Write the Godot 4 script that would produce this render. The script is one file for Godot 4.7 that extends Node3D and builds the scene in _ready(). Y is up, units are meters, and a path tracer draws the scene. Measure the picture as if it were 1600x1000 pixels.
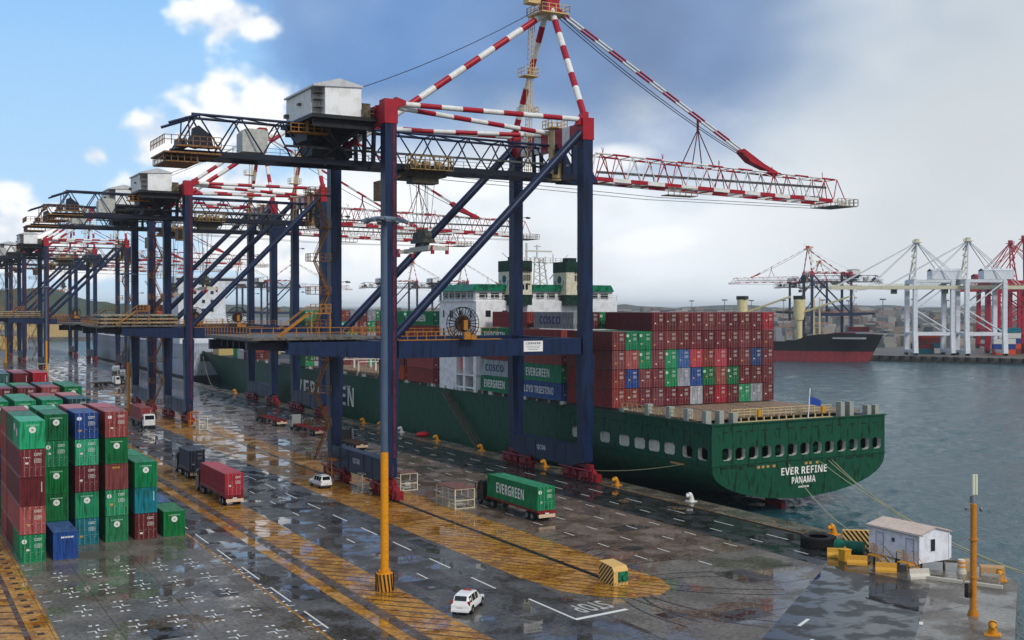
extends Node3D
# Container quay under a broken rain sky. x runs across the quay towards the water, -z along the quay, y is up.

class MB:
	var v := PackedVector3Array()
	var n := PackedVector3Array()
	var c := PackedColorArray()
	var col := Color.WHITE

	func tri(a: Vector3, b: Vector3, d: Vector3, na: Vector3, nb: Vector3, nd: Vector3) -> void:
		v.append(a); v.append(d); v.append(b)
		n.append(na); n.append(nd); n.append(nb)
		c.append(col); c.append(col); c.append(col)

	func quad(a: Vector3, b: Vector3, d: Vector3, e: Vector3) -> void:
		var nn := (b - a).cross(d - a)
		if nn.length_squared() < 1e-12:
			nn = (d - a).cross(e - a)
		nn = nn.normalized()
		tri(a, b, d, nn, nn, nn)
		tri(a, d, e, nn, nn, nn)

	func box(o: Vector3, s: Vector3, q := Basis()) -> void:
		var x := q.x * s.x * 0.5
		var y := q.y * s.y * 0.5
		var z := q.z * s.z * 0.5
		quad(o - x - y + z, o + x - y + z, o + x + y + z, o - x + y + z)
		quad(o + x - y - z, o - x - y - z, o - x + y - z, o + x + y - z)
		quad(o + x - y + z, o + x - y - z, o + x + y - z, o + x + y + z)
		quad(o - x - y - z, o - x - y + z, o - x + y + z, o - x + y - z)
		quad(o - x + y + z, o + x + y + z, o + x + y - z, o - x + y - z)
		quad(o - x - y - z, o + x - y - z, o + x - y + z, o - x - y + z)

	func span(a: Vector3, b: Vector3) -> void:   # the box between two corners
		box((a + b) * 0.5, (b - a).abs())

	static func frame(a: Vector3, b: Vector3) -> Basis:
		var z := (b - a).normalized()
		var up := Vector3.UP if absf(z.y) < 0.99 else Vector3.RIGHT
		var x := up.cross(z).normalized()
		return Basis(x, z.cross(x), z)

	func beam(a: Vector3, b: Vector3, w: float, h: float) -> void:
		box((a + b) * 0.5, Vector3(w, h, a.distance_to(b)), frame(a, b))

	func tube(a: Vector3, b: Vector3, r: float, k := 8, r2 := -1.0, caps := true) -> void:
		if r2 < 0.0:
			r2 = r
		var q := frame(a, b)
		for i in k:
			var t0 := TAU * i / k
			var t1 := TAU * (i + 1) / k
			var d0 := q.x * cos(t0) + q.y * sin(t0)
			var d1 := q.x * cos(t1) + q.y * sin(t1)
			tri(a + d0 * r, a + d1 * r, b + d1 * r2, d0, d1, d1)
			tri(a + d0 * r, b + d1 * r2, b + d0 * r2, d0, d1, d0)
			if caps:
				if r > 0.0:
					tri(a, a + d1 * r, a + d0 * r, -q.z, -q.z, -q.z)
				if r2 > 0.0:
					tri(b, b + d0 * r2, b + d1 * r2, q.z, q.z, q.z)

	func striped(a: Vector3, b: Vector3, r: float, count: int, c0: Color, c1: Color, k := 10) -> void:
		for i in count:
			col = c0 if i % 2 == 0 else c1
			tube(a.lerp(b, float(i) / count), a.lerp(b, float(i + 1) / count), r, k, -1.0, i == 0 or i == count - 1)
		col = Color.WHITE

	func rope(pts: PackedVector3Array, r: float, k := 5) -> void:
		for i in pts.size() - 1:
			tube(pts[i], pts[i + 1], r, k, -1.0, false)

	func prism(poly: PackedVector2Array, z0: float, z1: float, t := Transform3D()) -> void:   # poly in xy, counter-clockwise
		var m := poly.size()
		for i in m:
			var a := poly[i]
			var b := poly[(i + 1) % m]
			quad(t * Vector3(b.x, b.y, z1), t * Vector3(a.x, a.y, z1), t * Vector3(a.x, a.y, z0), t * Vector3(b.x, b.y, z0))
		var ix := Geometry2D.triangulate_polygon(poly)
		var up := (t.basis * Vector3(0, 0, 1)).normalized()
		for i in range(0, ix.size(), 3):
			var p := poly[ix[i]]
			var q := poly[ix[i + 1]]
			var s := poly[ix[i + 2]]
			if (q - p).cross(s - p) < 0.0:
				var sw := q
				q = s
				s = sw
			tri(t * Vector3(p.x, p.y, z1), t * Vector3(q.x, q.y, z1), t * Vector3(s.x, s.y, z1), up, up, up)
			tri(t * Vector3(p.x, p.y, z0), t * Vector3(s.x, s.y, z0), t * Vector3(q.x, q.y, z0), -up, -up, -up)

	func sheet(poly: PackedVector2Array, y: float) -> void:   # flat on the ground: poly in (x, distance along the quay)
		var ix := Geometry2D.triangulate_polygon(poly)
		for i in range(0, ix.size(), 3):
			var p := poly[ix[i]]
			var q := poly[ix[i + 1]]
			var s := poly[ix[i + 2]]
			if (q - p).cross(s - p) < 0.0:
				var sw := q
				q = s
				s = sw
			tri(Vector3(p.x, y, -p.y), Vector3(q.x, y, -q.y), Vector3(s.x, y, -s.y), Vector3.UP, Vector3.UP, Vector3.UP)

	func bar(a: Vector2, b: Vector2, w: float, y: float) -> void:   # a painted line
		var d := (b - a).normalized()
		var s := Vector2(-d.y, d.x) * w * 0.5
		sheet(PackedVector2Array([a - s, b - s, b + s, a + s]), y)

	func ellipsoid(o: Vector3, s: Vector3, k := 12, m := 8) -> void:
		for j in m:
			for i in k:
				var p := []
				for uv in [[i, j], [i + 1, j], [i + 1, j + 1], [i, j + 1]]:
					var th: float = TAU * uv[0] / k
					var ph: float = PI * uv[1] / m - PI / 2
					p.append(Vector3(cos(th) * cos(ph), sin(ph), -sin(th) * cos(ph)))
				var w := func(q: Vector3) -> Vector3: return o + q * s
				var nn := func(q: Vector3) -> Vector3: return (q / s).normalized()
				tri(w.call(p[0]), w.call(p[1]), w.call(p[2]), nn.call(p[0]), nn.call(p[1]), nn.call(p[2]))
				tri(w.call(p[0]), w.call(p[2]), w.call(p[3]), nn.call(p[0]), nn.call(p[2]), nn.call(p[3]))

	func rails(pts: PackedVector3Array, h := 1.1, step := 1.6, r := 0.04, bars := 2) -> void:
		for i in pts.size() - 1:
			var a := pts[i]
			var b := pts[i + 1]
			var k := maxi(1, int(round(a.distance_to(b) / step)))
			for j in k + 1:
				var p := a.lerp(b, float(j) / k)
				beam(p, p + Vector3(0, h, 0), r * 2, r * 2)
			for j in bars:
				var up := Vector3(0, h * (j + 1) / bars, 0)
				beam(a + up, b + up, r * 1.6, r * 1.6)

	func mesh() -> ArrayMesh:
		var a := []
		a.resize(Mesh.ARRAY_MAX)
		a[Mesh.ARRAY_VERTEX] = v
		a[Mesh.ARRAY_NORMAL] = n
		a[Mesh.ARRAY_COLOR] = c
		var m := ArrayMesh.new()
		m.add_surface_from_arrays(Mesh.PRIMITIVE_TRIANGLES, a)
		return m


var mats := {}
var grime: Texture2D
var streak: Texture2D
var faint: Texture2D
var rust: Texture2D
var rough_tex: Texture2D
var font_bold: Font
var rng := RandomNumberGenerator.new()

# sRGB paint colours
const BLUE := Color8(16, 35, 70)
const RED := Color8(158, 26, 44)
const WHITE := Color8(214, 216, 216)
const ORANGE := Color8(206, 138, 30)
const DARK := Color8(26, 28, 32)
const GREY := Color8(140, 145, 148)

func lin(c: Color) -> Color:
	return c.srgb_to_linear()

func noise_tex(size: int, freq: float, octaves: int, lo: Color, hi: Color, mid := -1.0, type := FastNoiseLite.TYPE_SIMPLEX_SMOOTH, sd := 1) -> NoiseTexture2D:
	var f := FastNoiseLite.new()
	f.seed = sd
	f.noise_type = type
	f.frequency = freq
	f.fractal_octaves = octaves
	f.fractal_gain = 0.55
	var g := Gradient.new()
	g.offsets = PackedFloat32Array([0.0, 1.0]) if mid < 0.0 else PackedFloat32Array([maxf(0.0, mid - 0.12), minf(1.0, mid + 0.12)])
	g.colors = PackedColorArray([lo, hi])
	var t := NoiseTexture2D.new()
	t.width = size
	t.height = size
	t.seamless = true
	t.noise = f
	t.color_ramp = g
	return t

func paint(c: Color, rough := 0.45, metal := 0.0, dirt := 1, scale := 0.13) -> StandardMaterial3D:
	var key := [c, rough, metal, dirt, scale]
	if mats.has(key):
		return mats[key]
	var m := StandardMaterial3D.new()
	m.albedo_color = c
	m.roughness = rough
	m.metallic = metal
	m.metallic_specular = 0.36 if rough > 0.3 else 0.5
	if dirt > 0:
		m.albedo_texture = rust if dirt == 3 else streak if dirt == 2 else (faint if c.v > 0.6 or scale < 0.1 else grime)
		m.uv1_triplanar = true
		m.uv1_world_triplanar = true
		m.uv1_scale = Vector3.ONE * scale if dirt == 1 else Vector3(0.10, 0.022, 0.10) if dirt == 3 else Vector3(scale * 3.0, scale * 0.35, scale * 3.0)
	mats[key] = m
	return m

func vpaint(rough := 0.45) -> StandardMaterial3D:
	var key := ["v", rough]
	if not mats.has(key):
		var m: StandardMaterial3D = paint(Color.WHITE, rough).duplicate()
		m.vertex_color_use_as_albedo = true
		mats[key] = m
	return mats[key]

func obj(called: String, b: Variant, m: Material, parent: Node = null, at := Vector3.ZERO) -> MeshInstance3D:
	var o := MeshInstance3D.new()
	o.name = called
	o.mesh = b if b is Mesh else b.mesh()
	o.material_override = m
	o.position = at
	if called in ["marking", "fairlead", "louvre", "chevron", "print_line", "rope_guide"]:
		o.set_meta("kind", "stuff")
	(parent if parent else self).add_child(o, true)
	return o

func thing(called: String, label: String, category: String, at := Vector3.ZERO, turn := 0.0, group := "") -> Node3D:
	var o := Node3D.new()
	o.name = called
	add_child(o, true)
	o.position = at
	o.rotation.y = turn
	return tag(o, label, category, group)

func tag(o: Node3D, label: String, category: String, group := "") -> Node3D:
	o.set_meta("label", label)
	o.set_meta("category", category)
	if group:
		o.set_meta("group", group)
	return o

func ground(called: String, b: MB, m: Material, kind := "structure") -> MeshInstance3D:
	var o := obj(called, b, m)
	o.set_meta("kind", kind)
	return o

func P(x: float, y: float, d: float) -> Vector3:
	return Vector3(x, y, -d)

func lettering(called: String, words: String, w: float, h: float, t: Transform3D, m: Material, parent: Node) -> MeshInstance3D:
	var key := ["text", words]
	if not mats.has(key):
		var tm := TextMesh.new()
		tm.text = words
		tm.font = font_bold
		tm.font_size = 48
		tm.pixel_size = 0.02
		tm.depth = 0.0
		tm.curve_step = 3.0
		mats[key] = tm
	var mesh: TextMesh = mats[key]
	var bb := mesh.get_aabb()
	var o := MeshInstance3D.new()
	o.name = called
	o.mesh = mesh
	o.material_override = m
	var sc := Vector3(w / bb.size.x, h / bb.size.y, 1.0)
	var mid := bb.get_center()
	o.transform = t * Transform3D(Basis().scaled(sc), Vector3(-mid.x * sc.x, -mid.y * sc.y, 0.0))
	parent.add_child(o, true)
	return o

func ordinal(i: int) -> String:
	return ["first", "second", "third", "fourth", "fifth", "sixth", "seventh", "eighth", "ninth", "tenth", "eleventh", "twelfth", "thirteenth", "fourteenth"][i]

const LEFT := Basis(Vector3(0, 0, 1), Vector3(0, 1, 0), Vector3(-1, 0, 0))   # a face that looks towards -x
const FOG := true

func sky_colour(az: float, el: float, f: FastNoiseLite, g: FastNoiseLite) -> Color:
	# az: degrees to the right of the middle of the bay, el: degrees above the horizon
	var n1 := f.get_noise_2d(az * 0.9 + 300.0, el * 1.5 + 120.0)
	var n2 := g.get_noise_2d(az * 1.0 + 90.0, el * 1.6 + 40.0)
	var n3 := f.get_noise_2d(az * 2.7 - 200.0, el * 3.3 + 77.0)
	var far := smoothstep(60.0, 100.0, absf(az))
	# clear blue air on the left
	var k := clampf(el / 16.0, 0.0, 1.0)
	var blue := Color(0.76, 0.87, 0.955).lerp(Color(0.55, 0.745, 0.935), k)
	blue = blue.lerp(Color(0.36, 0.56, 0.86), clampf((el - 12.0) / 45.0, 0.0, 1.0))
	# the rain cloud on the right
	var dark := Color(0.435, 0.575, 0.77).lerp(Color(0.48, 0.575, 0.725), smoothstep(-6.0, 7.0, az + n2 * 3.0))
	dark = dark.lerp(Color(0.77, 0.805, 0.835), smoothstep(7.0, 20.0, az + n2 * 6.0 - (el - 8.0) * 0.4))
	dark = dark.lerp(Color(0.60, 0.63, 0.67), smoothstep(18.0, 45.0, el))
	var low := Color(0.91, 0.935, 0.96).lerp(Color(0.805, 0.83, 0.85), smoothstep(6.0, 20.0, az))
	var storm := dark.lerp(low, 1.0 - smoothstep(5.2, 10.8, el + n1 * 1.7 + n2 * 3.4 - 0.8 * smoothstep(3.0, 20.0, az)))
	storm = storm.lightened(clampf(n2 * 0.3 + n1 * 0.06, 0.0, 0.14)).darkened(clampf(-n2 * 0.2 - n1 * 0.05, 0.0, 0.10) * (1.0 - 0.8 * smoothstep(7.0, 15.0, az)))
	var edge := az + n1 * 3.0 + n2 * 4.0 + (el - 8.0) * 0.25
	var c := blue.lerp(storm, smoothstep(-13.5, -7.5, edge))
	# heaped white clouds
	var heap := -1.0
	for s in [[-14.2, 13.6, 2.5, 1.35], [-13.9, 8.8, 3.6, 2.6], [-17.2, 8.0, 1.9, 1.6], [-13.6, 5.0, 4.6, 3.6], [-19.9, 7.1, 0.6, 0.55], [-23.6, 3.4, 2.4, 1.9], [-20.5, 2.2, 2.4, 0.9], [-10.5, 4.0, 3.2, 2.6], [-30.0, 9.0, 4.0, 3.0], [-40.0, 6.0, 6.0, 4.0], [-33.0, 24.0, 7.0, 4.0], [-55.0, 20.0, 9.0, 6.0]]:
		var dx: float = (az - s[0]) / s[2]
		var dy: float = (el - s[1]) / s[3]
		heap = maxf(heap, 1.0 - (dx * dx + dy * dy))
	var puff := smoothstep(-0.25, 0.7, heap + n1 * 1.2 + n3 * 0.9 + n2 * 0.3) * smoothstep(-0.95, -0.35, heap)
	c = c.lerp(Color(0.97, 0.97, 0.97).lerp(Color(0.80, 0.84, 0.90), smoothstep(0.2, -0.4, n1 + n3 * 0.6) * 0.75), puff * 0.95)
	# bright rifts low in the middle
	var rift := -1.0
	for s in [[-8.5, 5.2, 5.5, 2.8], [-2.0, 6.3, 4.6, 0.9], [7.2, 3.2, 3.0, 0.75], [4.5, 7.3, 2.6, 0.7], [-5.5, 3.2, 5.0, 1.3]]:
		var dx: float = (az - s[0]) / s[2]
		var dy: float = (el - s[1] - dx * 0.35) / s[3]
		rift = maxf(rift, 1.0 - (dx * dx + dy * dy))
	c = c.lerp(Color(0.965, 0.97, 0.975), smoothstep(-0.2, 0.9, rift + n1 * 1.0) * 0.8 * smoothstep(-0.9, -0.1, rift))
	# the rest of the dome: the same broken cloud
	var rest := Color(0.62, 0.66, 0.71).lerp(Color(0.88, 0.89, 0.90), smoothstep(-0.3, 0.35, n2 + n1 * 0.4))
	c = c.lerp(rest, maxf(far, smoothstep(28.0, 60.0, el)) * 0.85)
	c = c.lerp(Color(0.82, 0.86, 0.90), (1.0 - smoothstep(0.0, 1.8, el)) * 0.55)
	return Color(c.r * 0.97, c.g * 0.97, c.b * 0.97)

func make_sky() -> ImageTexture:
	var f := FastNoiseLite.new()
	f.seed = 11
	f.noise_type = FastNoiseLite.TYPE_SIMPLEX_SMOOTH
	f.frequency = 0.16
	f.fractal_octaves = 6
	f.fractal_gain = 0.52
	var g := FastNoiseLite.new()
	g.seed = 5
	g.noise_type = FastNoiseLite.TYPE_SIMPLEX_SMOOTH
	g.frequency = 0.045
	g.fractal_octaves = 4
	var small := Image.create(512, 256, false, Image.FORMAT_RGB8)
	small.fill(Color(0.30, 0.33, 0.35))
	for y in 131:
		for x in 512:
			var az := wrapf((x + 0.5) / 512.0 * 360.0 - 29.07, -180.0, 180.0)
			small.set_pixel(x, y, sky_colour(az, maxf(0.0, 90.0 - (y + 0.5) / 256.0 * 180.0), f, g))
	small.resize(4096, 2048, Image.INTERPOLATE_CUBIC)
	var r := RandomNumberGenerator.new()
	r.seed = 3
	for y in range(760, 1040):   # the same sky again, finer, round the bay
		for x in range(0, 700):
			var az := (x + 0.5) / 4096.0 * 360.0 - 29.07
			var c := sky_colour(az, maxf(0.0, 90.0 - (y + 0.5) / 2048.0 * 180.0), f, g)
			var j := (r.randf() - 0.5) * 0.006
			small.set_pixel(x, y, Color(c.r + j, c.g + j, c.b + j))
	return ImageTexture.create_from_image(small)

func wet(c: Color, tex: Texture2D, scale: float, puddle: Texture2D, pscale: float, pstretch := 1.0) -> StandardMaterial3D:
	var m := StandardMaterial3D.new()
	m.albedo_color = c
	m.albedo_texture = tex
	m.uv1_triplanar = true
	m.uv1_world_triplanar = true
	m.uv1_scale = Vector3(scale, scale, scale * pstretch)
	m.roughness = 1.0
	m.roughness_texture = puddle
	m.roughness_texture_channel = BaseMaterial3D.TEXTURE_CHANNEL_RED
	m.metallic_specular = 0.5
	m.detail_enabled = true
	m.detail_albedo = grain
	m.detail_blend_mode = BaseMaterial3D.BLEND_MODE_MUL
	m.detail_uv_layer = BaseMaterial3D.DETAIL_UV_2
	m.uv2_triplanar = true
	m.uv2_world_triplanar = true
	m.uv2_scale = Vector3(0.11, 0.11, 0.11)
	return m

var grain: Texture2D

func pts(a: Array) -> PackedVector2Array:
	var p := PackedVector2Array()
	for i in range(0, a.size(), 2):
		p.append(Vector2(a[i], a[i + 1]))
	return p

func hatch(b: MB, poly: PackedVector2Array, d0: float, d1: float, slope: float, pitch: float, width: float, y: float) -> void:
	# yellow bars across a strip, cut to its outline
	var d := d0
	while d < d1:
		var long := PackedVector2Array([Vector2(-60, d + 60 * slope), Vector2(160, d - 160 * slope), Vector2(160, d - 160 * slope + width), Vector2(-60, d + 60 * slope + width)])
		for piece in Geometry2D.intersect_polygons(long, poly):
			b.sheet(piece, y)
		d += pitch

func build_ground() -> void:
	grain = noise_tex(512, 0.03, 5, Color(0.80, 0.79, 0.78), Color(1, 1, 1), 0.45, FastNoiseLite.TYPE_SIMPLEX_SMOOTH, 61)
	var blot := noise_tex(1024, 0.006, 6, Color(0.62, 0.60, 0.58), Color(1, 1, 1), -1.0, FastNoiseLite.TYPE_SIMPLEX_SMOOTH, 21)
	var puddle := noise_tex(1024, 0.005, 6, Color(0.035, 0.035, 0.035), Color(0.46, 0.46, 0.46), 0.47, FastNoiseLite.TYPE_SIMPLEX_SMOOTH, 31)
	var pool := noise_tex(1024, 0.006, 5, Color(0.025, 0.025, 0.025), Color(0.42, 0.42, 0.42), 0.50, FastNoiseLite.TYPE_SIMPLEX_SMOOTH, 37)
	var worn := noise_tex(1024, 0.012, 6, Color(0.80, 0.75, 0.68), Color(1, 1, 1), 0.42, FastNoiseLite.TYPE_SIMPLEX_SMOOTH, 44)
	var concrete := wet(Color8(128, 123, 115), blot, 0.022, puddle, 0.02)
	var brown := wet(Color8(134, 118, 106), blot, 0.035, puddle, 0.02)
	var lane := wet(Color8(102, 101, 99), blot, 0.03, pool, 0.02)
	var asphalt := wet(Color8(56, 58, 60), blot, 0.04, pool, 0.02)
	var pale := wet(Color8(122, 117, 106), blot, 0.05, puddle, 0.02)
	var ochre := wet(Color8(182, 132, 50), worn, 0.03, puddle, 0.02)
	var under := wet(Color8(104, 72, 36), blot, 0.06, puddle, 0.02)
	var white := paint(Color8(210, 212, 210), 0.5, 0.0, 0)
	var gutter := wet(Color8(112, 96, 84), blot, 0.06, puddle, 0.02)
	# the quay: one slab of made ground with a wall down into the water
	var edge := pts([-1500, -40, 52, -40, 62, 47.4, 78.3, 59.4, 94.9, 71.7, 97.3, 76, 97.3, 668, -1500, 668])
	var b := MB.new()
	b.prism(edge, -9.0, 0.0, Transform3D(Basis(Vector3(1, 0, 0), Vector3(0, 0, -1), Vector3(0, 1, 0)), Vector3.ZERO))
	ground("quay_ground", b, concrete)
	b = MB.new()
	b.sheet(pts([42.6, 40, 54.6, 52, 54.6, 668, 42.6, 668]), 0.004)
	b.sheet(pts([31.6, 30, 37.0, 30, 37.0, 668, 31.6, 668]), 0.004)
	ground("truck_lane", b, lane)
	b = MB.new()
	b.sheet(pts([66.0, 95.5, 83.6, 95.5, 83.6, 660, 66.0, 660]), 0.004)
	ground("crane_apron", b, brown)
	b = MB.new()
	b.sheet(pts([83.6, 84, 93.2, 84, 93.2, 664, 83.6, 664]), 0.006)
	b.sheet(pts([84.6, 86.2, 44, 57, 56, 47, 71.4, 63.2, 87.0, 75.2]), 0.008)
	ground("asphalt_road", b, asphalt)
	b = MB.new()
	b.prism(pts([93.2, 84.5, 97.3, 80.5, 97.3, 667.9, 93.2, 667.9]), 0.001, 0.13, Transform3D(Basis(Vector3(1, 0, 0), Vector3(0, 0, -1), Vector3(0, 1, 0)), Vector3.ZERO))
	ground("quay_coping", b, pale)
	# hatched no-go strips
	var strip0 := pts([-8, 40, 10.2, 40, 10.2, 400, -8, 400])
	var strip1 := pts([38.3, 45, 42.4, 45, 42.4, 640, 38.3, 640])
	var strip2 := PackedVector2Array()
	for q in [[54.6, 640], [54.6, 96], [55.2, 90], [57.0, 86.6], [59.8, 84.6], [62.4, 84.4], [64.8, 86.0], [66.1, 89.2], [66.0, 96], [66.0, 640]]:
		strip2.append(Vector2(q[0], q[1]))
	b = MB.new()
	for s in [strip0, strip1, strip2]:
		b.sheet(s, 0.010)
	b.sheet(pts([10.6, 40, 12.5, 40, 12.5, 400, 10.6, 400]), 0.010)
	ground("hatched_strip", b, under)
	b = MB.new()
	hatch(b, strip1, 40, 420, 1.05, 2.1, 1.72, 0.014)
	hatch(b, strip2, 120, 460, 1.35, 2.0, 1.66, 0.014)
	hatch(b, strip0, 50, 260, 0.55, 2.4, 1.95, 0.014)
	var d := 50.0
	var slots := MB.new()
	while d < 250.0:   # short bars along the left gutter
		slots.sheet(pts([11.2, d, 11.75, d, 11.75, d + 0.75, 11.2, d + 0.75]), 0.02)
		d += 2.4
	b.sheet(pts([10.65, 40, 12.3, 40, 12.3, 400, 10.65, 400]), 0.014)
	ground("slot_mark", slots, paint(Color8(44, 36, 28), 0.4, 0.0, 0))
	b.sheet(pts([35.9, 40, 37.15, 40, 37.15, 640, 35.9, 640]), 0.014)
	b.sheet(pts([31.2, 40, 31.42, 40, 31.42, 640, 31.2, 640]), 0.014)
	b.sheet(pts([12.35, 40, 12.6, 40, 12.6, 400, 12.35, 400]), 0.018)
	b.sheet(pts([93.3, 90, 93.45, 90, 93.45, 640, 93.3, 640]), 0.136)
	b.sheet(pts([54.4, 96, 54.6, 96, 54.6, 640, 54.4, 640]), 0.014)
	ground("yellow_marking", b, ochre)
	b = MB.new()
	b.sheet(pts([37.2, 40, 38.2, 40, 38.2, 640, 37.2, 640]), 0.012)
	b.sheet(pts([10.2, 40, 10.6, 40, 10.6, 400, 10.2, 400]), 0.016)
	ground("rain_gutter", b, gutter)
	# slab joints and patched repairs
	b = MB.new()
	d = 47.0
	while d < 330.0:
		b.bar(Vector2(12.9, d + 0.9), Vector2(31.1, d + 0.9), 0.05, 0.003)
		b.bar(Vector2(66.1, d), Vector2(83.5, d), 0.06, 0.008)
		b.bar(Vector2(42.7, d + 3), Vector2(54.3, d + 3), 0.05, 0.007)
		d += 7.1
	for x in [17.2, 23.5, 29.9]:
		b.bar(Vector2(x, 40), Vector2(x, 330), 0.05, 0.003)
	for x in [69.4, 74.9, 80.4]:
		b.bar(Vector2(x, 95.6), Vector2(x, 330), 0.06, 0.008)
	b.bar(Vector2(54.2, 44), Vector2(54.2, 84), 0.09, 0.005)
	b.bar(Vector2(54.2, 84.2), Vector2(66, 95.4), 0.05, 0.005)
	ground("slab_joint", b, paint(Color8(40, 38, 36), 0.4, 0.0, 0))
	b = MB.new()
	for q in [[44.5, 96, 2.6, 4.2], [52.0, 112, 1.8, 6.0], [47.2, 131, 3.4, 3.0], [70.2, 101, 3.0, 2.2], [76.0, 110.5, 4.2, 3.0], [19.0, 92, 2.4, 3.6], [27.0, 103, 2.0, 2.8], [33.4, 98, 2.2, 7.0], [62.0, 74, 5.0, 3.2], [72.0, 84, 4.0, 5.0], [58.0, 77.5, 2.2, 2.0], [48.8, 152, 3.0, 8.0], [80.0, 137, 2.4, 5.0]]:
		b.sheet(pts([q[0], q[1], q[0] + q[2], q[1] + 0.2, q[0] + q[2] - 0.15, q[1] + q[3], q[0] - 0.1, q[1] + q[3] - 0.2]), 0.0055)
	ground("repair_patch", b, wet(Color8(74, 72, 70), blot, 0.05, pool, 0.03))
	b = MB.new()
	for k in 9:   # tyre marks where trucks swing round
		var o2 := Vector2(66 + k * 1.9, 78 + (k * 37 % 23))
		for w in [0.0, 1.9]:
			for j in 16:
				var t0 := 0.7 + k * 0.31 + j * 0.07
				b.bar(o2 + Vector2(cos(t0), sin(t0)) * (11.0 + w + k), o2 + Vector2(cos(t0 + 0.075), sin(t0 + 0.075)) * (11.0 + w + k), 0.28, 0.0095 + k * 0.0002)
	ground("tyre_mark", b, wet(Color8(70, 66, 63), worn, 0.3, puddle, 0.02))
	# crane rails in their grooves
	b = MB.new()
	for x in [61.4, 93.2]:
		b.span(P(x - 0.06, -0.05, 92.5), P(x + 0.06, 0.06, 660))
	ground("crane_rail", b, paint(Color8(70, 48, 38), 0.35, 0.6))
	b = MB.new()
	for x in [61.4]:
		b.sheet(pts([x - 0.42, 92, x - 0.07, 92, x - 0.07, 660, x - 0.42, 660]), 0.02)
		b.sheet(pts([x + 0.07, 92, x + 0.3, 92, x + 0.3, 660, x + 0.07, 660]), 0.02)
	ground("rail_groove", b, paint(Color8(38, 40, 36), 0.15))
	# white marks: slot crosses in the yard, lane dashes, the stop line
	b = MB.new()
	for j in 11:
		for i in 6:
			var x := 15.6 + 3.16 * i
			var y := 118.4 - 7.1 * j
			if y < 30:
				continue
			b.bar(Vector2(x - 0.78, y), Vector2(x - 0.1, y), 0.14, 0.007)
			b.bar(Vector2(x + 0.1, y), Vector2(x + 0.78, y), 0.14, 0.007)
			for s in [-1, 1]:
				b.bar(Vector2(x + s * 0.16, y + s * 0.1), Vector2(x + s * 0.16, y + s * 0.7), 0.13, 0.007)
				for w in [-0.27, 0.27]:
					b.bar(Vector2(x + w - 0.13, y + s * 1.75), Vector2(x + w + 0.13, y + s * 1.75), 0.36, 0.007)
	for j in 12:
		var y := 45.0 + 7.1 * j
		b.bar(Vector2(12.9, y), Vector2(13.6, y), 0.15, 0.006)
		b.bar(Vector2(12.85, y + 2.2), Vector2(13.05, y + 2.2), 0.2, 0.006)
	d = 60.0
	while d < 420.0:
		b.bar(Vector2(32.2, d), Vector2(32.2, d + 6.0), 0.16, 0.008)
		if d > 84.0:
			b.bar(Vector2(50.4, d + 5), Vector2(50.4, d + 10), 0.18, 0.008)
			b.bar(Vector2(46.5, d + 2), Vector2(46.5, d + 4.5), 0.16, 0.008)
		d += 9.6
	for x in [70.0, 74.2, 78.6, 82.4, 86.4, 89.8]:
		d = 90.0 + fmod(x * 7.3, 9.0)
		while d < 330.0:
			b.bar(Vector2(x, d), Vector2(x, d + (3.6 if fmod(x, 4.0) < 2.0 else 2.2)), 0.15, 0.012)
			d += 9.4 if fmod(x, 4.0) < 2.0 else 7.1
	b.bar(Vector2(51.2, 89.0), Vector2(51.3, 81.3), 0.22, 0.010)
	b.bar(Vector2(51.2, 81.2), Vector2(56.9, 81.8), 0.5, 0.012)
	for q in [[66.2, 70.6, 68.4, 71.8], [62.5, 66.0, 64.5, 67.2], [75.3, 66.0, 76.0, 66.6]]:
		b.bar(Vector2(q[0], q[1]), Vector2(q[2], q[3]), 0.3, 0.014)
	ground("white_marking", b, white)
	var stop := lettering("stop_lettering", "STOP", 3.6, 2.6, Transform3D(Basis(Vector3(-1, 0, 0.09).normalized(), Vector3(0.09, 0, 1).normalized(), Vector3(0, 1, 0)), P(54.6, 0.014, 84.0)), paint(Color8(172, 172, 168), 0.5, 0.0, 1, 0.5), self)
	stop.set_meta("kind", "structure")
	# the harbour water: a chopped surface near by, a flat sheet beyond
	var sea := StandardMaterial3D.new()
	sea.albedo_color = Color8(30, 74, 84)
	sea.roughness = 0.14
	sea.metallic_specular = 0.5
	sea.uv1_triplanar = true
	sea.uv1_world_triplanar = true
	sea.uv1_scale = Vector3(0.06, 0.06, 0.08)
	sea.normal_enabled = true
	sea.normal_scale = 1.4
	var wave := FastNoiseLite.new()
	wave.seed = 9
	wave.noise_type = FastNoiseLite.TYPE_SIMPLEX_SMOOTH
	wave.frequency = 0.02
	wave.fractal_octaves = 5
	wave.fractal_gain = 0.6
	var nt := NoiseTexture2D.new()
	nt.width = 1024
	nt.height = 1024
	nt.seamless = true
	nt.noise = wave
	nt.as_normal_map = true
	nt.bump_strength = 9.0
	sea.normal_texture = nt
	var chop := FastNoiseLite.new()
	chop.seed = 14
	chop.noise_type = FastNoiseLite.TYPE_SIMPLEX
	chop.frequency = 0.13
	chop.fractal_octaves = 4
	chop.fractal_gain = 0.55
	chop.domain_warp_enabled = true
	chop.domain_warp_amplitude = 6.0
	var gust := FastNoiseLite.new()
	gust.seed = 2
	gust.frequency = 0.012
	var xs := [62.0]
	while xs[-1] < 640.0:
		xs.append(xs[-1] + 0.75 + maxf(0.0, xs[-1] - 110.0) * 0.012)
	var ds := [46.0]
	while ds[-1] < 640.0:
		ds.append(ds[-1] + 0.75 + maxf(0.0, ds[-1] - 90.0) * 0.012)
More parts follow.
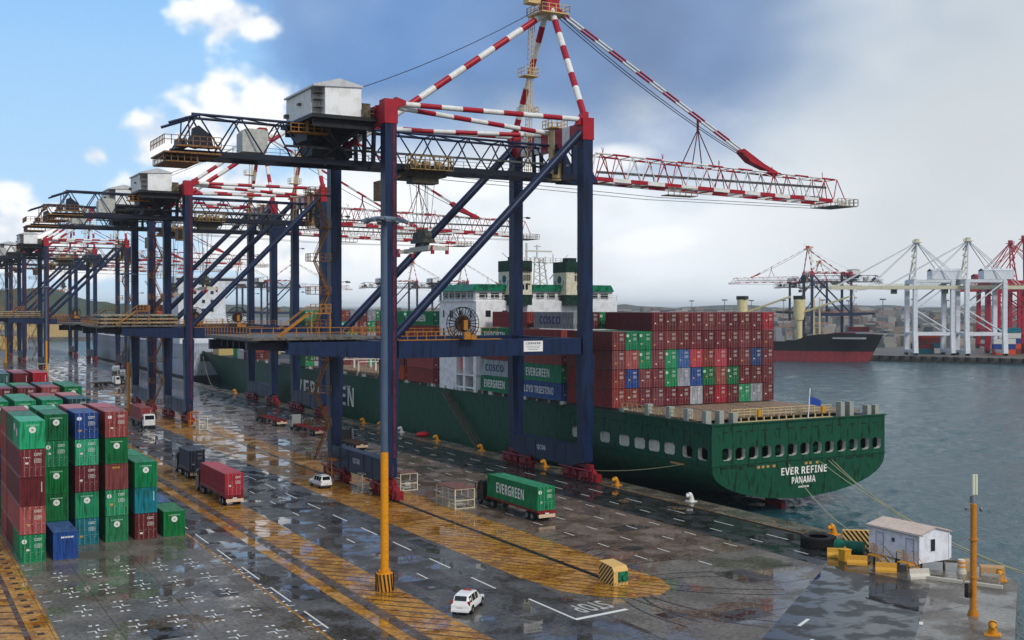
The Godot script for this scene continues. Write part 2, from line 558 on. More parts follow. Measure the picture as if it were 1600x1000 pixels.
	var hgt := func(x: float, y: float) -> float:
		return chop.get_noise_2d(x * 0.75 + y * 0.35, y * 1.25 - x * 0.4) * 0.42 * (0.65 + 0.7 * gust.get_noise_2d(x, y))
	b = MB.new()
	var vs := []
	var ns := []
	for y in ds:
		for x in xs:
			var h: float = hgt.call(x, y)
			vs.append(P(x, h - 2.6, y))
			ns.append(Vector3(h - hgt.call(x + 0.5, y), 0.5, -(h - hgt.call(x, y + 0.5))).normalized())
	var nx := xs.size()
	for j in ds.size() - 1:
		for i in nx - 1:
			var q := j * nx + i
			b.tri(vs[q], vs[q + 1], vs[q + nx + 1], ns[q], ns[q + 1], ns[q + nx + 1])
			b.tri(vs[q], vs[q + nx + 1], vs[q + nx], ns[q], ns[q + nx + 1], ns[q + nx])
	ground("harbour_water", b, sea)
	b = MB.new()
	b.sheet(pts([-3000, -300, 9000, -300, 9000, 12000, -3000, 12000]), -3.0)
	ground("harbour_water", b, sea)

# ---- shipping containers: base centre at the origin, long side along z, the end at +z faces the camera
const HUES := {
	"g": [Color8(0, 122, 72), "green"], "G": [Color8(0, 100, 48), "dark green"], "l": [Color8(18, 150, 100), "light green"],
	"m": [Color8(98, 30, 36), "maroon"], "r": [Color8(134, 46, 44), "rust red"], "R": [Color8(166, 32, 48), "bright red"],
	"p": [Color8(150, 62, 66), "faded rose"], "b": [Color8(24, 66, 142), "blue"], "n": [Color8(18, 44, 92), "navy blue"],
	"t": [Color8(8, 112, 134), "teal"], "y": [Color8(146, 156, 168), "light grey"], "k": [Color8(24, 66, 72), "dark slate green"],
	"o": [Color8(190, 72, 36), "orange"], "w": [Color8(196, 198, 196), "off-white"], "s": [Color8(46, 62, 84), "slate grey"]}
var box_mesh := {}

func corrugate(b: MB, a: Vector3, along: Vector3, up: Vector3, length: float, height: float, pitch: float, depth: float) -> void:
	var out := along.cross(up)
	var k := int(length / pitch)
	pitch = length / k
	for i in k:
		var s := [0.0, 0.28, 0.5, 0.78, 1.0]
		var q := [0.0, 0.0, -depth, -depth, 0.0]
		for j in 4:
			var p0: Vector3 = a + along * (i + s[j]) * pitch + out * q[j]
			var p1: Vector3 = a + along * (i + s[j + 1]) * pitch + out * q[j + 1]
			b.quad(p0, p1, p1 + up * height, p0 + up * height)

func container_mesh(long: float, part: String) -> Mesh:
	var key := "%s%.1f" % [part, long]
	if box_mesh.has(key):
		return box_mesh[key]
	var b := MB.new()
	var w := 1.22
	var h := 2.86
	var z := long / 2
	if part == "shell":
		corrugate(b, Vector3(-w + 0.03, 0.16, -z + 0.12), Vector3(0, 0, 1), Vector3.UP, long - 0.24, h - 0.28, 0.31, 0.06)
		corrugate(b, Vector3(w - 0.03, 0.16, z - 0.12), Vector3(0, 0, -1), Vector3.UP, long - 0.24, h - 0.28, 0.31, 0.06)
		corrugate(b, Vector3(w - 0.12, 0.16, -z + 0.03), Vector3(-1, 0, 0), Vector3.UP, 2 * w - 0.24, h - 0.28, 0.3, 0.06)
		b.span(Vector3(-w + 0.1, 0.04, -z + 0.1), Vector3(w - 0.1, 0.16, z - 0.1))
	elif part == "roof":
		corrugate(b, Vector3(w - 0.06, h - 0.03, -z + 0.1), Vector3(0, 0, 1), Vector3(-1, 0, 0), long - 0.2, 2 * w - 0.12, 0.42, 0.035)
		b.span(Vector3(-w + 0.05, h - 0.12, -z + 0.1), Vector3(w - 0.05, h - 0.08, z - 0.1))
	elif part == "frame":
		for x in [-1, 1]:
			b.span(Vector3(x * (w - 0.07), h - 0.1, -z + 0.16), Vector3(x * w, h - 0.005, z - 0.16))
			b.span(Vector3(x * (w - 0.07), 0, -z + 0.16), Vector3(x * w, 0.17, z - 0.16))
			for e in [-1, 1]:
				b.span(Vector3(x * (w - 0.15), 0, e * (z - 0.17)), Vector3(x * w, h, e * z))
		for e in [-1, 1]:
			b.span(Vector3(-w + 0.15, h - 0.13, e * (z - 0.1)), Vector3(w - 0.15, h - 0.005, e * z))
			b.span(Vector3(-w + 0.15, 0, e * (z - 0.1)), Vector3(w - 0.15, 0.17, e * z))
	elif part == "end_wall":
		corrugate(b, Vector3(-w + 0.15, 0.17, z - 0.02), Vector3(1, 0, 0), Vector3.UP, 2 * w - 0.3, h - 0.3, 0.268, 0.05)
	elif part == "door":
		b.span(Vector3(-0.525, 0.18, z - 0.1), Vector3(0.525, h - 0.14, z - 0.055))
		for y in [0.2, 0.82, 1.44, 2.06]:
			b.span(Vector3(-0.5, y + 0.04, z - 0.055), Vector3(0.5, y + 0.46, z - 0.03))
		for y in [0.4, 1.2, 2.0, 2.5]:
			b.span(Vector3(-0.535, y, z - 0.056), Vector3(-0.44, y + 0.1, z - 0.02))
	elif part == "locking_bar":
		b.tube(Vector3(0, 0.1, z + 0.012), Vector3(0, h - 0.06, z + 0.012), 0.027, 6)
		for y in [0.1, 0.75, 1.6, h - 0.2]:
			b.span(Vector3(-0.06, y, z - 0.03), Vector3(0.06, y + 0.09, z + 0.03))
		b.span(Vector3(0, 1.0, z + 0.02), Vector3(0.3, 1.05, z + 0.05))
	elif part == "emblem":
		b.tube(Vector3(0, 0, 0), Vector3(0, 0, 0.012), 0.34, 20)
	elif part == "emblem_star":
		for i in 4:
			var t := PI * i / 4
			b.col = Color.WHITE
			b.beam(Vector3(cos(t), sin(t), 0) * -0.13 + Vector3(0, 0, 0.018 + i * 0.002), Vector3(cos(t), sin(t), 0) * 0.13 + Vector3(0, 0, 0.018 + i * 0.002), 0.045, 0.01)
	elif part == "marking":   # painted numbers: rows of small strokes
		var r := RandomNumberGenerator.new()
		r.seed = 4
		for y in [2.42, 2.26, 1.86, 1.74, 1.62, 1.50]:
			var x := -0.36
			while x < 0.34:
				var s := r.randf_range(0.04, 0.09)
				b.box(Vector3(x, y, z - 0.012), Vector3(s, 0.085 if y > 2.2 else 0.055, 0.012))
				x += s + r.randf_range(0.02, 0.05)
	elif part == "plate":
		b.span(Vector3(-0.16, 0, z - 0.02), Vector3(0.16, 0.2, z - 0.004))
	box_mesh[key] = b.mesh()
	return box_mesh[key]

func strokes(parent: Node, w: float, h: float, t: Transform3D, m: Material) -> void:   # lettering too small to read: a row of short strokes
	var b := MB.new()
	var x := -w / 2
	var r := RandomNumberGenerator.new()
	r.seed = int(w * 1000.0)
	while x < w / 2:
		var s := h * r.randf_range(0.35, 0.75)
		b.span(Vector3(x, -h / 2, 0), Vector3(x + s, h / 2, 0.008))
		x += s + h * r.randf_range(0.2, 0.45)
	obj("marking", b, m, parent).transform = t

func container(hue: String, kind: String, long: float, at: Vector3, label: String, group: String, turn := 0.0) -> Node3D:
	# kind: d doors towards the camera, p plain end with a round emblem, x plain end
	var tint: Color = HUES[hue][0]
	var j := rng.randf_range(-0.1, 0.12)
	tint = tint.lightened(j) if j > 0 else tint.darkened(-j)
	var fade := rng.randf_range(0.0, 0.10)
	tint = tint.lerp(Color(0.5, 0.5, 0.5), fade)
	tint = Color(snappedf(tint.r, 0.03), snappedf(tint.g, 0.03), snappedf(tint.b, 0.03))
	var m := paint(tint, 0.42, 0.0, 2, 0.16)
	var o := thing("shipping_container", label, "container", at, turn, group)
	obj("side_walls", container_mesh(long, "shell"), m, o)
	obj("roof", container_mesh(long, "roof"), paint(tint.lerp(Color(0.62, 0.62, 0.62), 0.22), 0.3, 0.0, 1, 0.16), o)
	obj("frame", container_mesh(long, "frame"), m, o)
	var white := paint(Color8(206, 210, 206), 0.5, 0.0, 0)
	var z := long / 2
	if kind == "d":
		var steel := paint(tint.lerp(Color(0.72, 0.70, 0.68), 0.55), 0.4, 0.0, 0)
		for s in [-1, 1]:
			var door := obj("door", container_mesh(long, "door"), m, o, Vector3(s * 0.535, 0, 0))
			for q in [-0.25, 0.25]:
				obj("locking_bar", container_mesh(long, "locking_bar"), steel, door, Vector3(q, 0, 0))
		obj("marking", container_mesh(long, "marking"), white, o, Vector3(0.55, 0, 0))
		obj("plate", container_mesh(long, "plate"), paint(Color8(196, 150, 60) if rng.randf() < 0.4 else Color8(200, 196, 190), 0.5, 0.0, 0), o, Vector3(-0.55 + rng.randf_range(-0.2, 0.2), 0.5 + rng.randf() * 0.9, 0))
	else:
		obj("end_wall", container_mesh(long, "end_wall"), m, o)
	if hue in ["g", "G", "l"]:
		if kind == "p":
			var e := obj("emblem", container_mesh(0.0, "emblem"), white, o, Vector3(0.0, 1.95, z - 0.02))
			obj("emblem_star", container_mesh(0.0, "emblem_star"), paint(Color8(20, 60, 50), 0.5, 0.0, 0), e)
			lettering("lettering", "EVERGREEN", 1.25, 0.13, Transform3D(Basis(), Vector3(0, 2.42, z - 0.005)), paint(Color8(150, 205, 175), 0.5, 0.0, 0), o)
		elif kind == "d":
			var e := obj("emblem", container_mesh(0.0, "emblem"), white, o, Vector3(-0.82, 2.2, z - 0.028))
			e.scale = Vector3(0.72, 0.72, 1)
			obj("emblem_star", container_mesh(0.0, "emblem_star"), paint(Color8(20, 60, 50), 0.5, 0.0, 0), e)
	elif kind == "x" and rng.randf() < 0.7:
		strokes(o, 1.0, 0.1, Transform3D(Basis(Vector3(0, -1, 0), Vector3(1, 0, 0), Vector3(0, 0, 1)), Vector3(0.85, 1.9, z - 0.005)), white)
	return o

func side_words(o: Node3D, words: String, long: float, w: float, h: float, c: Color, along := 0.0, y := 1.45) -> void:
	lettering("lettering", words, w, h, Transform3D(LEFT, Vector3(-1.225, y, along)), paint(c, 0.5, 0.0, 0), o)

func build_yard() -> void:
	var spots := ["leftmost", "second", "third", "fourth", "fifth", "sixth"]
	var tiers := ["bottom", "second from the bottom", "middle", "fourth from the bottom", "top"]
	var front := "containers stacked in the front yard row"
	var col := func(i: float) -> float: return 14.05 + 3.16 * i
	var H := 2.92
	# A, the leftmost and nearest stack
	for q in [["g", "d", 0], ["p", "d", 1], ["m", "x", 2], ["m", "d", 3], ["l", "p", 4]]:
		var six: bool = q[2] in [0, 4]
		var o := container(q[0], q[1], 6.5 if six else 13.1, P(col.call(0), H * q[2], 126.4 + (3.25 if six else 6.55)), "%s container, %s of the leftmost front yard stack" % [HUES[q[0]][1], tiers[q[2]]], front)
		if q[2] == 2 or q[2] == 3:
			lettering("lettering", "tex", 0.72, 0.42, Transform3D(Basis(), Vector3(-0.55, 2.2, o.get_child(0).mesh.get_aabb().end.z + 0.02 + (0.03 if q[2] == 3 else 0.0))), paint(WHITE, 0.5, 0.0, 0), o)
		if q[2] == 4:
			for a in [[-1.6, 1.9], [0.6, 1.5]]:
				var e := obj("emblem", container_mesh(0.0, "emblem"), paint(WHITE, 0.5, 0.0, 0), o)
				e.transform = Transform3D(LEFT.scaled(Vector3(1.6, 1.2, 1.6)), Vector3(-1.215, a[1], a[0]))
	container("m", "x", 6.5, P(col.call(0), 0, 136.3), "maroon short container at ground level behind the leftmost front stack", front)
	container("G", "x", 6.5, P(col.call(0), H * 4, 136.4), "dark green container directly behind the light green top one", front)
	for k in 5:
		container("p" if k == 4 else "r", "x", 6.5, P(col.call(0), H * k, 143.4), "%s container, %s of the stack behind the leftmost front stack" % [HUES["p" if k == 4 else "r"][1], tiers[k]], front)
	# B to F
	var o := container("b", "x", 6.5, P(col.call(1), 0, 129.65), "blue short container alone on the ground before the second stack", front)
	strokes(o, 1.1, 0.18, Transform3D(Basis(), Vector3(0.1, 2.3, 3.245)), paint(WHITE, 0.5, 0.0, 0))
	var stacks := [[["g", "p"], ["G", "p"], ["G", "p"], ["g", "d"], ["G", "p"]], [["t", "d"], ["g", "p"], ["m", "d"], ["l", "d"], ["b", "d"]], [["G", "p"], ["g", "d"], ["m", "x"], ["G", "p"], ["p", "d"]], [["m", "d"], ["t", "x"], ["g", "p"]], [["G", "p"]]]
	var second := ["g", "p", "p", "g", "b"]
	for i in stacks.size():
		var n: int = stacks[i].size()
		for k in n:
			var top: bool = k == n - 1
			var q: Array = stacks[i][k]
			var l := 6.5 if top else 13.1
			var c := container(q[0], q[1], l, P(col.call(i + 1), H * k, 133.2 + l / 2), "%s container, %s, %s stack from the left, front row" % [HUES[q[0]][1], "standing alone" if n == 1 else ("top" if top else tiers[k]), spots[i + 1]], front)
			if i == 2 and k == 2:
				for lw in c.get_children():
					if lw.name.begins_with("marking"):
						lw.free()
				lettering("lettering", "TRITON", 0.8, 0.17, Transform3D(Basis(), Vector3(-0.1, 2.45, l / 2 - 0.005)), paint(Color8(222, 176, 44), 0.5, 0.0, 0), c)
			if i == 1 and k == 4:
				var e := obj("emblem", container_mesh(0.0, "emblem"), paint(WHITE, 0.5, 0.0, 0), c, Vector3(-0.78, 2.25, l / 2 - 0.028))
				e.scale = Vector3(0.75, 0.6, 1)
			if i == 2 and k == 4:
				obj("plate", container_mesh(l, "plate"), paint(WHITE, 0.5, 0.0, 0), c, Vector3(-0.72, 2.1, 0)).scale = Vector3(1.2, 1.6, 1)
		container(second[i], "x", 6.5, P(col.call(i + 1), H * (n - 1), 143.3), "%s container behind the top one, %s front stack from the left" % [HUES[second[i]][1], spots[i + 1]], front)
	# the rows behind, whose tops show over the front row
	var rows := [[154.2, ["g", "g", "g", "k"], "d", ["g", "g", "p", "p"], "second"], [178.8, ["m", "m", "r", "G"], "d", ["g", "g", "k", "g"], "third"], [219.0, ["k", "m", "R"], "x", ["b", "p", "p"], "fourth"]]
	for row in rows:
		for i in row[1].size():
			var c: float = i + (1.68 if row[0] > 200 else (0.62 if row[0] > 170 else -0.28))
			for k in range(0 if row[0] < 170 else 1, 4):
				if row[0] > 170 and k < 3:
					continue
				if i > 0 and k < 3:
					continue
				var hue: String = ["g", "t", "n", "r"][(k + i * 3) % 4]
				container(hue, "x", 13.1, P(col.call(c), H * k, row[0] + 6.55), "%s long container, %s tier, %s place from the left in the %s yard row" % [HUES[hue][1], ordinal(k), ordinal(i), row[4]], "containers in the yard rows behind")
			var kind: String = "p" if row[1][i] in ["g", "G"] else ("d" if row[0] < 200 else "x")
			container(row[1][i], kind, 6.5, P(col.call(c), H * 4, row[0] + 3.25), "%s top container, %s from the left, front of the %s yard row" % [HUES[row[1][i]][1], ordinal(i), row[4]], "containers in the yard rows behind")
			container(row[3][i], "x", 6.5, P(col.call(c), H * 4, row[0] + 10.0), "%s top container, %s from the left, back of the %s yard row" % [HUES[row[3][i]][1], ordinal(i), row[4]], "containers in the yard rows behind")

# ---- ship-to-shore crane: origin on the landside rail, x towards the water, +z towards the camera
func truss(x0: float, x1: float, y0: float, y1: float, top0: float, top1: float, zb: float, zt: float, count: int, web_r: float) -> MB:
	var b := MB.new()
	for s in [-1, 1]:
		for i in count:
			var t0 := float(i) / count
			var t1 := float(i + 1) / count
			var tm := (t0 + t1) / 2
			var a := Vector3(lerpf(x0, x1, t0), lerpf(y0, y1, t0), s * zb)
			var e := Vector3(lerpf(x0, x1, t1), lerpf(y0, y1, t1), s * zb)
			var m := Vector3(lerpf(x0, x1, tm), lerpf(top0, top1, tm), s * zt)
			b.tube(a, m, web_r, 5, -1.0, false)
			b.tube(m, e, web_r, 5, -1.0, false)
			if s == 1:
				var o := Vector3(m.x, m.y, -m.z)
				b.tube(m, o, web_r * 0.8, 5, -1.0, false)
				if i < count - 1:
					var tn := (float(i) + 1.5) / count
					b.tube(m, Vector3(lerpf(x0, x1, tn), lerpf(top0, top1, tn), -s * zt), web_r * 0.8, 5, -1.0, false)
				b.beam(Vector3(a.x, a.y - 0.3, zb), Vector3(a.x, a.y - 0.3, -zb), 0.2, 0.2)
	return b

func crane() -> Node3D:
	var o := thing("gantry_crane", "", "crane")
	var steel := paint(BLUE, 0.4, 0.0, 2, 0.06)
	var dark := paint(Color8(20, 26, 44), 0.5, 0.0, 1, 0.07)
	var red := paint(RED, 0.42, 0.0, 1, 0.07)
	var bogie_red := paint(Color8(140, 26, 40), 0.4, 0.0, 1, 0.3)
	var yellow := paint(Color8(160, 108, 40), 0.5, 0.0, 1, 0.3)
	var cream := paint(Color8(204, 176, 122), 0.5, 0.0, 1, 0.3)
	var white := paint(WHITE, 0.42, 0.0, 1, 0.09)
	var metal := paint(Color8(96, 98, 100), 0.45, 0.3)
	var v := vpaint(0.4)
	var R := lin(RED)
	var W := lin(Color8(218, 220, 220))
	var G := 31.8
	# legs with their red heads
	for x in [0.0, G]:
		for s in [1, -1]:
			var z: float = s * 10.6
			var b := MB.new()
			b.span(Vector3(x - 0.85, 19.0, z - 0.85), Vector3(x + 0.85, 51.2, z + 0.85))
			b.prism(PackedVector2Array([Vector2(x - 0.8, 3.4), Vector2(x + 0.8, 3.4), Vector2(x + 1.15, 19.0), Vector2(x - 1.15, 19.0)]), z - 0.84, z + 0.84)
			for y in [12.0, 27.0, 35.0, 43.0]:
				b.span(Vector3(x - 0.88, y, z - 0.88), Vector3(x + 0.88, y + 0.12, z + 0.88))
			obj("leg", b, steel, o)
			b = MB.new()
			b.span(Vector3(x - 0.97, 51.2, z - 0.97), Vector3(x + 0.97, 54.5, z + 0.97))
			if x == 0.0:
				b.prism(PackedVector2Array([Vector2(0.9, 53.4), Vector2(2.4, 53.9), Vector2(2.4, 54.5), Vector2(0.9, 54.9)]), z - 0.5, z + 0.5)
			else:
				b.prism(PackedVector2Array([Vector2(x - 1.7, 53.4), Vector2(x + 0.3, 53.4), Vector2(x + 0.3, 55.4), Vector2(x - 0.6, 55.4)]), z - 0.5, z + 0.5)
			obj("leg_head", b, red, o)
		# sill beam between the two legs and the bogies under it
		var b := MB.new()
		b.prism(PackedVector2Array([Vector2(-11.6, 3.0), Vector2(-8.0, 2.1), Vector2(8.0, 2.1), Vector2(11.6, 3.0), Vector2(11.6, 5.3), Vector2(-11.6, 5.3)]), -0.78, 0.78, Transform3D(Basis(Vector3(0, 0, -1), Vector3(0, 1, 0), Vector3(1, 0, 0)), Vector3(x, 0, 0)))
		for z in [-6.2, -2.8, 3.2, 6.4]:
			b.span(Vector3(x - 0.83, 2.2, z - 0.05), Vector3(x + 0.83, 5.2, z + 0.05))
		obj("sill_beam", b, steel, o)
		for s in [1, -1]:
			for q in [-2.5, 2.5]:
				var z: float = s * 9.2 + q
				b = MB.new()
				b.prism(PackedVector2Array([Vector2(-2.1, 0.75), Vector2(2.1, 0.75), Vector2(2.1, 1.3), Vector2(0.5, 2.3), Vector2(-0.5, 2.3), Vector2(-2.1, 1.3)]), -0.42, 0.42, Transform3D(Basis(Vector3(0, 0, -1), Vector3(0, 1, 0), Vector3(1, 0, 0)), Vector3(x, 0, z)))
				b.span(Vector3(x - 0.75, 0.9, z - 0.55), Vector3(x - 0.42, 1.55, z + 0.55))
				var g := obj("bogie", b, bogie_red, o)
				for w in [-1.5, -0.5, 0.5, 1.5]:
					b = MB.new()
					b.tube(Vector3(x - 0.2, 0.42, z + w), Vector3(x + 0.2, 0.42, z + w), 0.4, 12)
					b.tube(Vector3(x - 0.62, 0.42, z + w), Vector3(x + 0.62, 0.42, z + w), 0.17, 8)
					obj("wheel", b, bogie_red, g)
			b = MB.new()
			b.span(Vector3(x - 0.3, 2.2, s * 9.2 - 3.4), Vector3(x + 0.3, 2.7, s * 9.2 + 3.4))
			b.tube(Vector3(x - 0.9, 1.9, s * 9.2 - 4.7), Vector3(x - 0.9, 1.9, s * 9.2 + 4.9), 0.14, 6)
			b.tube(Vector3(x - 0.9, 0.5, s * 9.2 + 4.9), Vector3(x - 0.9, 2.6, s * 9.2 + 4.9), 0.12, 6)
			b.span(Vector3(x - 0.5, 0.3, s * 14.1 - 0.3), Vector3(x + 0.5, 1.5, s * 14.1 + 0.3))
			obj("equaliser_beam", b, bogie_red, o)
	# portal frame
	for s in [1, -1]:
		var z: float = s * 10.6
		var b := MB.new()
		b.span(Vector3(1.15, 19.2, z - 0.7), Vector3(G - 1.15, 21.6, z + 0.7))
		b.prism(PackedVector2Array([Vector2(-14.4, 20.0), Vector2(-1.15, 19.2), Vector2(-1.15, 21.6), Vector2(-14.4, 21.6)]), z - 0.7, z + 0.7)
		for x in [6.0, 12.0, 18.0, 24.0]:
			b.span(Vector3(x, 19.17, z - 0.73), Vector3(x + 0.1, 21.63, z + 0.73))
		obj("portal_beam", b, steel, o)
		b = MB.new()
		b.tube(Vector3(1.0, 22.2, z), Vector3(G - 0.9, 52.2, z), 0.62, 10)
		obj("diagonal_brace", b, steel, o)
		b = MB.new()
		b.striped(Vector3(1.4, 54.1, z * 0.985), Vector3(G - 0.8, 54.3, z * 0.985), 0.38, 9, W, R)
		obj("tie_tube", b, v, o)
		b = MB.new()
		b.striped(Vector3(1.4, 53.6, z * 0.97), Vector3(G - 0.6, 53.4, s * 1.2), 0.36, 9, W, R)
		obj("tie_tube", b, v, o)
		b = MB.new()
		b.striped(Vector3(G, 73.2, s * 0.7), Vector3(G - 0.2, 55.0, z), 0.5, 8, W, R, 12)
		obj("pylon_leg", b, v, o)
	for x in [0.0, G]:
		var b := MB.new()
		b.span(Vector3(x - 0.65, 19.6, -9.7), Vector3(x + 0.65, 21.5, 9.7))
		obj("cross_beam", b, steel, o)
	var b := MB.new()
	b.striped(Vector3(G, 72.9, 0), Vector3(-5.5, 46.8, 0), 0.5, 15, W, R, 12)
	obj("backstay", b, v, o)
	# upper cross girders
	b = MB.new()
	b.span(Vector3(-0.8, 51.6, -9.6), Vector3(0.8, 54.0, 9.6))
	for k in 9:
		b.span(Vector3(-0.9, 51.5, -8.1 + k * 2), Vector3(0.9, 54.1, -7.95 + k * 2))
	obj("upper_girder", b, red, o)
	b = MB.new()
	for k in 9:
		b.col = R if k % 2 == 0 else W
		b.span(Vector3(G - 0.8, 50.6 + 0.06 * absf(k - 4), -9.6 + k * 2.1334), Vector3(G + 0.8, 53.7, -9.6 + (k + 1) * 2.1334))
	obj("upper_girder", b, v, o)
	for x in [0.0, G]:
		for s in [-1, 1]:
			b = MB.new()
			for q in [-1, 1]:
				b.beam(Vector3(x + q * 0.7, 51.4, s * 3.6), Vector3(x + q * 0.7, 46.8, s * 3.3), 0.5, 0.5)
			b.span(Vector3(x - 0.9, 48.6, s * 3.45 - 0.2), Vector3(x + 0.9, 48.9, s * 3.45 + 0.2))
			obj("girder_hanger", b, dark, o)
	# apex
	b = MB.new()
	b.prism(PackedVector2Array([Vector2(G - 1.3, 72.6), Vector2(G + 1.3, 72.6), Vector2(G + 1.0, 75.2), Vector2(G - 0.8, 75.2)]), -1.3, 1.3)
	for k in 3:
		b.tube(Vector3(G - 0.6 + k * 0.7, 74.8, -0.9), Vector3(G - 0.6 + k * 0.7, 74.8, 0.9), 0.75, 12)
	obj("apex_head", b, red, o)
	b = MB.new()
	b.span(Vector3(G - 2.6, 72.1, -2.4), Vector3(G + 2.4, 72.3, 2.4))
	b.rails(PackedVector3Array([Vector3(G - 2.6, 72.3, 2.4), Vector3(G + 2.4, 72.3, 2.4), Vector3(G + 2.4, 72.3, -2.4), Vector3(G - 2.6, 72.3, -2.4), Vector3(G - 2.6, 72.3, 2.4)]), 1.2, 1.2, 0.05)
	b.span(Vector3(G - 4.2, 73.6, -0.8), Vector3(G - 2.0, 75.0, 0.9))
	b.rails(PackedVector3Array([Vector3(G + 1.2, 75.2, 1.0), Vector3(G + 3.0, 75.2, 1.0)]), 2.0, 0.9, 0.04, 3)
	obj("apex_platform", b, cream, o)
	# caged ladder up to the apex, with its landings
	b = MB.new()
	var f := Vector3(G - 3.2, 46.8, -1.2)
	var t := Vector3(G - 2.4, 72.2, -1.2)
	for s in [[-0.35, -0.35], [0.35, -0.35], [-0.35, 0.35], [0.35, 0.35]]:
		b.tube(f + Vector3(s[0], 0, s[1]), t + Vector3(s[0], 0, s[1]), 0.06, 5)
	for k in 32:
		var p := f.lerp(t, k / 32.0)
		b.beam(p + Vector3(-0.35, 0, 0.35), p + Vector3(0.35, 0.4, 0.35), 0.06, 0.06)
		b.beam(p + Vector3(-0.35, 0.4, -0.35), p + Vector3(-0.35, 0, 0.35), 0.06, 0.06)
	for q in [0.38, 0.62]:
		var p := f.lerp(t, q)
		b.span(p + Vector3(-1.6, -0.12, -1.0), p + Vector3(1.0, 0, 1.2))
		b.rails(PackedVector3Array([p + Vector3(-1.6, 0, 1.2), p + Vector3(1.0, 0, 1.2), p + Vector3(1.0, 0, -1.0)]), 1.2, 0.9, 0.05)
		b.rails(PackedVector3Array([p + Vector3(-1.6, 0, 1.2), p + Vector3(-1.6, 0, -1.0)]), 1.2, 0.9, 0.05)
	obj("ladder_tower", b, cream, o)
	b = MB.new()
	b.span(Vector3(G - 1.0, 46.0, 1.6), Vector3(G + 0.6, 53.8, 2.8))
	b.span(Vector3(G - 1.6, 54.0, 0.8), Vector3(G + 1.2, 54.15, 3.6))
	b.rails(PackedVector3Array([Vector3(G - 1.6, 54.1, 3.6), Vector3(G + 1.2, 54.1, 3.6), Vector3(G + 1.2, 54.1, 0.8), Vector3(G - 1.6, 54.1, 0.8), Vector3(G - 1.6, 54.1, 3.6)]), 1.2, 0.9, 0.05)
	obj("ladder_cage", b, cream, o)
	# fixed girder
	var g := Node3D.new()
	g.name = "main_girder"
	o.add_child(g)
	for s in [1, -1]:
		b = MB.new()
		b.span(Vector3(-27.5, 46.3, s * 2.4 - 0.28), Vector3(37.4, 47.0, s * 2.4 + 0.28))
		b.span(Vector3(-27.5, 46.2, s * 2.4 - 0.42), Vector3(37.4, 46.32, s * 2.4 + 0.42))
		obj("chord", b, dark, g)
		b = MB.new()
		b.tube(Vector3(-24.5, 51.9, s * 1.7), Vector3(35.6, 51.4, s * 1.7), 0.2, 6)
		obj("chord", b, steel, g)
	obj("lattice", truss(-26.5, 36.8, 47.0, 47.0, 51.9, 51.4, 2.4, 1.7, 11, 0.12), steel, g)
	for s in [1, -1]:
		b = MB.new()
		b.tube(Vector3(-23.5, 51.9, s * 1.7), Vector3(-27.6, 50.4, s * 2.4), 0.2, 6)
		b.tube(Vector3(-25.0, 51.3, s * 2.0), Vector3(-25.0, 47.2, s * 3.0), 0.1, 5)
		obj("end_frame", b, steel, g)
		b = MB.new()
		b.prism(PackedVector2Array([Vector2(34.6, 46.0), Vector2(39.4, 46.0), Vector2(35.6, 52.4), Vector2(34.6, 52.4)]), s * 2.4 - 0.2, s * 2.4 + 0.2)
		obj("hinge_plate", b, steel, g)
	b = MB.new()   # walkway inside the girder
	b.span(Vector3(-20, 47.4, -2.6), Vector3(36, 47.5, -1.9))
	b.rails(PackedVector3Array([Vector3(-20, 47.5, -2.6), Vector3(36, 47.5, -2.6)]), 1.1, 2.2, 0.035)
	b.span(Vector3(-12, 48.3, 2.2), Vector3(34, 48.6, 2.5))
	obj("walkway", b, metal, g)
	# hinged boom
	g = Node3D.new()
	g.name = "boom"
	o.add_child(g)
	for s in [1, -1]:
		b = MB.new()
		for k in 16:
			var a := Vector3(39.0 + k * 3.41, 46.7 - 0.082 * k, s * 2.3)
			b.col = R if k % 2 == 0 else W
			b.beam(a, a + Vector3(3.41, -0.082, 0), 0.45, 0.62)
		b.col = Color.WHITE
		obj("chord", b, v, g)
		b = MB.new()
		b.striped(Vector3(39.6, 50.9, s * 1.6), Vector3(91.5, 49.4, s * 1.6), 0.17, 16, W, R, 6)
		b.col = W
		b.tube(Vector3(38.2, 47.2, s * 2.6), Vector3(39.6, 50.9, s * 1.6), 0.15, 6)
		obj("chord", b, v, g)
	b = MB.new()
	for i in 9:
		var x0 := 39.0 + i * 6.06
		var part := truss(x0, x0 + 6.06, 46.8 - 0.146 * i, 46.8 - 0.146 * (i + 1), 50.9 - 0.17 * i, 50.9 - 0.17 * (i + 1), 2.3, 1.6, 2, 0.09)
		b.v.append_array(part.v)
		b.n.append_array(part.n)
		var cc := PackedColorArray()
		cc.resize(part.v.size())
		cc.fill(R if i % 2 == 0 else W)
		b.c.append_array(cc)
	obj("lattice", b, v, g)
	b = MB.new()
	b.span(Vector3(39.5, 46.5, -2.4), Vector3(92, 46.6, -1.7))
	b.span(Vector3(39.5, 47.6, 1.9), Vector3(89, 48.0, 2.1))
	obj("walkway", b, metal, g)
	b = MB.new()
	b.span(Vector3(90.5, 44.5, -3.4), Vector3(95.5, 44.65, 3.4))
	b.rails(PackedVector3Array([Vector3(90.5, 44.65, 3.4), Vector3(95.5, 44.65, 3.4), Vector3(95.5, 44.65, -3.4), Vector3(90.5, 44.65, -3.4)]), 1.2, 1.1, 0.05)
	b.span(Vector3(52.5, 44.6, 1.6), Vector3(58.5, 44.75, 3.6))
	b.rails(PackedVector3Array([Vector3(52.5, 44.7, 3.6), Vector3(58.5, 44.7, 3.6)]), 1.2, 1.1, 0.05)
	obj("tip_platform", b, paint(Color8(150, 132, 112), 0.5, 0.0, 1, 0.3), g)
	b = MB.new()
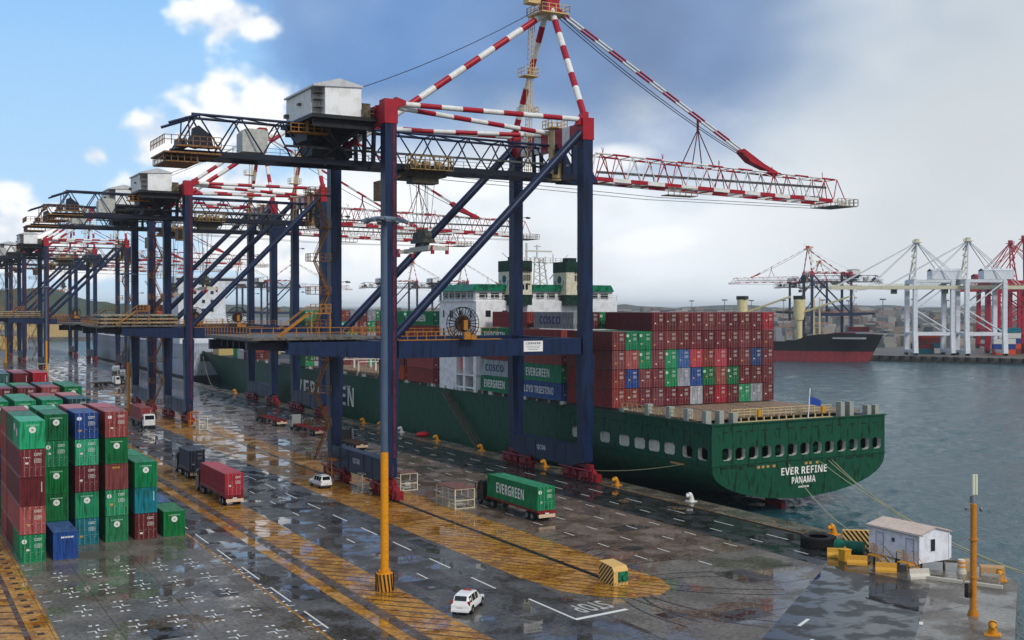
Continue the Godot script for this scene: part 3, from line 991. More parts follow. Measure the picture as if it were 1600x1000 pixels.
	for k in 5:
		var x := 42.0 + k * 12.0
		b.tube(Vector3(x, 51.0 - (x - 39) * 0.028, 0), Vector3(x - 0.5, 52.2 - (x - 39) * 0.028, 0.5), 0.05, 4)
		b.tube(Vector3(x, 51.0 - (x - 39) * 0.028, 0), Vector3(x + 0.5, 52.2 - (x - 39) * 0.028, -0.5), 0.05, 4)
	obj("rope_guide", b, red, g)
	# forestay, its prop and the boom hoist ropes
	b = MB.new()
	for s in [-0.5, 0.5]:
		b.striped(Vector3(G + 0.8, 73.6, s), Vector3(76.0, 50.8, s), 0.17, 16, R, W, 6)
	obj("forestay", b, v, o)
	b = MB.new()
	b.prism(PackedVector2Array([Vector2(72.4, 51.6), Vector2(78.6, 49.6), Vector2(78.6, 50.2), Vector2(75.6, 51.4), Vector2(71.0, 53.8), Vector2(70.4, 53.2)]), -0.8, 0.8)
	obj("stay_anchor", b, red, o)
	b = MB.new()
	for s in [1, -1]:
		b.tube(Vector3(59.0, 50.2, s * 1.6), Vector3(61.4, 56.5, 0), 0.1, 5)
		b.tube(Vector3(63.6, 50.1, s * 1.6), Vector3(61.4, 56.5, 0), 0.1, 5)
	b.tube(Vector3(61.4, 56.3, 0), Vector3(61.4, 58.2, 0), 0.22, 6)
	obj("stay_prop", b, paint(Color8(110, 30, 44), 0.45), o)
	b = MB.new()
	var rope_pts := PackedVector3Array()
	for k in 9:
		var q := k / 8.0
		rope_pts.append(Vector3(lerpf(G, 72.0, q), lerpf(73.2, 52.0, q) - 9.0 * q * (1 - q) * 0.55, 0.9))
	b.rope(rope_pts, 0.07)
	var rope2 := PackedVector3Array()
	for p in rope_pts:
		rope2.append(p + Vector3(0, 0.5, -1.6))
	b.rope(rope2, 0.07)
	rope2 = PackedVector3Array()
	for k in 9:
		var q := k / 8.0
		rope2.append(Vector3(lerpf(G, -6.0, q), lerpf(74.2, 55.5, q) - 10.0 * q * (1 - q) * 0.5, 1.0))
	b.rope(rope2, 0.06)
	for s in [-2.0, 2.0]:
		b.rope(PackedVector3Array([Vector3(14, 45.6, s), Vector3(52, 44.3, s), Vector3(90, 44.4, s)]), 0.045, 4)
	obj("hoist_rope", b, paint(Color8(52, 56, 64), 0.4, 0.3), o)
	# machinery house over the landside head
	b = MB.new()
	corrugate(b, Vector3(-9.6, 52.6, -4.2), Vector3(0, 0, 1), Vector3.UP, 10.6, 3.2, 0.42, 0.04)
	corrugate(b, Vector3(-3.0, 52.6, 6.2), Vector3(0, 0, -1), Vector3.UP, 10.4, 3.2, 0.42, 0.04)
	corrugate(b, Vector3(-3.0, 52.6, -4.2), Vector3(-1, 0, 0), Vector3.UP, 6.6, 3.2, 0.42, 0.04)
	b.span(Vector3(-9.55, 52.5, -4.1), Vector3(-3.05, 56.0, 6.1))
	obj("house_wall", b, white, o)
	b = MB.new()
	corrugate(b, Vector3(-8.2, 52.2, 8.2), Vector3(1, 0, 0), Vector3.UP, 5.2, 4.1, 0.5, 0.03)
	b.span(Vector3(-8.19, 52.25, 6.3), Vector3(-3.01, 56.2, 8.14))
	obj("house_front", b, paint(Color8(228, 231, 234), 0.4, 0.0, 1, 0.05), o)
	b = MB.new()
	b.prism(PackedVector2Array([Vector2(-9.9, 55.9), Vector2(-2.8, 56.25), Vector2(-2.8, 56.45), Vector2(-6.2, 57.2), Vector2(-9.9, 56.15)]), -4.4, 8.4)
	obj("house_roof", b, paint(Color8(188, 193, 198), 0.4, 0.0, 1, 0.09), o)
	b = MB.new()
	for y in [53.2, 54.3, 55.2]:
		b.span(Vector3(-9.3, y, 6.3), Vector3(-8.3, y + 0.12, 7.6))
	b.span(Vector3(-10.0, 54.2, 1.6), Vector3(-9.6, 54.5, 2.4))
	b.span(Vector3(-10.1, 53.2, -4.0), Vector3(-9.5, 53.7, -3.0))
	b.span(Vector3(-2.9, 52.4, 4.0), Vector3(-1.2, 54.4, 7.0))
	b.rails(PackedVector3Array([Vector3(-3.0, 52.2, 8.4), Vector3(-1.0, 52.2, 8.4), Vector3(-1.0, 52.2, 3.0)]), 1.2, 0.9, 0.05)
	obj("vent", b, paint(Color8(96, 88, 74), 0.5), o)
	b = MB.new()
	b.span(Vector3(-10.2, 51.7, -5.0), Vector3(-0.8, 52.2, 8.6))
	for s in [-4.0, 0.0, 4.0, 7.6]:
		b.span(Vector3(-9.8, 50.6, s - 0.2), Vector3(-1.0, 51.7, s + 0.2))
		b.beam(Vector3(-8.5, 51.0, s), Vector3(-3.0, 47.2, clampf(s, -3.2, 3.2)), 0.35, 0.35)
		b.beam(Vector3(-2.5, 51.0, s), Vector3(-6.5, 47.2, clampf(s, -3.2, 3.2)), 0.3, 0.3)
	b.span(Vector3(-9.0, 49.4, -3.0), Vector3(-4.0, 50.9, 3.0))
	b.span(Vector3(-8.0, 47.4, -2.4), Vector3(-2.0, 48.8, 2.2))
	obj("underframe", b, paint(Color8(30, 32, 38), 0.55), o)
	b = MB.new()
	b.span(Vector3(-12.0, 50.0, 3.4), Vector3(-6.5, 50.15, 5.2))
	b.rails(PackedVector3Array([Vector3(-12.0, 50.1, 5.2), Vector3(-6.5, 50.1, 5.2)]), 1.1, 1.1, 0.05)
	b.beam(Vector3(-9.5, 50.0, 4.8), Vector3(-9.5, 52.2, 4.8), 0.25, 0.25)
	obj("service_platform", b, yellow, o)
	# electrical cabin and the winch platform on the tail
	b = MB.new()
	b.prism(PackedVector2Array([Vector2(-17.6, 47.4), Vector2(-14.2, 47.4), Vector2(-14.0, 50.3), Vector2(-14.6, 50.6), Vector2(-17.2, 50.5), Vector2(-17.6, 50.0)]), -1.4, 1.5)
	obj("electrical_cabin", b, paint(Color8(176, 180, 178), 0.45, 0.0, 1, 0.2), o)
	b = MB.new()
	b.span(Vector3(-28.6, 46.3, -4.2), Vector3(-21.2, 46.5, 4.2))
	b.span(Vector3(-27.0, 47.2, 3.0), Vector3(-21.2, 47.45, 4.2))
	b.span(Vector3(-28.4, 45.2, -3.6), Vector3(-24.0, 45.35, 3.6))
	for x in [-28.4, -24.2]:
		b.beam(Vector3(x, 45.3, 3.5), Vector3(x, 46.4, 3.5), 0.2, 0.2)
	b.rails(PackedVector3Array([Vector3(-21.2, 47.4, 4.2), Vector3(-28.6, 47.4, 4.2), Vector3(-28.6, 47.4, -4.2)]), 1.2, 0.9, 0.05)
	b.rails(PackedVector3Array([Vector3(-24.2, 45.3, 3.6), Vector3(-28.4, 45.3, 3.6), Vector3(-28.4, 45.3, -3.6)]), 1.2, 0.9, 0.05)
	obj("tail_platform", b, paint(Color8(136, 98, 56), 0.5, 0.0, 1, 0.3), o)
	b = MB.new()
	b.tube(Vector3(-23.4, 48.6, -1.2), Vector3(-23.4, 48.6, 1.2), 1.0, 12)
	b.prism(PackedVector2Array([Vector2(-24.6, 47.4), Vector2(-21.6, 47.4), Vector2(-22.0, 49.2), Vector2(-23.6, 50.4), Vector2(-24.4, 50.0)]), 1.2, 2.0)
	b.span(Vector3(-26.2, 47.4, -1.0), Vector3(-25.0, 48.6, 1.4))
	obj("winch", b, dark, o)
	# trolley with the driver's cab
	var tr := Node3D.new()
	tr.name = "trolley"
	o.add_child(tr)
	tr.position.x = 9.0
	b = MB.new()
	b.span(Vector3(-3.0, 45.2, -3.4), Vector3(3.0, 46.0, 3.9))
	b.span(Vector3(-2.4, 44.2, 1.6), Vector3(1.8, 45.2, 3.8))
	for q in [-2.4, 2.4]:
		b.tube(Vector3(q, 46.6, -3.9), Vector3(q, 46.6, 3.9), 0.45, 8)
	obj("frame", b, paint(Color8(64, 60, 52), 0.5, 0.0, 1, 0.3), tr)
	b = MB.new()
	b.span(Vector3(-3.4, 46.0, 3.6), Vector3(3.4, 46.12, 5.4))
	b.rails(PackedVector3Array([Vector3(-3.4, 46.1, 3.6), Vector3(-3.4, 46.1, 5.4), Vector3(3.4, 46.1, 5.4), Vector3(3.4, 46.1, 3.6)]), 1.9, 0.8, 0.06, 3)
	for x in [-2.4, -0.6, 1.4]:
		b.tube(Vector3(x, 46.9, 3.4), Vector3(x + 0.9, 46.9, 3.4), 0.6, 8)
	obj("platform", b, paint(Color8(150, 126, 86), 0.5, 0.0, 1, 0.3), tr)
	b = MB.new()
	b.span(Vector3(-7.0, 41.6, 0.2), Vector3(-4.6, 41.8, 2.8))
	b.span(Vector3(-7.0, 44.1, 0.2), Vector3(-4.6, 44.4, 2.8))
	for q in [[-7, 0.2], [-4.7, 0.2], [-7, 2.7], [-4.7, 2.7], [-5.9, 2.7]]:
		b.span(Vector3(q[0], 41.7, q[1]), Vector3(q[0] + 0.14, 44.2, q[1] + 0.14))
	b.span(Vector3(-7.0, 41.7, 0.2), Vector3(-6.9, 44.2, 2.7))
	b.beam(Vector3(-5.8, 44.2, 1.5), Vector3(-3.2, 45.5, 1.5), 0.5, 0.4)
	var cab := obj("driver_cab", b, paint(Color8(146, 104, 40), 0.5, 0.0, 1, 0.3), tr)
	b = MB.new()
	b.span(Vector3(-6.85, 41.85, 0.35), Vector3(-4.64, 44.05, 2.66))
	obj("cab_window", b, paint(Color8(40, 46, 52), 0.1, 0.0, 0), cab)
	# the stair tower by the far landside leg
	b = MB.new()
	var y := 3.2
	var flip := 1
	while y < 45.0:
		var x0 := -3.4 if flip > 0 else -1.2
		var x1 := -1.2 if flip > 0 else -3.4
		var zz := -10.6
		b.span(Vector3(-4.2, y - 0.08, zz - 1.0), Vector3(-0.9, y, zz + 1.0))
		b.rails(PackedVector3Array([Vector3(-4.2, y, zz - 1.0), Vector3(-4.2, y, zz + 1.0), Vector3(-0.9, y, zz + 1.0)]), 1.1, 0.8, 0.05)
		if y < 40.0:
			for w in [0.15, 0.85]:
				b.beam(Vector3(x0, y, zz + w), Vector3(x1, y + 5.0, zz + w), 0.06, 0.16)
				b.beam(Vector3(x0, y + 1.0, zz + w), Vector3(x1, y + 6.0, zz + w), 0.06, 0.06)
			for k in 16:
				var q := k / 16.0
				b.span(Vector3(lerpf(x0, x1, q) - 0.14, y + q * 5.0, zz + 0.15), Vector3(lerpf(x0, x1, q) + 0.14, y + q * 5.0 + 0.04, zz + 0.85))
		y += 5.0 if y + 5.0 < 45.0 else 4.4
		flip = -flip
	obj("stair_tower", b, paint(Color8(150, 100, 40), 0.55, 0.0, 1, 0.3), o)
	# landside service platform for hatch covers
	b = MB.new()
	b.span(Vector3(-19.6, 21.9, -11.4), Vector3(-1.0, 22.25, 11.4))
	for x in [-18.5, -14.5, -10.0, -5.0]:
		b.span(Vector3(x, 21.62, -11.0), Vector3(x + 0.3, 21.9, 11.0))
	obj("platform_deck", b, paint(Color8(96, 94, 90), 0.5, 0.0, 1, 0.15), o)
	b = MB.new()
	b.span(Vector3(-19.4, 20.2, -9.9), Vector3(-14.5, 21.6, -9.0))
	b.span(Vector3(-19.4, 20.6, 9.0), Vector3(-14.5, 21.6, 9.8))
	for z in [-6.0, -3.0, 0.0, 3.0, 6.0]:
		b.span(Vector3(-18.6, 20.7, z), Vector3(-1.4, 21.6, z + 0.35))
	obj("platform_bracket", b, dark, o)
	b = MB.new()
	b.rails(PackedVector3Array([Vector3(-1.0, 22.25, 11.3), Vector3(-19.5, 22.25, 11.3), Vector3(-19.5, 22.25, -11.3)]), 1.25, 1.5, 0.045)
	b.rails(PackedVector3Array([Vector3(1.2, 21.6, 11.0), Vector3(12.6, 21.6, 11.0)]), 1.25, 1.5, 0.045)
	b.rails(PackedVector3Array([Vector3(1.2, 21.6, -10.0), Vector3(28, 21.6, -10.0)]), 1.25, 1.5, 0.045)
	b.span(Vector3(1.2, 21.6, 10.9), Vector3(17.0, 21.72, 11.4))
	for s in [0.0, 0.8]:
		b.beam(Vector3(-15.4, 22.3, 9.6 + s), Vector3(-11.2, 25.4, 9.6 + s), 0.1, 0.25)
		b.beam(Vector3(-15.4, 23.3, 9.6 + s), Vector3(-11.2, 26.4, 9.6 + s), 0.07, 0.07)
	b.span(Vector3(-11.2, 25.3, 8.6), Vector3(-8.4, 25.45, 10.8))
	b.rails(PackedVector3Array([Vector3(-11.2, 25.4, 10.8), Vector3(-8.4, 25.4, 10.8), Vector3(-8.4, 25.4, 8.6)]), 1.2, 0.8, 0.05)
	for q in [[-11.1, 10.7], [-8.5, 10.7]]:
		b.beam(Vector3(q[0], 22.2, q[1]), Vector3(q[0], 25.3, q[1]), 0.15, 0.15)
	obj("railing", b, yellow, o)
	# cable reel on the waterside of the portal
	var reel := Node3D.new()
	reel.name = "cable_reel"
	o.add_child(reel)
	reel.position = Vector3(10.8, 23.9, 11.6)
	b = MB.new()
	b.tube(Vector3(0, 0, -0.3), Vector3(0, 0, 0.3), 1.15, 20)
	obj("drum", b, paint(Color8(92, 62, 44), 0.5, 0.0, 1, 0.4), reel)
	for s in [-1, 1]:
		b = MB.new()
		for k in 26:
			var p := TAU * k / 26
			b.tube(Vector3(cos(p), sin(p), 0) * 0.5 + Vector3(0, 0, s * 0.4), Vector3(cos(p), sin(p), 0) * 2.3 + Vector3(0, 0, s * 0.45), 0.045, 4)
			var p2 := TAU * (k + 1) / 26
			b.tube(Vector3(cos(p), sin(p), 0) * 2.3 + Vector3(0, 0, s * 0.45), Vector3(cos(p2), sin(p2), 0) * 2.3 + Vector3(0, 0, s * 0.45), 0.06, 5)
		obj("spoked_flange", b, paint(DARK, 0.4, 0.3, 0), reel)
	b = MB.new()
	b.span(Vector3(-0.3, -2.2, 0.6), Vector3(0.7, -1.2, 1.1))
	b.span(Vector3(0.8, -2.2, 0.5), Vector3(1.7, -1.6, 1.0))
	b.span(Vector3(-0.3, -0.9, 0.5), Vector3(0.3, 0.5, 1.0))
	obj("reel_drive", b, yellow, reel)
	b = MB.new()
	b.tube(Vector3(0.95, 5.6, 10.6), Vector3(0.95, 51.0, 10.6), 0.16, 6)
	b.tube(Vector3(0.95, 5.6, 10.6), Vector3(0.2, 4.6, 11.5), 0.16, 6)
	b.tube(Vector3(0.2, 2.4, 11.5), Vector3(0.2, 4.6, 11.5), 0.16, 6)
	b.span(Vector3(0.25, 5.6, 11.44), Vector3(0.6, 51.2, 11.5))
	obj("conduit", b, paint(Color8(96, 24, 44), 0.45), o)
	# ladder cage and lamps
	b = MB.new()
	for q in [[0.9, 30.0], [0.9, 40.0], [32.7, 30.0], [32.7, 41.0], [0.9, 14.0]]:
		b.beam(Vector3(q[0], q[1], -10.0), Vector3(q[0] + 1.0, q[1] + 0.2, -9.8), 0.1, 0.1)
		b.span(Vector3(q[0] + 0.7, q[1] - 0.1, -10.1), Vector3(q[0] + 1.3, q[1] + 0.15, -9.6))
	obj("floodlight", b, metal, o)
	return o

func spreader(at: Vector3, trolley_y: float, label: String, tint: Color, hang := 0.0) -> Node3D:
	var o := thing("spreader", label, "spreader", at, hang, "spreaders hanging under the cranes")
	var b := MB.new()
	b.span(Vector3(-0.55, 0.3, -3.4), Vector3(0.55, 1.0, 3.4))
	for s in [-1, 1]:
		b.span(Vector3(-0.3, 0.35, s * 3.4), Vector3(0.3, 0.85, s * 6.2))
		b.span(Vector3(-1.2, 0.2, s * 6.1 - 0.25), Vector3(1.2, 0.75, s * 6.1 + 0.25))
	obj("beam", b, paint(tint, 0.5, 0.0, 1, 0.3), o)
	for s in [-1, 1]:
		for x in [-1.15, 1.15]:
			b = MB.new()
			b.span(Vector3(x - 0.2, -0.35, s * 6.1 - 0.2), Vector3(x + 0.2, 0.9, s * 6.1 + 0.2))
			obj("corner_flipper", b, paint(RED, 0.45), o)
	b = MB.new()
	b.span(Vector3(-0.9, 1.5, -2.2), Vector3(0.9, 2.1, 2.4))
	for s in [-1.6, 1.6]:
		b.tube(Vector3(-0.5, 2.5, s), Vector3(0.5, 2.5, s), 0.75, 12)
	b.span(Vector3(-0.5, 2.0, -0.7), Vector3(0.5, 3.6, 0.7))
	b.beam(Vector3(0, 1.0, -2.0), Vector3(0, 1.6, -1.6), 0.5, 0.3)
	b.beam(Vector3(0, 1.0, 2.0), Vector3(0, 1.6, 1.6), 0.5, 0.3)
	obj("headblock", b, paint(Color8(70, 72, 66), 0.5, 0.0, 1, 0.3), o)
	b = MB.new()
	for s in [[-0.45, -1.6], [0.45, -1.6], [-0.45, 1.6], [0.45, 1.6], [0.0, -2.0], [0.0, 2.0]]:
		b.tube(Vector3(s[0], 2.6, s[1]), Vector3(s[0] * 3.0, trolley_y - at.y, s[1]), 0.04, 4, -1.0, false)
	b.rope(PackedVector3Array([Vector3(0, 3.4, 0.4), Vector3(0.5, (trolley_y - at.y) * 0.5, 0.4), Vector3(0.4, trolley_y - at.y, 0.4)]), 0.05, 4)
	obj("rope", b, paint(DARK, 0.5, 0.0, 0), o)
	return o

func hatch_cover(at: Vector3, label: String) -> Node3D:
	var o := thing("hatch_cover", label, "hatch cover", at, 0.0, "hatch covers stacked on the crane platforms")
	var b := MB.new()
	b.span(Vector3(-8.2, 0.35, -6.4), Vector3(8.2, 0.75, 6.4))
	obj("plate", b, paint(Color8(150, 146, 128), 0.55, 0.0, 1, 0.25), o)
	b = MB.new()
	for x in [-7.6, -4.6, -1.6, 1.4, 4.4, 7.4]:
		b.span(Vector3(x, 0.0, -6.2), Vector3(x + 0.3, 0.35, 6.2))
	obj("rib", b, paint(Color8(84, 80, 70), 0.6), o)
	return o

func build_cranes() -> void:
	var a := crane()
	var row := "blue quay cranes in a row along the quay"
	var list := [
		[61.4, 155.7, 9.0, "nearest large blue gantry crane with red and white striped apex stays"],
		[61.4, 270.4, 6.5, "second blue gantry crane from the camera, behind the nearest one"],
		[61.4, 309.5, 7.5, "third blue gantry crane, close behind the second one"],
		[61.4, 513.5, 8.0, "fourth blue gantry crane, first of the three small far ones"],
		[61.4, 593.5, 12.0, "fifth blue gantry crane, middle of the three far ones"],
		[61.4, 654.0, 5.0, "sixth blue gantry crane, farthest at the left end of the quay"]]
	for i in list.size():
		var o: Node3D = a
		if i > 0:
			o = a.duplicate()
			o.name = "gantry_crane"
			add_child(o, true)
		o.position = P(list[i][0], 0, list[i][1])
		o.get_node("trolley").position.x = list[i][2]
		tag(o, list[i][3], "crane", row)
	# only the nearest crane's number can be read
	for x in [0.0, 31.8]:
		lettering("lettering", "QC06", 2.7, 0.9, Transform3D(LEFT, Vector3(x - 0.80, 3.9, 0.4 if x == 0.0 else -1.0)), paint(Color8(196, 204, 214), 0.5, 0.0, 0), a)
	var b := MB.new()
	b.span(Vector3(20.8, 19.75, 11.3), Vector3(24.0, 21.3, 11.36))
	var sign := obj("sign_board", b, paint(Color8(220, 222, 222), 0.4, 0.0, 0), a)
	var ink := paint(Color8(28, 34, 60), 0.5, 0.0, 0)
	lettering("lettering", "LIEBHERR", 2.5, 0.3, Transform3D(Basis(), Vector3(22.4, 20.95, 11.37)), ink, sign)
	b = MB.new()
	for k in 3:
		b.span(Vector3(21.2 + 0.2 * k, 20.5 - k * 0.24, 11.362), Vector3(23.6 - 0.2 * k, 20.55 - k * 0.24, 11.372))
	obj("print_line", b, ink, sign)
	spreader(P(71.2, 34.2, 155.6), 45.2, "grey spreader hanging under the nearest crane's trolley", Color8(188, 190, 184))
	spreader(P(67.8, 30.0, 270.4), 45.2, "pale spreader hanging under the second crane", Color8(196, 194, 180))
	spreader(P(68.9, 29.0, 309.5), 45.2, "dusty spreader under the third crane, left of the second crane's", Color8(180, 172, 150))
	spreader(P(69.4, 33.0, 513.5), 45.2, "small far spreader under the fourth crane", Color8(190, 188, 176))
	for k in 3:
		hatch_cover(P(51.0, 22.25 + k * 0.8, 267.0), "%s hatch cover in the pile on the second crane's platform" % ["bottom", "middle", "top"][k])
		hatch_cover(P(51.0, 22.25 + k * 0.8, 510.0), "%s hatch cover in the far pile on the fourth crane's platform" % ["bottom", "middle", "top"][k])
	# the same type across the basin
	var far := "blue and red cranes across the basin"
	for q in [[300.0, 1180.0, "farthest left of the blue cranes across the basin"], [352.0, 1160.0, "second blue crane from the left across the basin"], [470.0, 1120.0, "third blue crane from the left across the basin"], [520.0, 1100.0, "rightmost blue crane in the group across the basin"], [840.0, 900.0, "small far blue crane whose boom tip shows right of the green ship's bridge"]]:
		var o: Node3D = a.duplicate()
		for c in o.get_children():
			if c.name.begins_with("lettering") or c.name.begins_with("sign_board") or c.name.begins_with("stair") or c.name.begins_with("bogie"):
				o.remove_child(c)
				c.free()
		o.name = "gantry_crane"
		add_child(o, true)
		o.position = P(q[0], 0, q[1])
		tag(o, q[2], "crane", far)
	var o: Node3D = a.duplicate()
	for c in o.get_children():
		if c.name.begins_with("lettering") or c.name.begins_with("sign_board"):
			o.remove_child(c)
			c.free()
	o.name = "gantry_crane"
	add_child(o, true)
	o.position = P(684, 0, 676)
	o.rotation.y = PI - 0.45
	tag(o, "blue crane with red and white stays standing behind the black ship", "crane")

# ---- the container ship alongside
func lerp_table(t: Array, x: float) -> float:
	for i in t.size() - 1:
		if x <= t[i + 1][0]:
			return lerpf(t[i][1], t[i + 1][1], clampf((x - t[i][0]) / (t[i + 1][0] - t[i][0]), 0, 1))
	return t[-1][1]

func half_breadth(d: float, y: float) -> float:
	var top := lerp_table([[120, 16.3], [335, 16.3], [360, 15.7], [385, 14.2], [410, 11.4], [435, 7.4], [455, 3.0], [467, 0.12]], d)
	var wl := lerp_table([[120, 16.3], [320, 16.3], [350, 14.0], [380, 9.4], [408, 4.2], [428, 0.8], [440, 0.1]], d)
	return lerpf(wl, top, clampf(pow(maxf(0.0, (y + 2.6) / 12.6), 1.25), 0, 1))

func shell_point(d: float, t: float, s: float) -> Vector3:
	var yb := lerp_table([[122, -0.9], [132, -1.5], [145, -3.0], [160, -5.2], [178, -7.5], [200, -8.0], [470, -8.0]], d)
	var y := lerpf(yb, 4.8, t)
	var full := lerp_table([[122, 0.0], [150, 0.12], [190, 1.0], [470, 1.0]], d)
	var round_off := pow(maxf(0.0, 1.0 - pow(1.0 - t, 2.6)), 0.62)
	return P(115.0 + s * half_breadth(d, y) * lerpf(round_off, 1.0 if t > 0.0 else 0.9, full), y, d)

func window_wall(b: MB, o: Vector3, along: Vector3, length: float, y0: float, y1: float, holes: Array, h0: float, h1: float) -> void:
	var f := func(s: float, y: float) -> Vector3: return o + along * s + Vector3(0, y, 0)
	b.quad(f.call(0.0, y0), f.call(length, y0), f.call(length, h0), f.call(0.0, h0))
	b.quad(f.call(0.0, h1), f.call(length, h1), f.call(length, y1), f.call(0.0, y1))
	var s := 0.0
	var nn := along.cross(Vector3.UP)
	for q in holes + [[length, length]]:
		b.quad(f.call(s, h0), f.call(q[0], h0), f.call(q[0], h1), f.call(s, h1))
		s = q[1]
		if q[0] < length:
			var c := 0.32
			b.tri(f.call(q[0], h0), f.call(q[0] + c, h0), f.call(q[0], h0 + c), nn, nn, nn)
			b.tri(f.call(q[1] - c, h0), f.call(q[1], h0), f.call(q[1], h0 + c), nn, nn, nn)
			b.tri(f.call(q[0], h1 - c), f.call(q[0] + c, h1), f.call(q[0], h1), nn, nn, nn)
			b.tri(f.call(q[1] - c, h1), f.call(q[1], h1 - c), f.call(q[1], h1), nn, nn, nn)

func opening(b: MB, o: Vector3, along: Vector3, q: Array, h0: float, h1: float) -> void:   # the pale lining of a mooring opening
	var inn := -along.cross(Vector3.UP) * 0.7
	var p := [o + along * (q[0] + 0.3) + Vector3(0, h0, 0), o + along * (q[1] - 0.3) + Vector3(0, h0, 0), o + along * q[1] + Vector3(0, h0 + 0.3, 0), o + along * q[1] + Vector3(0, h1 - 0.3, 0), o + along * (q[1] - 0.3) + Vector3(0, h1, 0), o + along * (q[0] + 0.3) + Vector3(0, h1, 0), o + along * q[0] + Vector3(0, h1 - 0.3, 0), o + along * q[0] + Vector3(0, h0 + 0.3, 0)]
	for i in 8:
		b.quad(p[i], p[(i + 1) % 8], p[(i + 1) % 8] + inn, p[i] + inn)

func build_ship() -> void:
	var base := P(115, -2.6, 290)
	var o := thing("container_ship", "dark green container ship moored alongside with a white bridge and two funnels", "ship", base)
	var at := -base
	var green := paint(Color8(6, 74, 53), 0.5, 0.0, 3, 0.05)
	var pale := paint(Color8(196, 198, 192), 0.5, 0.0, 1, 0.2)
	var grey_paint := paint(Color8(150, 156, 150), 0.55, 0.0, 1, 0.4)
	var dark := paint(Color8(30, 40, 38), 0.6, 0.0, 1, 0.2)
	var white := paint(Color8(226, 229, 234), 0.45, 0.0, 1, 0.09)
	var tan := paint(Color8(142, 122, 106), 0.6, 0.0, 1, 0.3)
	var rust := paint(Color8(98, 84, 74), 0.6, 0.0, 1, 0.4)
	var stations := [122.0, 127, 132, 138, 145, 152, 160, 170, 180, 190, 205, 230, 260, 290, 320, 335, 348, 360, 373, 385, 398, 410, 423, 435, 445, 455, 462, 467]
	var b := MB.new()
	for s in [-1, 1]:
		for i in stations.size() - 1:
			for j in 12:
				var t0 := j / 12.0
				var t1 := (j + 1) / 12.0
				var a := shell_point(stations[i], t0, s)
				var e := shell_point(stations[i], t1, s)
				var f := shell_point(stations[i + 1], t1, s)
				var g := shell_point(stations[i + 1], t0, s)
				if s < 0:
					b.quad(g, a, e, f)
				else:
					b.quad(a, g, f, e)
			if stations[i] >= 160.0 or s > 0:   # upper strake
				for j in 3:
					var y0 := 4.8 + j * 1.75
					var y1 := 4.8 + (j + 1) * 1.75 + (1.4 * smoothstep(430, 467, stations[i]) if j == 2 else 0.0)
					var y2 := 4.8 + (j + 1) * 1.75 + (1.4 * smoothstep(430, 467, stations[i + 1]) if j == 2 else 0.0)
					var a := P(115 + s * half_breadth(stations[i], y0), y0, stations[i])
					var e := P(115 + s * half_breadth(stations[i], y0 + 1.75), y1, stations[i])
					var f := P(115 + s * half_breadth(stations[i + 1], y0 + 1.75), y2, stations[i + 1])
					var g := P(115 + s * half_breadth(stations[i + 1], y0), y0, stations[i + 1])
					if s < 0:
						b.quad(g, a, e, f)
					else:
						b.quad(a, g, f, e)
	# lower part of the transom
	var fan := []
	for j in 13:
		fan.append([shell_point(122.0, j / 12.0, -1), shell_point(122.0, j / 12.0, 1)])
	for j in 12:
		b.quad(fan[j][0], fan[j][1], fan[j + 1][1], fan[j + 1][0])
	# the windowed walls round the mooring deck
	var side_holes := []
	for q in [[122.9, 125.0], [126.2, 128.4], [130.2, 132.6], [133.8, 136.4], [137.4, 140.0], [141.4, 144.0], [146.6, 149.2], [151.5, 153.6], [155.2, 157.4]]:
		side_holes.push_front([160.0 - q[1], 160.0 - q[0]])
	var stern_holes := []
	for k in 13:
		stern_holes.append([1.75 + 2.36 * k, 3.45 + 2.36 * k])
	window_wall(b, P(98.7, 0, 160), Vector3(0, 0, 1), 38.0, 4.8, 10.3, side_holes, 5.3, 6.95)
	window_wall(b, P(98.7, 0, 122), Vector3(1, 0, 0), 32.6, 4.8, 10.3, stern_holes, 5.3, 6.95)
	b.quad(P(98.7, 9.9, 160), P(98.7, 10.3, 160), P(102, 10.3, 160), P(102, 9.9, 160))
	obj("hull", b, green, o, at)
	b = MB.new()
	b.span(P(98.5, 10.15, 121.8), P(131.5, 10.34, 122.3))
	b.span(P(98.5, 10.15, 122.3), P(98.9, 10.34, 160))
	b.span(P(98.45, 9.9, 160.0), P(98.95, 10.12, 335))
	b.span(P(98.5, 4.62, 121.85), P(131.4, 4.74, 121.99))
	b.span(P(98.55, 4.62, 122), P(98.69, 4.74, 160))
	obj("rubbing_strake", b, green, o, at)
	for k in side_holes.size():
		b = MB.new()
		opening(b, P(98.7, 0, 160), Vector3(0, 0, 1), side_holes[k], 5.3, 6.95)
		var fr := obj("mooring_opening", b, pale, o, at)
		if k < 7:
			b = MB.new()
			b.span(P(99.1, 5.35, 160 - side_holes[k][1] + 0.5), P(99.2, 6.9, 160 - side_holes[k][0]))
			obj("shutter", b, pale, fr)
	for q in stern_holes:
		b = MB.new()
		opening(b, P(98.7, 0, 122), Vector3(1, 0, 0), q, 5.3, 6.95)
		obj("mooring_opening", b, pale, o, at)
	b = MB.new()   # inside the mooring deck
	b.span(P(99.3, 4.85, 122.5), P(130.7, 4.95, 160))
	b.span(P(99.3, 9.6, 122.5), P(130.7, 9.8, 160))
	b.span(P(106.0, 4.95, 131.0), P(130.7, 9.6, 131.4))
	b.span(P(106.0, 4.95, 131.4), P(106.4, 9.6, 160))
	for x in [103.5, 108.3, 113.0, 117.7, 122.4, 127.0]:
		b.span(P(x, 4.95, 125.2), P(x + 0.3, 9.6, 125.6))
	obj("mooring_deck", b, dark, o, at)
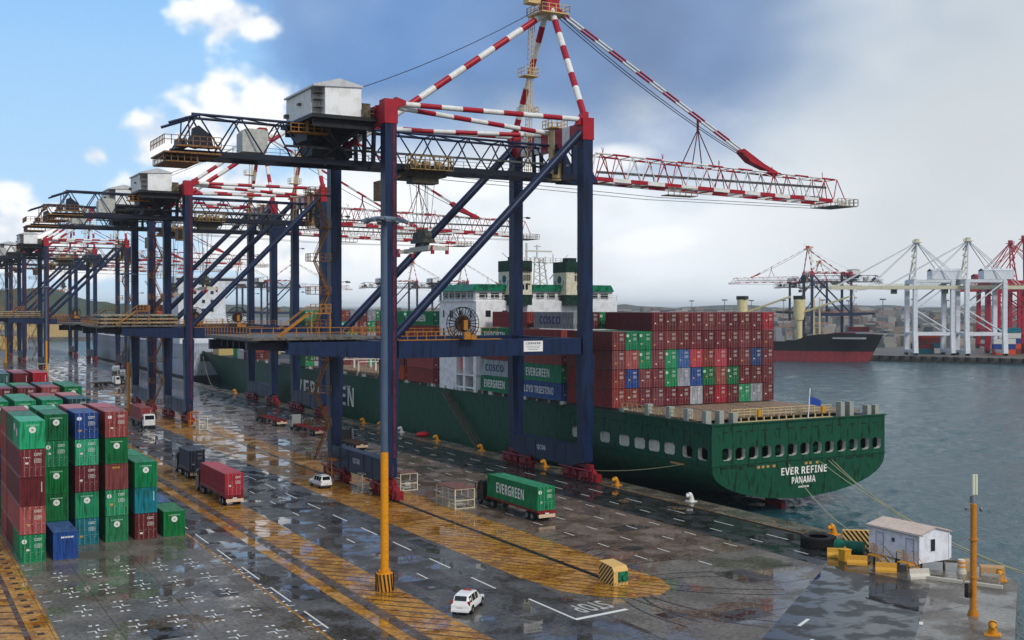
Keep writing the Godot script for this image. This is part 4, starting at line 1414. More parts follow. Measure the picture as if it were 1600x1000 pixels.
	for q in [[102.4, 124.6], [111.6, 125.0], [118.8, 124.8], [125.6, 124.6]]:
		b = MB.new()
		b.tube(P(q[0], 5.7, q[1]), P(q[0] + 1.8, 5.7, q[1]), 0.6, 12)
		b.span(P(q[0] - 0.3, 4.95, q[1] - 0.5), P(q[0], 6.2, q[1] + 0.5))
		b.span(P(q[0] + 1.8, 4.95, q[1] - 0.5), P(q[0] + 2.1, 6.2, q[1] + 0.5))
		obj("mooring_winch", b, paint(Color8(24, 110, 82), 0.5), o, at)
	# fairleads and slots in the transom
	b = MB.new()
	for x in [103.8, 112.2, 119.9, 121.3]:
		b.tube(P(x, 4.15, 122.1), P(x, 4.15, 121.88), 0.26, 12)
	for x in [100.2, 102.0, 104.9, 123.4, 125.6, 127.8]:
		b.span(P(x, 4.2, 121.9), P(x + 1.3, 4.38, 122.05))
	for k in 13:
		b.span(P(100.6 + 2.36 * k, 9.1, 121.93), P(101.5 + 2.36 * k, 9.28, 122.05))
	for k in 12:
		b.span(P(98.62, 8.9, 124.6 + 2.9 * k), P(98.75, 9.05, 125.7 + 2.9 * k))
	obj("fairlead", b, dark, o, at)
	b = MB.new()
	for x in [106.6, 107.4, 108.3, 109.4, 115.4, 116.2, 117.5]:
		b.span(P(x, 3.85, 121.92), P(x + 0.5, 4.2, 122.05))
	b.span(P(98.5, 4.1, 128.0), P(98.75, 4.35, 131.0))
	obj("rusty_fender_bar", b, paint(Color8(168, 136, 84), 0.6, 0.0, 1, 0.5), o, at)
	# names
	var ink := paint(Color8(226, 229, 226), 0.5, 0.0, 1, 0.05)
	var front := Basis()
	lettering("lettering", "EVER REFINE", 8.6, 1.05, Transform3D(front, P(115.3, 3.1, 121.93) + at), ink, o)
	lettering("lettering", "PANAMA", 4.5, 0.95, Transform3D(front, P(115.2, 1.75, 121.93) + at), ink, o)
	strokes(o, 2.0, 0.26, Transform3D(front, P(115.2, 0.75, 121.93) + at), ink)
	for k in 9:
		lettering("lettering", "EVERGREEN"[k], 4.0, 4.5, Transform3D(LEFT, P(98.6, 4.9, 299.0 - k * 5.35) + at), ink, o)
	b = MB.new()
	b.span(P(113.4, -6.0, 124.5), P(114.2, -1.6, 128.0))
	obj("rudder", b, paint(Color8(140, 36, 42), 0.5), o, at)
	# decks
	b = MB.new()
	b.span(P(99.0, 9.3, 160), P(131.0, 9.5, 335))
	b.span(P(98.9, 9.85, 122.3), P(131.2, 10.0, 160))
	b.prism(pts([99, 335, 99.6, 360, 101.2, 385, 104, 410, 108, 435, 112.5, 455, 115, 464, 117.5, 455, 122, 435, 126, 410, 128.8, 385, 130.4, 360, 131, 335]), 9.3, 9.5, Transform3D(Basis(Vector3(1, 0, 0), Vector3(0, 0, -1), Vector3(0, 1, 0)), Vector3.ZERO))
	obj("deck", b, dark, o, at)
	for x in [[99.2, 109.6], [110.0, 120.0], [120.4, 130.9]]:
		b = MB.new()
		b.span(P(x[0], 10.35, 126.5), P(x[1], 10.62, 144.9))
		for k in 6:
			b.span(P(x[0] + 0.3, 10.6, 127 + k * 3.4), P(x[1] - 0.3, 10.68, 127.2 + k * 3.4))
		obj("hatch_plate", b, tan, o, at)
	b = MB.new()
	b.span(P(99.4, 9.4, 144.95), P(130.9, 10.62, 335.0))
	obj("hatch_coaming", b, rust, o, at)
	for d in [123.6, 127.6, 131.8, 137.0, 143.4]:
		b = MB.new()
		b.span(P(98.95, 10.0, d), P(99.9, 12.0 if d < 140 else 10.9, d + 0.9))
		obj("deck_pedestal", b, grey_paint, o, at)
	for q in [[101.0, 2.0], [103.4, 1.6], [123.6, 2.3], [125.4, 2.3], [129.0, 1.6], [130.6, 1.6]]:
		b = MB.new()
		b.span(P(q[0], 10.0, 123.2), P(q[0] + 0.8, 10.0 + q[1], 124.2))
		obj("deck_pedestal", b, grey_paint, o, at)
	for k in 14:
		b = MB.new()
		b.span(P(98.85, 9.4, 160.2 + k * 12.6), P(99.35, 10.7, 161.6 + k * 12.6))
		obj("deck_pedestal", b, pale, o, at)
	for k in 44:
		if k % 3 == 0:
			continue
		b = MB.new()
		b.span(P(98.9, 9.5, 161.0 + k * 4.0), P(99.2, 10.5 + 0.2 * (k % 2), 161.5 + k * 4.0))
		if k % 3 == 1:
			b.beam(P(99.0, 10.3, 161.2 + k * 4.0), P(99.6, 9.5, 162.6 + k * 4.0), 0.2, 0.2)
		obj("deck_stanchion", b, grey_paint, o, at)
	for d in [240.5, 254.5, 268.5]:
		for x in [99.6, 110.2, 120.8]:
			b = MB.new()
			b.span(P(x, 10.62, d), P(x + 10.2, 11.1, d + 13.0))
			for k in 7:
				b.span(P(x + 0.2, 11.1, d + 0.4 + k * 1.95), P(x + 10.0, 11.2, d + 0.8 + k * 1.95))
			obj("hatch_lid", b, tan, o, at)
		b = MB.new()
		for k in 8:
			b.span(P(99.4 + k * 4.4, 10.6, d - 0.9), P(99.8 + k * 4.4, 13.4, d - 0.5))
		b.span(P(99.4, 13.2, d - 1.0), P(130.6, 13.4, d - 0.4))
		b.rails(PackedVector3Array([P(99.4, 13.4, d - 1.0), P(130.6, 13.4, d - 1.0)]), 1.1, 2.2, 0.05)
		obj("lashing_bridge", b, pale, o, at)
	b = MB.new()
	b.rails(PackedVector3Array([P(104.6, 10.7, 125.0), P(123.4, 10.7, 125.0)]), 1.15, 1.1, 0.06, 3)
	b.rails(PackedVector3Array([P(99.2, 10.6, 127), P(99.2, 10.6, 144)]), 1.1, 1.3, 0.05, 2)
	b.span(P(104.6, 10.0, 124.6), P(123.4, 10.12, 125.2))
	for k in 14:
		b.span(P(104.8 + k * 1.4, 10.0, 124.9), P(104.95 + k * 1.4, 10.7, 125.1))
	obj("railing", b, paint(Color8(188, 172, 126), 0.5), o, at)
	for q in [[109.4, 10.7], [121.6, 10.7]]:
		b = MB.new()
		b.tube(P(q[0], q[1], 124.8), P(q[0], q[1] + 1.0, 124.8), 0.3, 10)
		obj("life_raft", b, paint(Color8(206, 150, 40), 0.4), o, at)
	var mast := MB.new()
	mast.tube(P(116.6, 10.0, 122.6), P(117.0, 14.6, 122.6), 0.08, 6)
	var staff := obj("flagstaff", mast, white, o, at)
	b = MB.new()
	for k in 6:
		var x0 := 117.0 + k * 0.36
		var w0 := sin(k * 1.1) * 0.16
		var w1 := sin((k + 1) * 1.1) * 0.16
		b.quad(P(x0, 12.3 - k * 0.07, 122.6 + w0), P(x0 + 0.36, 12.3 - (k + 1) * 0.07, 122.6 + w1), P(x0 + 0.36, 13.5 - (k + 1) * 0.13, 122.6 + w1), P(x0, 13.5 - k * 0.13, 122.6 + w0))
	obj("flag", b, paint(Color8(30, 66, 150), 0.7, 0.0, 0), staff)
	# the house
	b = MB.new()
	b.span(P(99.0, 17.4, 192.0), P(131.0, 27.4, 208.0))
	b.span(P(99.0, 9.5, 200.4), P(131.0, 17.4, 208.0))
	b.span(P(102.5, 9.5, 192.6), P(131.0, 17.4, 200.4))
	b.span(P(99.0, 9.5, 192.0), P(99.9, 17.4, 193.2))
	b.span(P(99.0, 9.5, 196.6), P(102.5, 17.4, 197.6))
	b.span(P(98.9, 9.4, 192.0), P(102.5, 9.7, 200.4))
	b.span(P(98.95, 10.7, 192.0), P(99.1, 11.0, 200.4))
	b.span(P(98.95, 13.1, 192.0), P(102.5, 13.3, 200.4))
	var house := obj("accommodation", b, white, o, at)
	b = MB.new()
	b.span(P(99.4, 27.4, 193.0), P(130.6, 29.3, 207.5))
	b.span(P(98.7, 27.3, 192.4), P(131.4, 27.5, 208.2))
	var bridge := obj("bridge", b, white, o, at)
	b = MB.new()
	b.prism(PackedVector2Array([Vector2(98.2, 29.3), Vector2(130.6, 29.3), Vector2(129.8, 30.6), Vector2(99.4, 30.6)]), -208.4, -192.4)
	obj("green_bulwark", b, paint(Color8(0, 112, 82), 0.45, 0.0, 1, 0.1), bridge)
	for k in 12:
		if k in [3, 8]:
			continue
		b = MB.new()
		b.span(P(100.2 + k * 2.5, 27.9, 192.9), P(101.9 + k * 2.5, 28.9, 193.02))
		obj("window", b, paint(Color8(28, 34, 40), 0.08, 0.0, 0), bridge)
	for k in 5:
		b = MB.new()
		b.span(P(99.3, 27.9, 194.2 + k * 2.7), P(99.42, 28.9, 196.0 + k * 2.7))
		obj("window", b, paint(Color8(28, 34, 40), 0.08, 0.0, 0), bridge)
	for q in [[206.0, 24.2], [206.0, 20.6], [203.0, 24.2], [202.2, 24.2], [199.0, 24.2], [198.2, 24.2], [194.2, 24.2], [194.2, 20.6]]:
		b = MB.new()
		b.span(P(98.93, q[1], q[0] - 0.25), P(99.02, q[1] + 1.4, q[0] + 0.25))
		obj("window", b, paint(Color8(34, 40, 46), 0.1, 0.0, 0), house)
	for q in [[101.0, 24.4], [104.6, 24.4], [101.0, 20.8], [104.6, 20.8]]:
		b = MB.new()
		b.span(P(q[0], q[1], 191.92), P(q[0] + 1.1, q[1] + 1.2, 192.02))
		obj("window", b, paint(Color8(34, 40, 46), 0.1, 0.0, 0), house)
	b = MB.new()
	b.rails(PackedVector3Array([P(99.2, 27.5, 192.5), P(131.2, 27.5, 192.5)]), 1.1, 2.0, 0.05)
	b.rails(PackedVector3Array([P(99.0, 27.5, 208), P(99.0, 27.5, 192.5)]), 1.1, 2.0, 0.05)
	b.rails(PackedVector3Array([P(99.2, 9.7, 192.2), P(99.2, 9.7, 200.2)]), 1.1, 0.9, 0.05)
	obj("railing", b, pale, house)
	b = MB.new()
	b.ellipsoid(P(100.9, 14.7, 199.0), Vector3(1.2, 1.3, 2.2))
	b.span(P(100.0, 14.8, 197.6), P(101.8, 16.3, 200.2))
	obj("lifeboat", b, paint(Color8(206, 66, 30), 0.4), o, at)
	# funnels
	for q in [[105.6, 110.2], [118.0, 122.6]]:
		b = MB.new()
		b.span(P(q[0], 27.4, 190.4), P(q[1], 33.0, 195.4))
		var fn := obj("funnel", b, paint(Color8(212, 208, 186), 0.45, 0.0, 1, 0.15), o, at)
		b = MB.new()
		b.span(P(q[0] - 0.04, 33.0, 190.36), P(q[1] + 0.04, 35.1, 195.44))
		b.span(P(q[0] - 0.04, 26.6, 190.36), P(q[1] + 0.04, 28.6, 195.44))
		b.span(P(q[0] + 1.2, 35.1, 191.8), P(q[0] + 3.2, 35.9, 193.8))
		obj("band", b, paint(Color8(14, 56, 44), 0.5), fn)
		b = MB.new()
		for k in 6:
			for y in [31.9, 33.3]:
				b.span(P(q[1] - 2.7 + k * 0.42, y - 0.6, 190.3), P(q[1] - 2.46 + k * 0.42, y + 0.55, 190.45))
		b.span(P(q[1] - 2.2, 29.6, 190.3), P(q[1] - 1.7, 30.5, 190.45))
		b.span(P(q[1] - 1.4, 29.6, 190.3), P(q[1] - 0.9, 30.5, 190.45))
		obj("louvre", b, paint(Color8(24, 26, 28), 0.6, 0.0, 0), fn)
		b = MB.new()
		for k in 8:
			var t := PI * k / 8
			b.box(P(q[0] - 0.03, 31.6, 193.0), Vector3(0.03 + k * 0.003, 0.24, 1.5), Basis(Vector3(1, 0, 0), t))
		for k in 16:
			var t := PI + PI * k / 15.0
			b.box(P(q[0] - 0.03, 31.3 + sin(t) * 1.5, 193.0 + cos(t) * 1.5), Vector3(0.04, 0.24, 0.2))
		obj("emblem", b, paint(Color8(24, 84, 110), 0.5, 0.0, 0), fn)
	# masts
	b = MB.new()
	for s in [[-1.6, -1.4], [1.6, -1.4], [1.6, 1.4], [-1.6, 1.4]]:
		b.tube(P(115.2 + s[0], 30.6, 197 + s[1]), P(115.2 + s[0] * 0.6, 36.0, 197 + s[1] * 0.6), 0.16, 6)
	for k in 4:
		var y := 30.6 + k * 1.4
		b.tube(P(113.7, y, 195.7), P(116.6, y + 1.4, 195.8), 0.09, 5)
		b.tube(P(116.7, y, 195.7), P(113.8, y + 1.4, 195.8), 0.09, 5)
	b.span(P(109.6, 35.0, 196.4), P(120.4, 35.16, 197.2))
	b.rails(PackedVector3Array([P(109.6, 35.1, 196.4), P(120.4, 35.1, 196.4)]), 0.9, 1.2, 0.05)
	b.tube(P(109.6, 35.0, 196.8), P(107.2, 36.8, 196.8), 0.08, 5)
	b.tube(P(120.4, 35.0, 196.8), P(122.4, 36.8, 196.8), 0.08, 5)
	b.tube(P(118.0, 31.8, 196.8), P(121.0, 35.0, 196.8), 0.1, 5)
	b.tube(P(115.2, 36.0, 197), P(115.2, 38.6, 197), 0.14, 6)
	b.tube(P(112.8, 35.0, 197), P(112.8, 38.9, 197), 0.2, 6)
	b.span(P(112.6, 37.2, 196.8), P(118.6, 37.5, 197.2))
	b.span(P(114.6, 38.2, 196.9), P(116.0, 38.4, 197.1))
	for x in [110.4, 111.5, 118.8]:
		b.tube(P(x, 35.1, 196.8), P(x, 36.9, 196.8), 0.1, 5)
	obj("radar_mast", b, pale, o, at)
	# accommodation ladder down to the quay
	b = MB.new()
	for s in [0.0, 0.9]:
		b.beam(P(97.4 - s, 0.3, 187.0), P(98.3 - s, 9.4, 203.5), 0.12, 0.35)
		b.beam(P(97.4 - s, 1.3, 187.0), P(98.3 - s, 10.4, 203.5), 0.07, 0.07)
	for k in 30:
		var q := k / 30.0
		b.span(P(lerpf(96.5, 97.4, q), 0.35 + q * 9.1, 187.0 + q * 16.5), P(lerpf(97.4, 98.3, q), 0.4 + q * 9.1, 187.3 + q * 16.5))
		if k % 3 == 0:
			for s in [0.0, 0.9]:
				b.beam(P(lerpf(97.4, 98.3, q) - s, 0.35 + q * 9.1, 187 + q * 16.5), P(lerpf(97.4, 98.3, q) - s, 1.35 + q * 9.1, 187 + q * 16.5), 0.06, 0.06)
	obj("gangway", b, paint(Color8(84, 78, 62), 0.5, 0.0, 1, 0.4), o, at)
	# bow gear
	b = MB.new()
	b.span(P(104, 9.5, 396), P(126, 12.4, 404))
	b.span(P(110, 9.5, 418), P(120, 11.6, 424))
	b.tube(P(115, 9.5, 432), P(115, 22, 432), 0.35, 8)
	obj("forecastle_gear", b, paint(Color8(176, 156, 104), 0.5, 0.0, 1, 0.2), o, at)

	# ---- the boxes on deck
	var stern_grid := ["rrmmmmymRmgym", "rbmmgybGrGmmm", "mpgmgbRrRmmnm", "mggmmmmmmmmmm", "...mmmmmmmmmR"]
	var gs := "containers in the stern stack of the green ship"
	var gw := "containers along the side of the green ship"
	for k in 5:
		for i in 13:
			var hue: String = stern_grid[k][i]
			if hue == ".":
				continue
			container(hue, "d", 13.1, P(100.0 + 2.5 * i, 10.72 + 2.95 * k, 152.6), "%s container, tier %s from the bottom, %s from the left, ship's stern stack" % [HUES[hue][1], ["one", "two", "three", "four", "five"][k], ordinal(i)], gs)
	var words := {"E": ["EVERGREEN", 7.9, 1.4], "C": ["COSCO", 7.0, 1.3], "L": ["LLOYD TRIESTINO", 10.6, 1.2]}
	# [first distance, column, tier, colour, words, what]
	for q in [[161.0, 0, 0, "b", "L"], [161.0, 0, 1, "g", "E"], [161.0, 0, 2, "r", ""], [161.0, 0, 3, "r", ""], [161.2, 1, 4, "y", "C"], [161.0, 2, 4, "m", ""], [161.0, 3, 4, "g", ""], [161.0, 4, 4, "m", ""],
			[176.6, 0, 0, "g", "E"], [176.6, 0, 1, "y", "C"], [176.6, 0, 2, "r", ""], [176.6, 0, 3, "g", "E"], [176.6, 1, 4, "r", ""], [176.6, 1, 3, "m", ""],
			[210.6, 0, 0, "r", ""], [210.6, 0, 1, "r", ""], [210.6, 0, 2, "m", ""], [210.6, 0, 3, "r", ""], [210.6, 0, 4, "g", "E"],
			[225.4, 0, 0, "o", ""], [225.4, 0, 1, "m", ""], [225.4, 0, 2, "m", ""], [225.4, 0, 3, "r", ""], [225.4, 0, 4, "g", "E"]]:
		var c := container(q[3], "d", 13.1, P(100.0 + 2.5 * q[1], 10.72 + 2.95 * q[2], q[0] + 6.55), "%s container%s, tier %s, %s row, %s" % [HUES[q[3]][1], " lettered " + words[q[4]][0] if q[4] else "", ["one", "two", "three", "four", "five"][q[2]], ordinal(q[1]), "bay past the stern stack" if q[0] < 170 else ("bay just aft of the bridge" if q[0] < 190 else ("bay just ahead of the bridge" if q[0] < 220 else "second bay ahead of the bridge"))], gw)
		if q[4]:
			side_words(c, words[q[4]][0], 13.1, words[q[4]][1], words[q[4]][2], Color8(34, 48, 100) if q[4] == "C" else Color8(220, 224, 222), -1.2)
	var mid := ["gymGmmrgmm", "mmygmgmmrm", "rmgmggmymm", "Gmgggmmgmm", "ggygrymygm"]
	for k in 5:
		for i in 10:
			var hue: String = mid[k][i]
			container(hue, "d", 13.1, P(100.0 + 2.5 * i, 10.72 + 2.95 * k, 296.0), "%s container, tier %s, %s from the left, block amidships behind the crane" % [HUES[hue][1], ["one", "two", "three", "four", "five"][k], ordinal(i)], "containers in the block amidships of the green ship")
	for q in [[336.0, 0, 0, "m"], [336.0, 0, 1, "r"], [336.0, 1, 0, "m"], [336.0, 1, 1, "m"], [352.0, 1, 0, "w"], [366.0, 2, 0, "g"], [366.0, 3, 1, "b"], [366.0, 3, 0, "G"]]:
		container(q[3], "d", 13.1, P(100.6 + 2.5 * q[1], 9.7 + 2.95 * q[2], q[0] + 6.55), "%s container, tier %s, %s row from the quay, %s bow bay" % [HUES[q[3]][1], ["one", "two"][q[2]], ordinal(q[1]), "first" if q[0] < 350 else ("second" if q[0] < 360 else "third")], "containers near the bow of the green ship")
	# mooring lines
	var rope := paint(Color8(170, 168, 132), 0.7, 0.0, 0)
	var lines := [[P(119.8, 4.15, 121.8), P(97.0, 0.5, 72.0), 1.6], [P(120.6, 4.15, 121.8), P(97.4, 0.5, 73.5), 2.0], [P(118.2, 4.1, 121.8), P(95.8, 0.5, 70.5), 1.2], [P(112.2, 4.15, 121.8), P(96.4, 0.5, 93.6), 1.0], [P(98.5, 4.2, 128.4), P(95.6, 0.5, 158.0), 0.8], [P(104.0, 8.4, 418.0), P(95.6, 0.5, 372.0), 1.5]]
	var what := ["leftmost of the three mooring lines from the stern's right", "rightmost of the three mooring lines from the stern's right", "middle of the three mooring lines from the stern's right", "thin slack mooring line from the stern's lettering to the quay", "long mooring line running along the ship's side from the stern corner", "mooring line from the green ship's bow to the quay"]
	for k in lines.size():
		b = MB.new()
		var p := PackedVector3Array()
		for j in 13:
			var q := j / 12.0
			p.append(lines[k][0].lerp(lines[k][1], q) - Vector3(0, 4.0 * q * (1 - q) * lines[k][2], 0))
		b.rope(p, 0.055)
		tag(obj("mooring_line", b, rope), what[k], "rope", "mooring lines of the green ship")

# ---- vehicles and quay furniture
func loft(b: MB, rings: Array) -> void:
	for i in rings.size() - 1:
		var r: PackedVector3Array = rings[i]
		var s: PackedVector3Array = rings[i + 1]
		for j in r.size():
			var k := (j + 1) % r.size()
			b.quad(r[j], s[j], s[k], r[k])
	for e in [0, rings.size() - 1]:
		var r: PackedVector3Array = rings[e]
		for j in range(1, r.size() - 1):
			if e == 0:
				b.quad(r[0], r[j], r[j + 1], r[j + 1])
			else:
				b.quad(r[0], r[j + 1], r[j], r[j])

func car_ring(z: float, w: float, hb: float, wr: float, hr: float, yb := 0.24) -> PackedVector3Array:
	return PackedVector3Array([Vector3(-w * 0.86, yb, z), Vector3(-w, yb + 0.18, z), Vector3(-w, hb * 0.78, z), Vector3(-w * 0.96, hb, z), Vector3(-wr, hr - 0.05, z), Vector3(-wr + 0.1, hr, z), Vector3(wr - 0.1, hr, z), Vector3(wr, hr - 0.05, z), Vector3(w * 0.96, hb, z), Vector3(w, hb * 0.78, z), Vector3(w, yb + 0.18, z), Vector3(w * 0.86, yb, z)])

func wheel(parent: Node, at: Vector3, r: float, w: float, rim: bool) -> void:
	var b := MB.new()
	b.tube(Vector3(-w / 2, 0, 0), Vector3(w / 2, 0, 0), r, 18)
	var t := obj("wheel", b, paint(Color8(24, 24, 25), 0.7, 0.0, 0), parent, at)
	if rim:
		b = MB.new()
		b.tube(Vector3(-w / 2 - 0.015, 0, 0), Vector3(w / 2 + 0.015, 0, 0), r * 0.6, 12)
		obj("rim", b, paint(Color8(128, 130, 132), 0.35, 0.5, 0), t)

func car(called: String, label: String, at: Vector3, turn: float, suv: bool) -> Node3D:
	var o := thing(called, label, "car", at, turn)
	var body := paint(Color8(226, 228, 230), 0.16, 0.0, 0)
	var glass := paint(Color8(16, 19, 22), 0.05, 0.0, 0)
	var st := [[-2.25, 0.70, 0.62, 0.55, 0.66], [-2.1, 0.80, 0.76, 0.62, 0.80], [-1.35, 0.85, 0.92, 0.70, 0.98], [-1.1, 0.86, 0.96, 0.72, 1.06], [-0.35, 0.86, 0.98, 0.66, 1.62], [0.4, 0.86, 0.98, 0.66, 1.69], [1.3, 0.86, 0.99, 0.65, 1.68], [1.95, 0.85, 1.0, 0.62, 1.62], [2.2, 0.83, 1.0, 0.64, 1.18], [2.28, 0.80, 0.78, 0.66, 0.84]]
	if suv:
		st = [[-2.4, 0.78, 0.72, 0.62, 0.78], [-2.25, 0.86, 0.92, 0.70, 0.97], [-1.25, 0.90, 1.04, 0.76, 1.12], [-0.95, 0.90, 1.06, 0.76, 1.18], [-0.35, 0.90, 1.08, 0.70, 1.76], [0.5, 0.90, 1.08, 0.70, 1.84], [1.4, 0.90, 1.08, 0.69, 1.83], [2.15, 0.89, 1.08, 0.66, 1.77], [2.3, 0.87, 1.06, 0.70, 1.2], [2.36, 0.84, 0.84, 0.70, 0.92]]
	var rings := []
	for s in st:
		rings.append(car_ring(s[0], s[1], s[2], s[3], s[4], 0.36 if suv else 0.26))
	var b := MB.new()
	loft(b, rings)
	obj("body", b, body, o)
	# glass set a hair proud of the body
	var face := func(p: Array) -> MeshInstance3D:
		var m := MB.new()
		var mid: Vector3 = (p[0] + p[1] + p[2] + p[3]) / 4
		var nn: Vector3 = (p[2] - p[0]).cross(p[3] - p[1]).normalized()
		if nn.dot(mid - Vector3(0, 0.9, 0)) < 0:
			nn = -nn
		var q := []
		for c in p:
			q.append(mid + (c - mid) * 0.86 + nn * 0.012)
		m.quad(q[0], q[1], q[2], q[3])
		return obj("window", m, glass, o)
	var wide := func(i: int, s: float) -> Vector3: return Vector3(s * st[i][3] * 0.98, st[i][4], st[i][0])
	face.call([wide.call(3, -1.0), wide.call(3, 1.0), wide.call(4, 1.0), wide.call(4, -1.0)])
	face.call([wide.call(7, -1.0), wide.call(7, 1.0), wide.call(8, 1.0), wide.call(8, -1.0)])
	for i in [4, 5, 6]:
		for j in [[3, 4], [8, 7]]:
			face.call([rings[i][j[0]], rings[i + 1][j[0]], rings[i + 1][j[1]], rings[i][j[1]]])
	var lamp := paint(Color8(150, 16, 22), 0.15, 0.0, 0)
	var rear: float = st[-2][0]
	for s in [-1, 1]:
		b = MB.new()
		b.span(Vector3(s * 0.66, 0.86, rear - 0.12), Vector3(s * 0.86, 1.22 if not suv else 1.1, rear + 0.03))
		obj("tail_light", b, lamp, o)
		b = MB.new()
		b.span(Vector3(s * 0.48, 0.62, -2.24 if not suv else -2.39), Vector3(s * 0.78, 0.8, -2.0))
		obj("headlight", b, paint(Color8(190, 196, 200), 0.1, 0.0, 0), o)
		b = MB.new()
		b.ellipsoid(Vector3(s * 0.99, 1.04, -0.85), Vector3(0.1, 0.09, 0.07), 8, 6)
		obj("mirror", b, body, o)
		for z in [-1.42, 1.38]:
			wheel(o, Vector3(s * 0.78, 0.33 if not suv else 0.38, z), 0.33 if not suv else 0.38, 0.22, true)
			b = MB.new()
			b.tube(Vector3(s * 0.80, 0.36, z), Vector3(s * 0.885, 0.36, z), 0.42, 16)
			obj("wheel_arch", b, paint(Color8(18, 18, 19), 0.8, 0.0, 0), o)
	b = MB.new()
	b.span(Vector3(-0.26, 0.62, 2.24), Vector3(0.26, 0.75, 2.315 if not suv else 2.4))
	obj("number_plate", b, paint(Color8(206, 204, 190), 0.4, 0.0, 0), o)
	b = MB.new()
	b.span(Vector3(-0.8, 0.3, 2.2), Vector3(0.8, 0.5, 2.34 if not suv else 2.42))
	obj("bumper", b, body if not suv else paint(Color8(60, 62, 64), 0.5, 0.0, 0), o)
	b = MB.new()
	if suv:
		for s in [-0.6, 0.6]:
			b.span(Vector3(s - 0.03, 1.84, -0.2), Vector3(s + 0.03, 1.9, 1.9))
	else:
		b.span(Vector3(-0.35, 1.68, 0.1), Vector3(0.35, 1.78, 0.35))
	obj("roof_bar", b, paint(Color8(150, 60, 60) if not suv else Color8(90, 92, 94), 0.4, 0.0, 0), o)
	return o

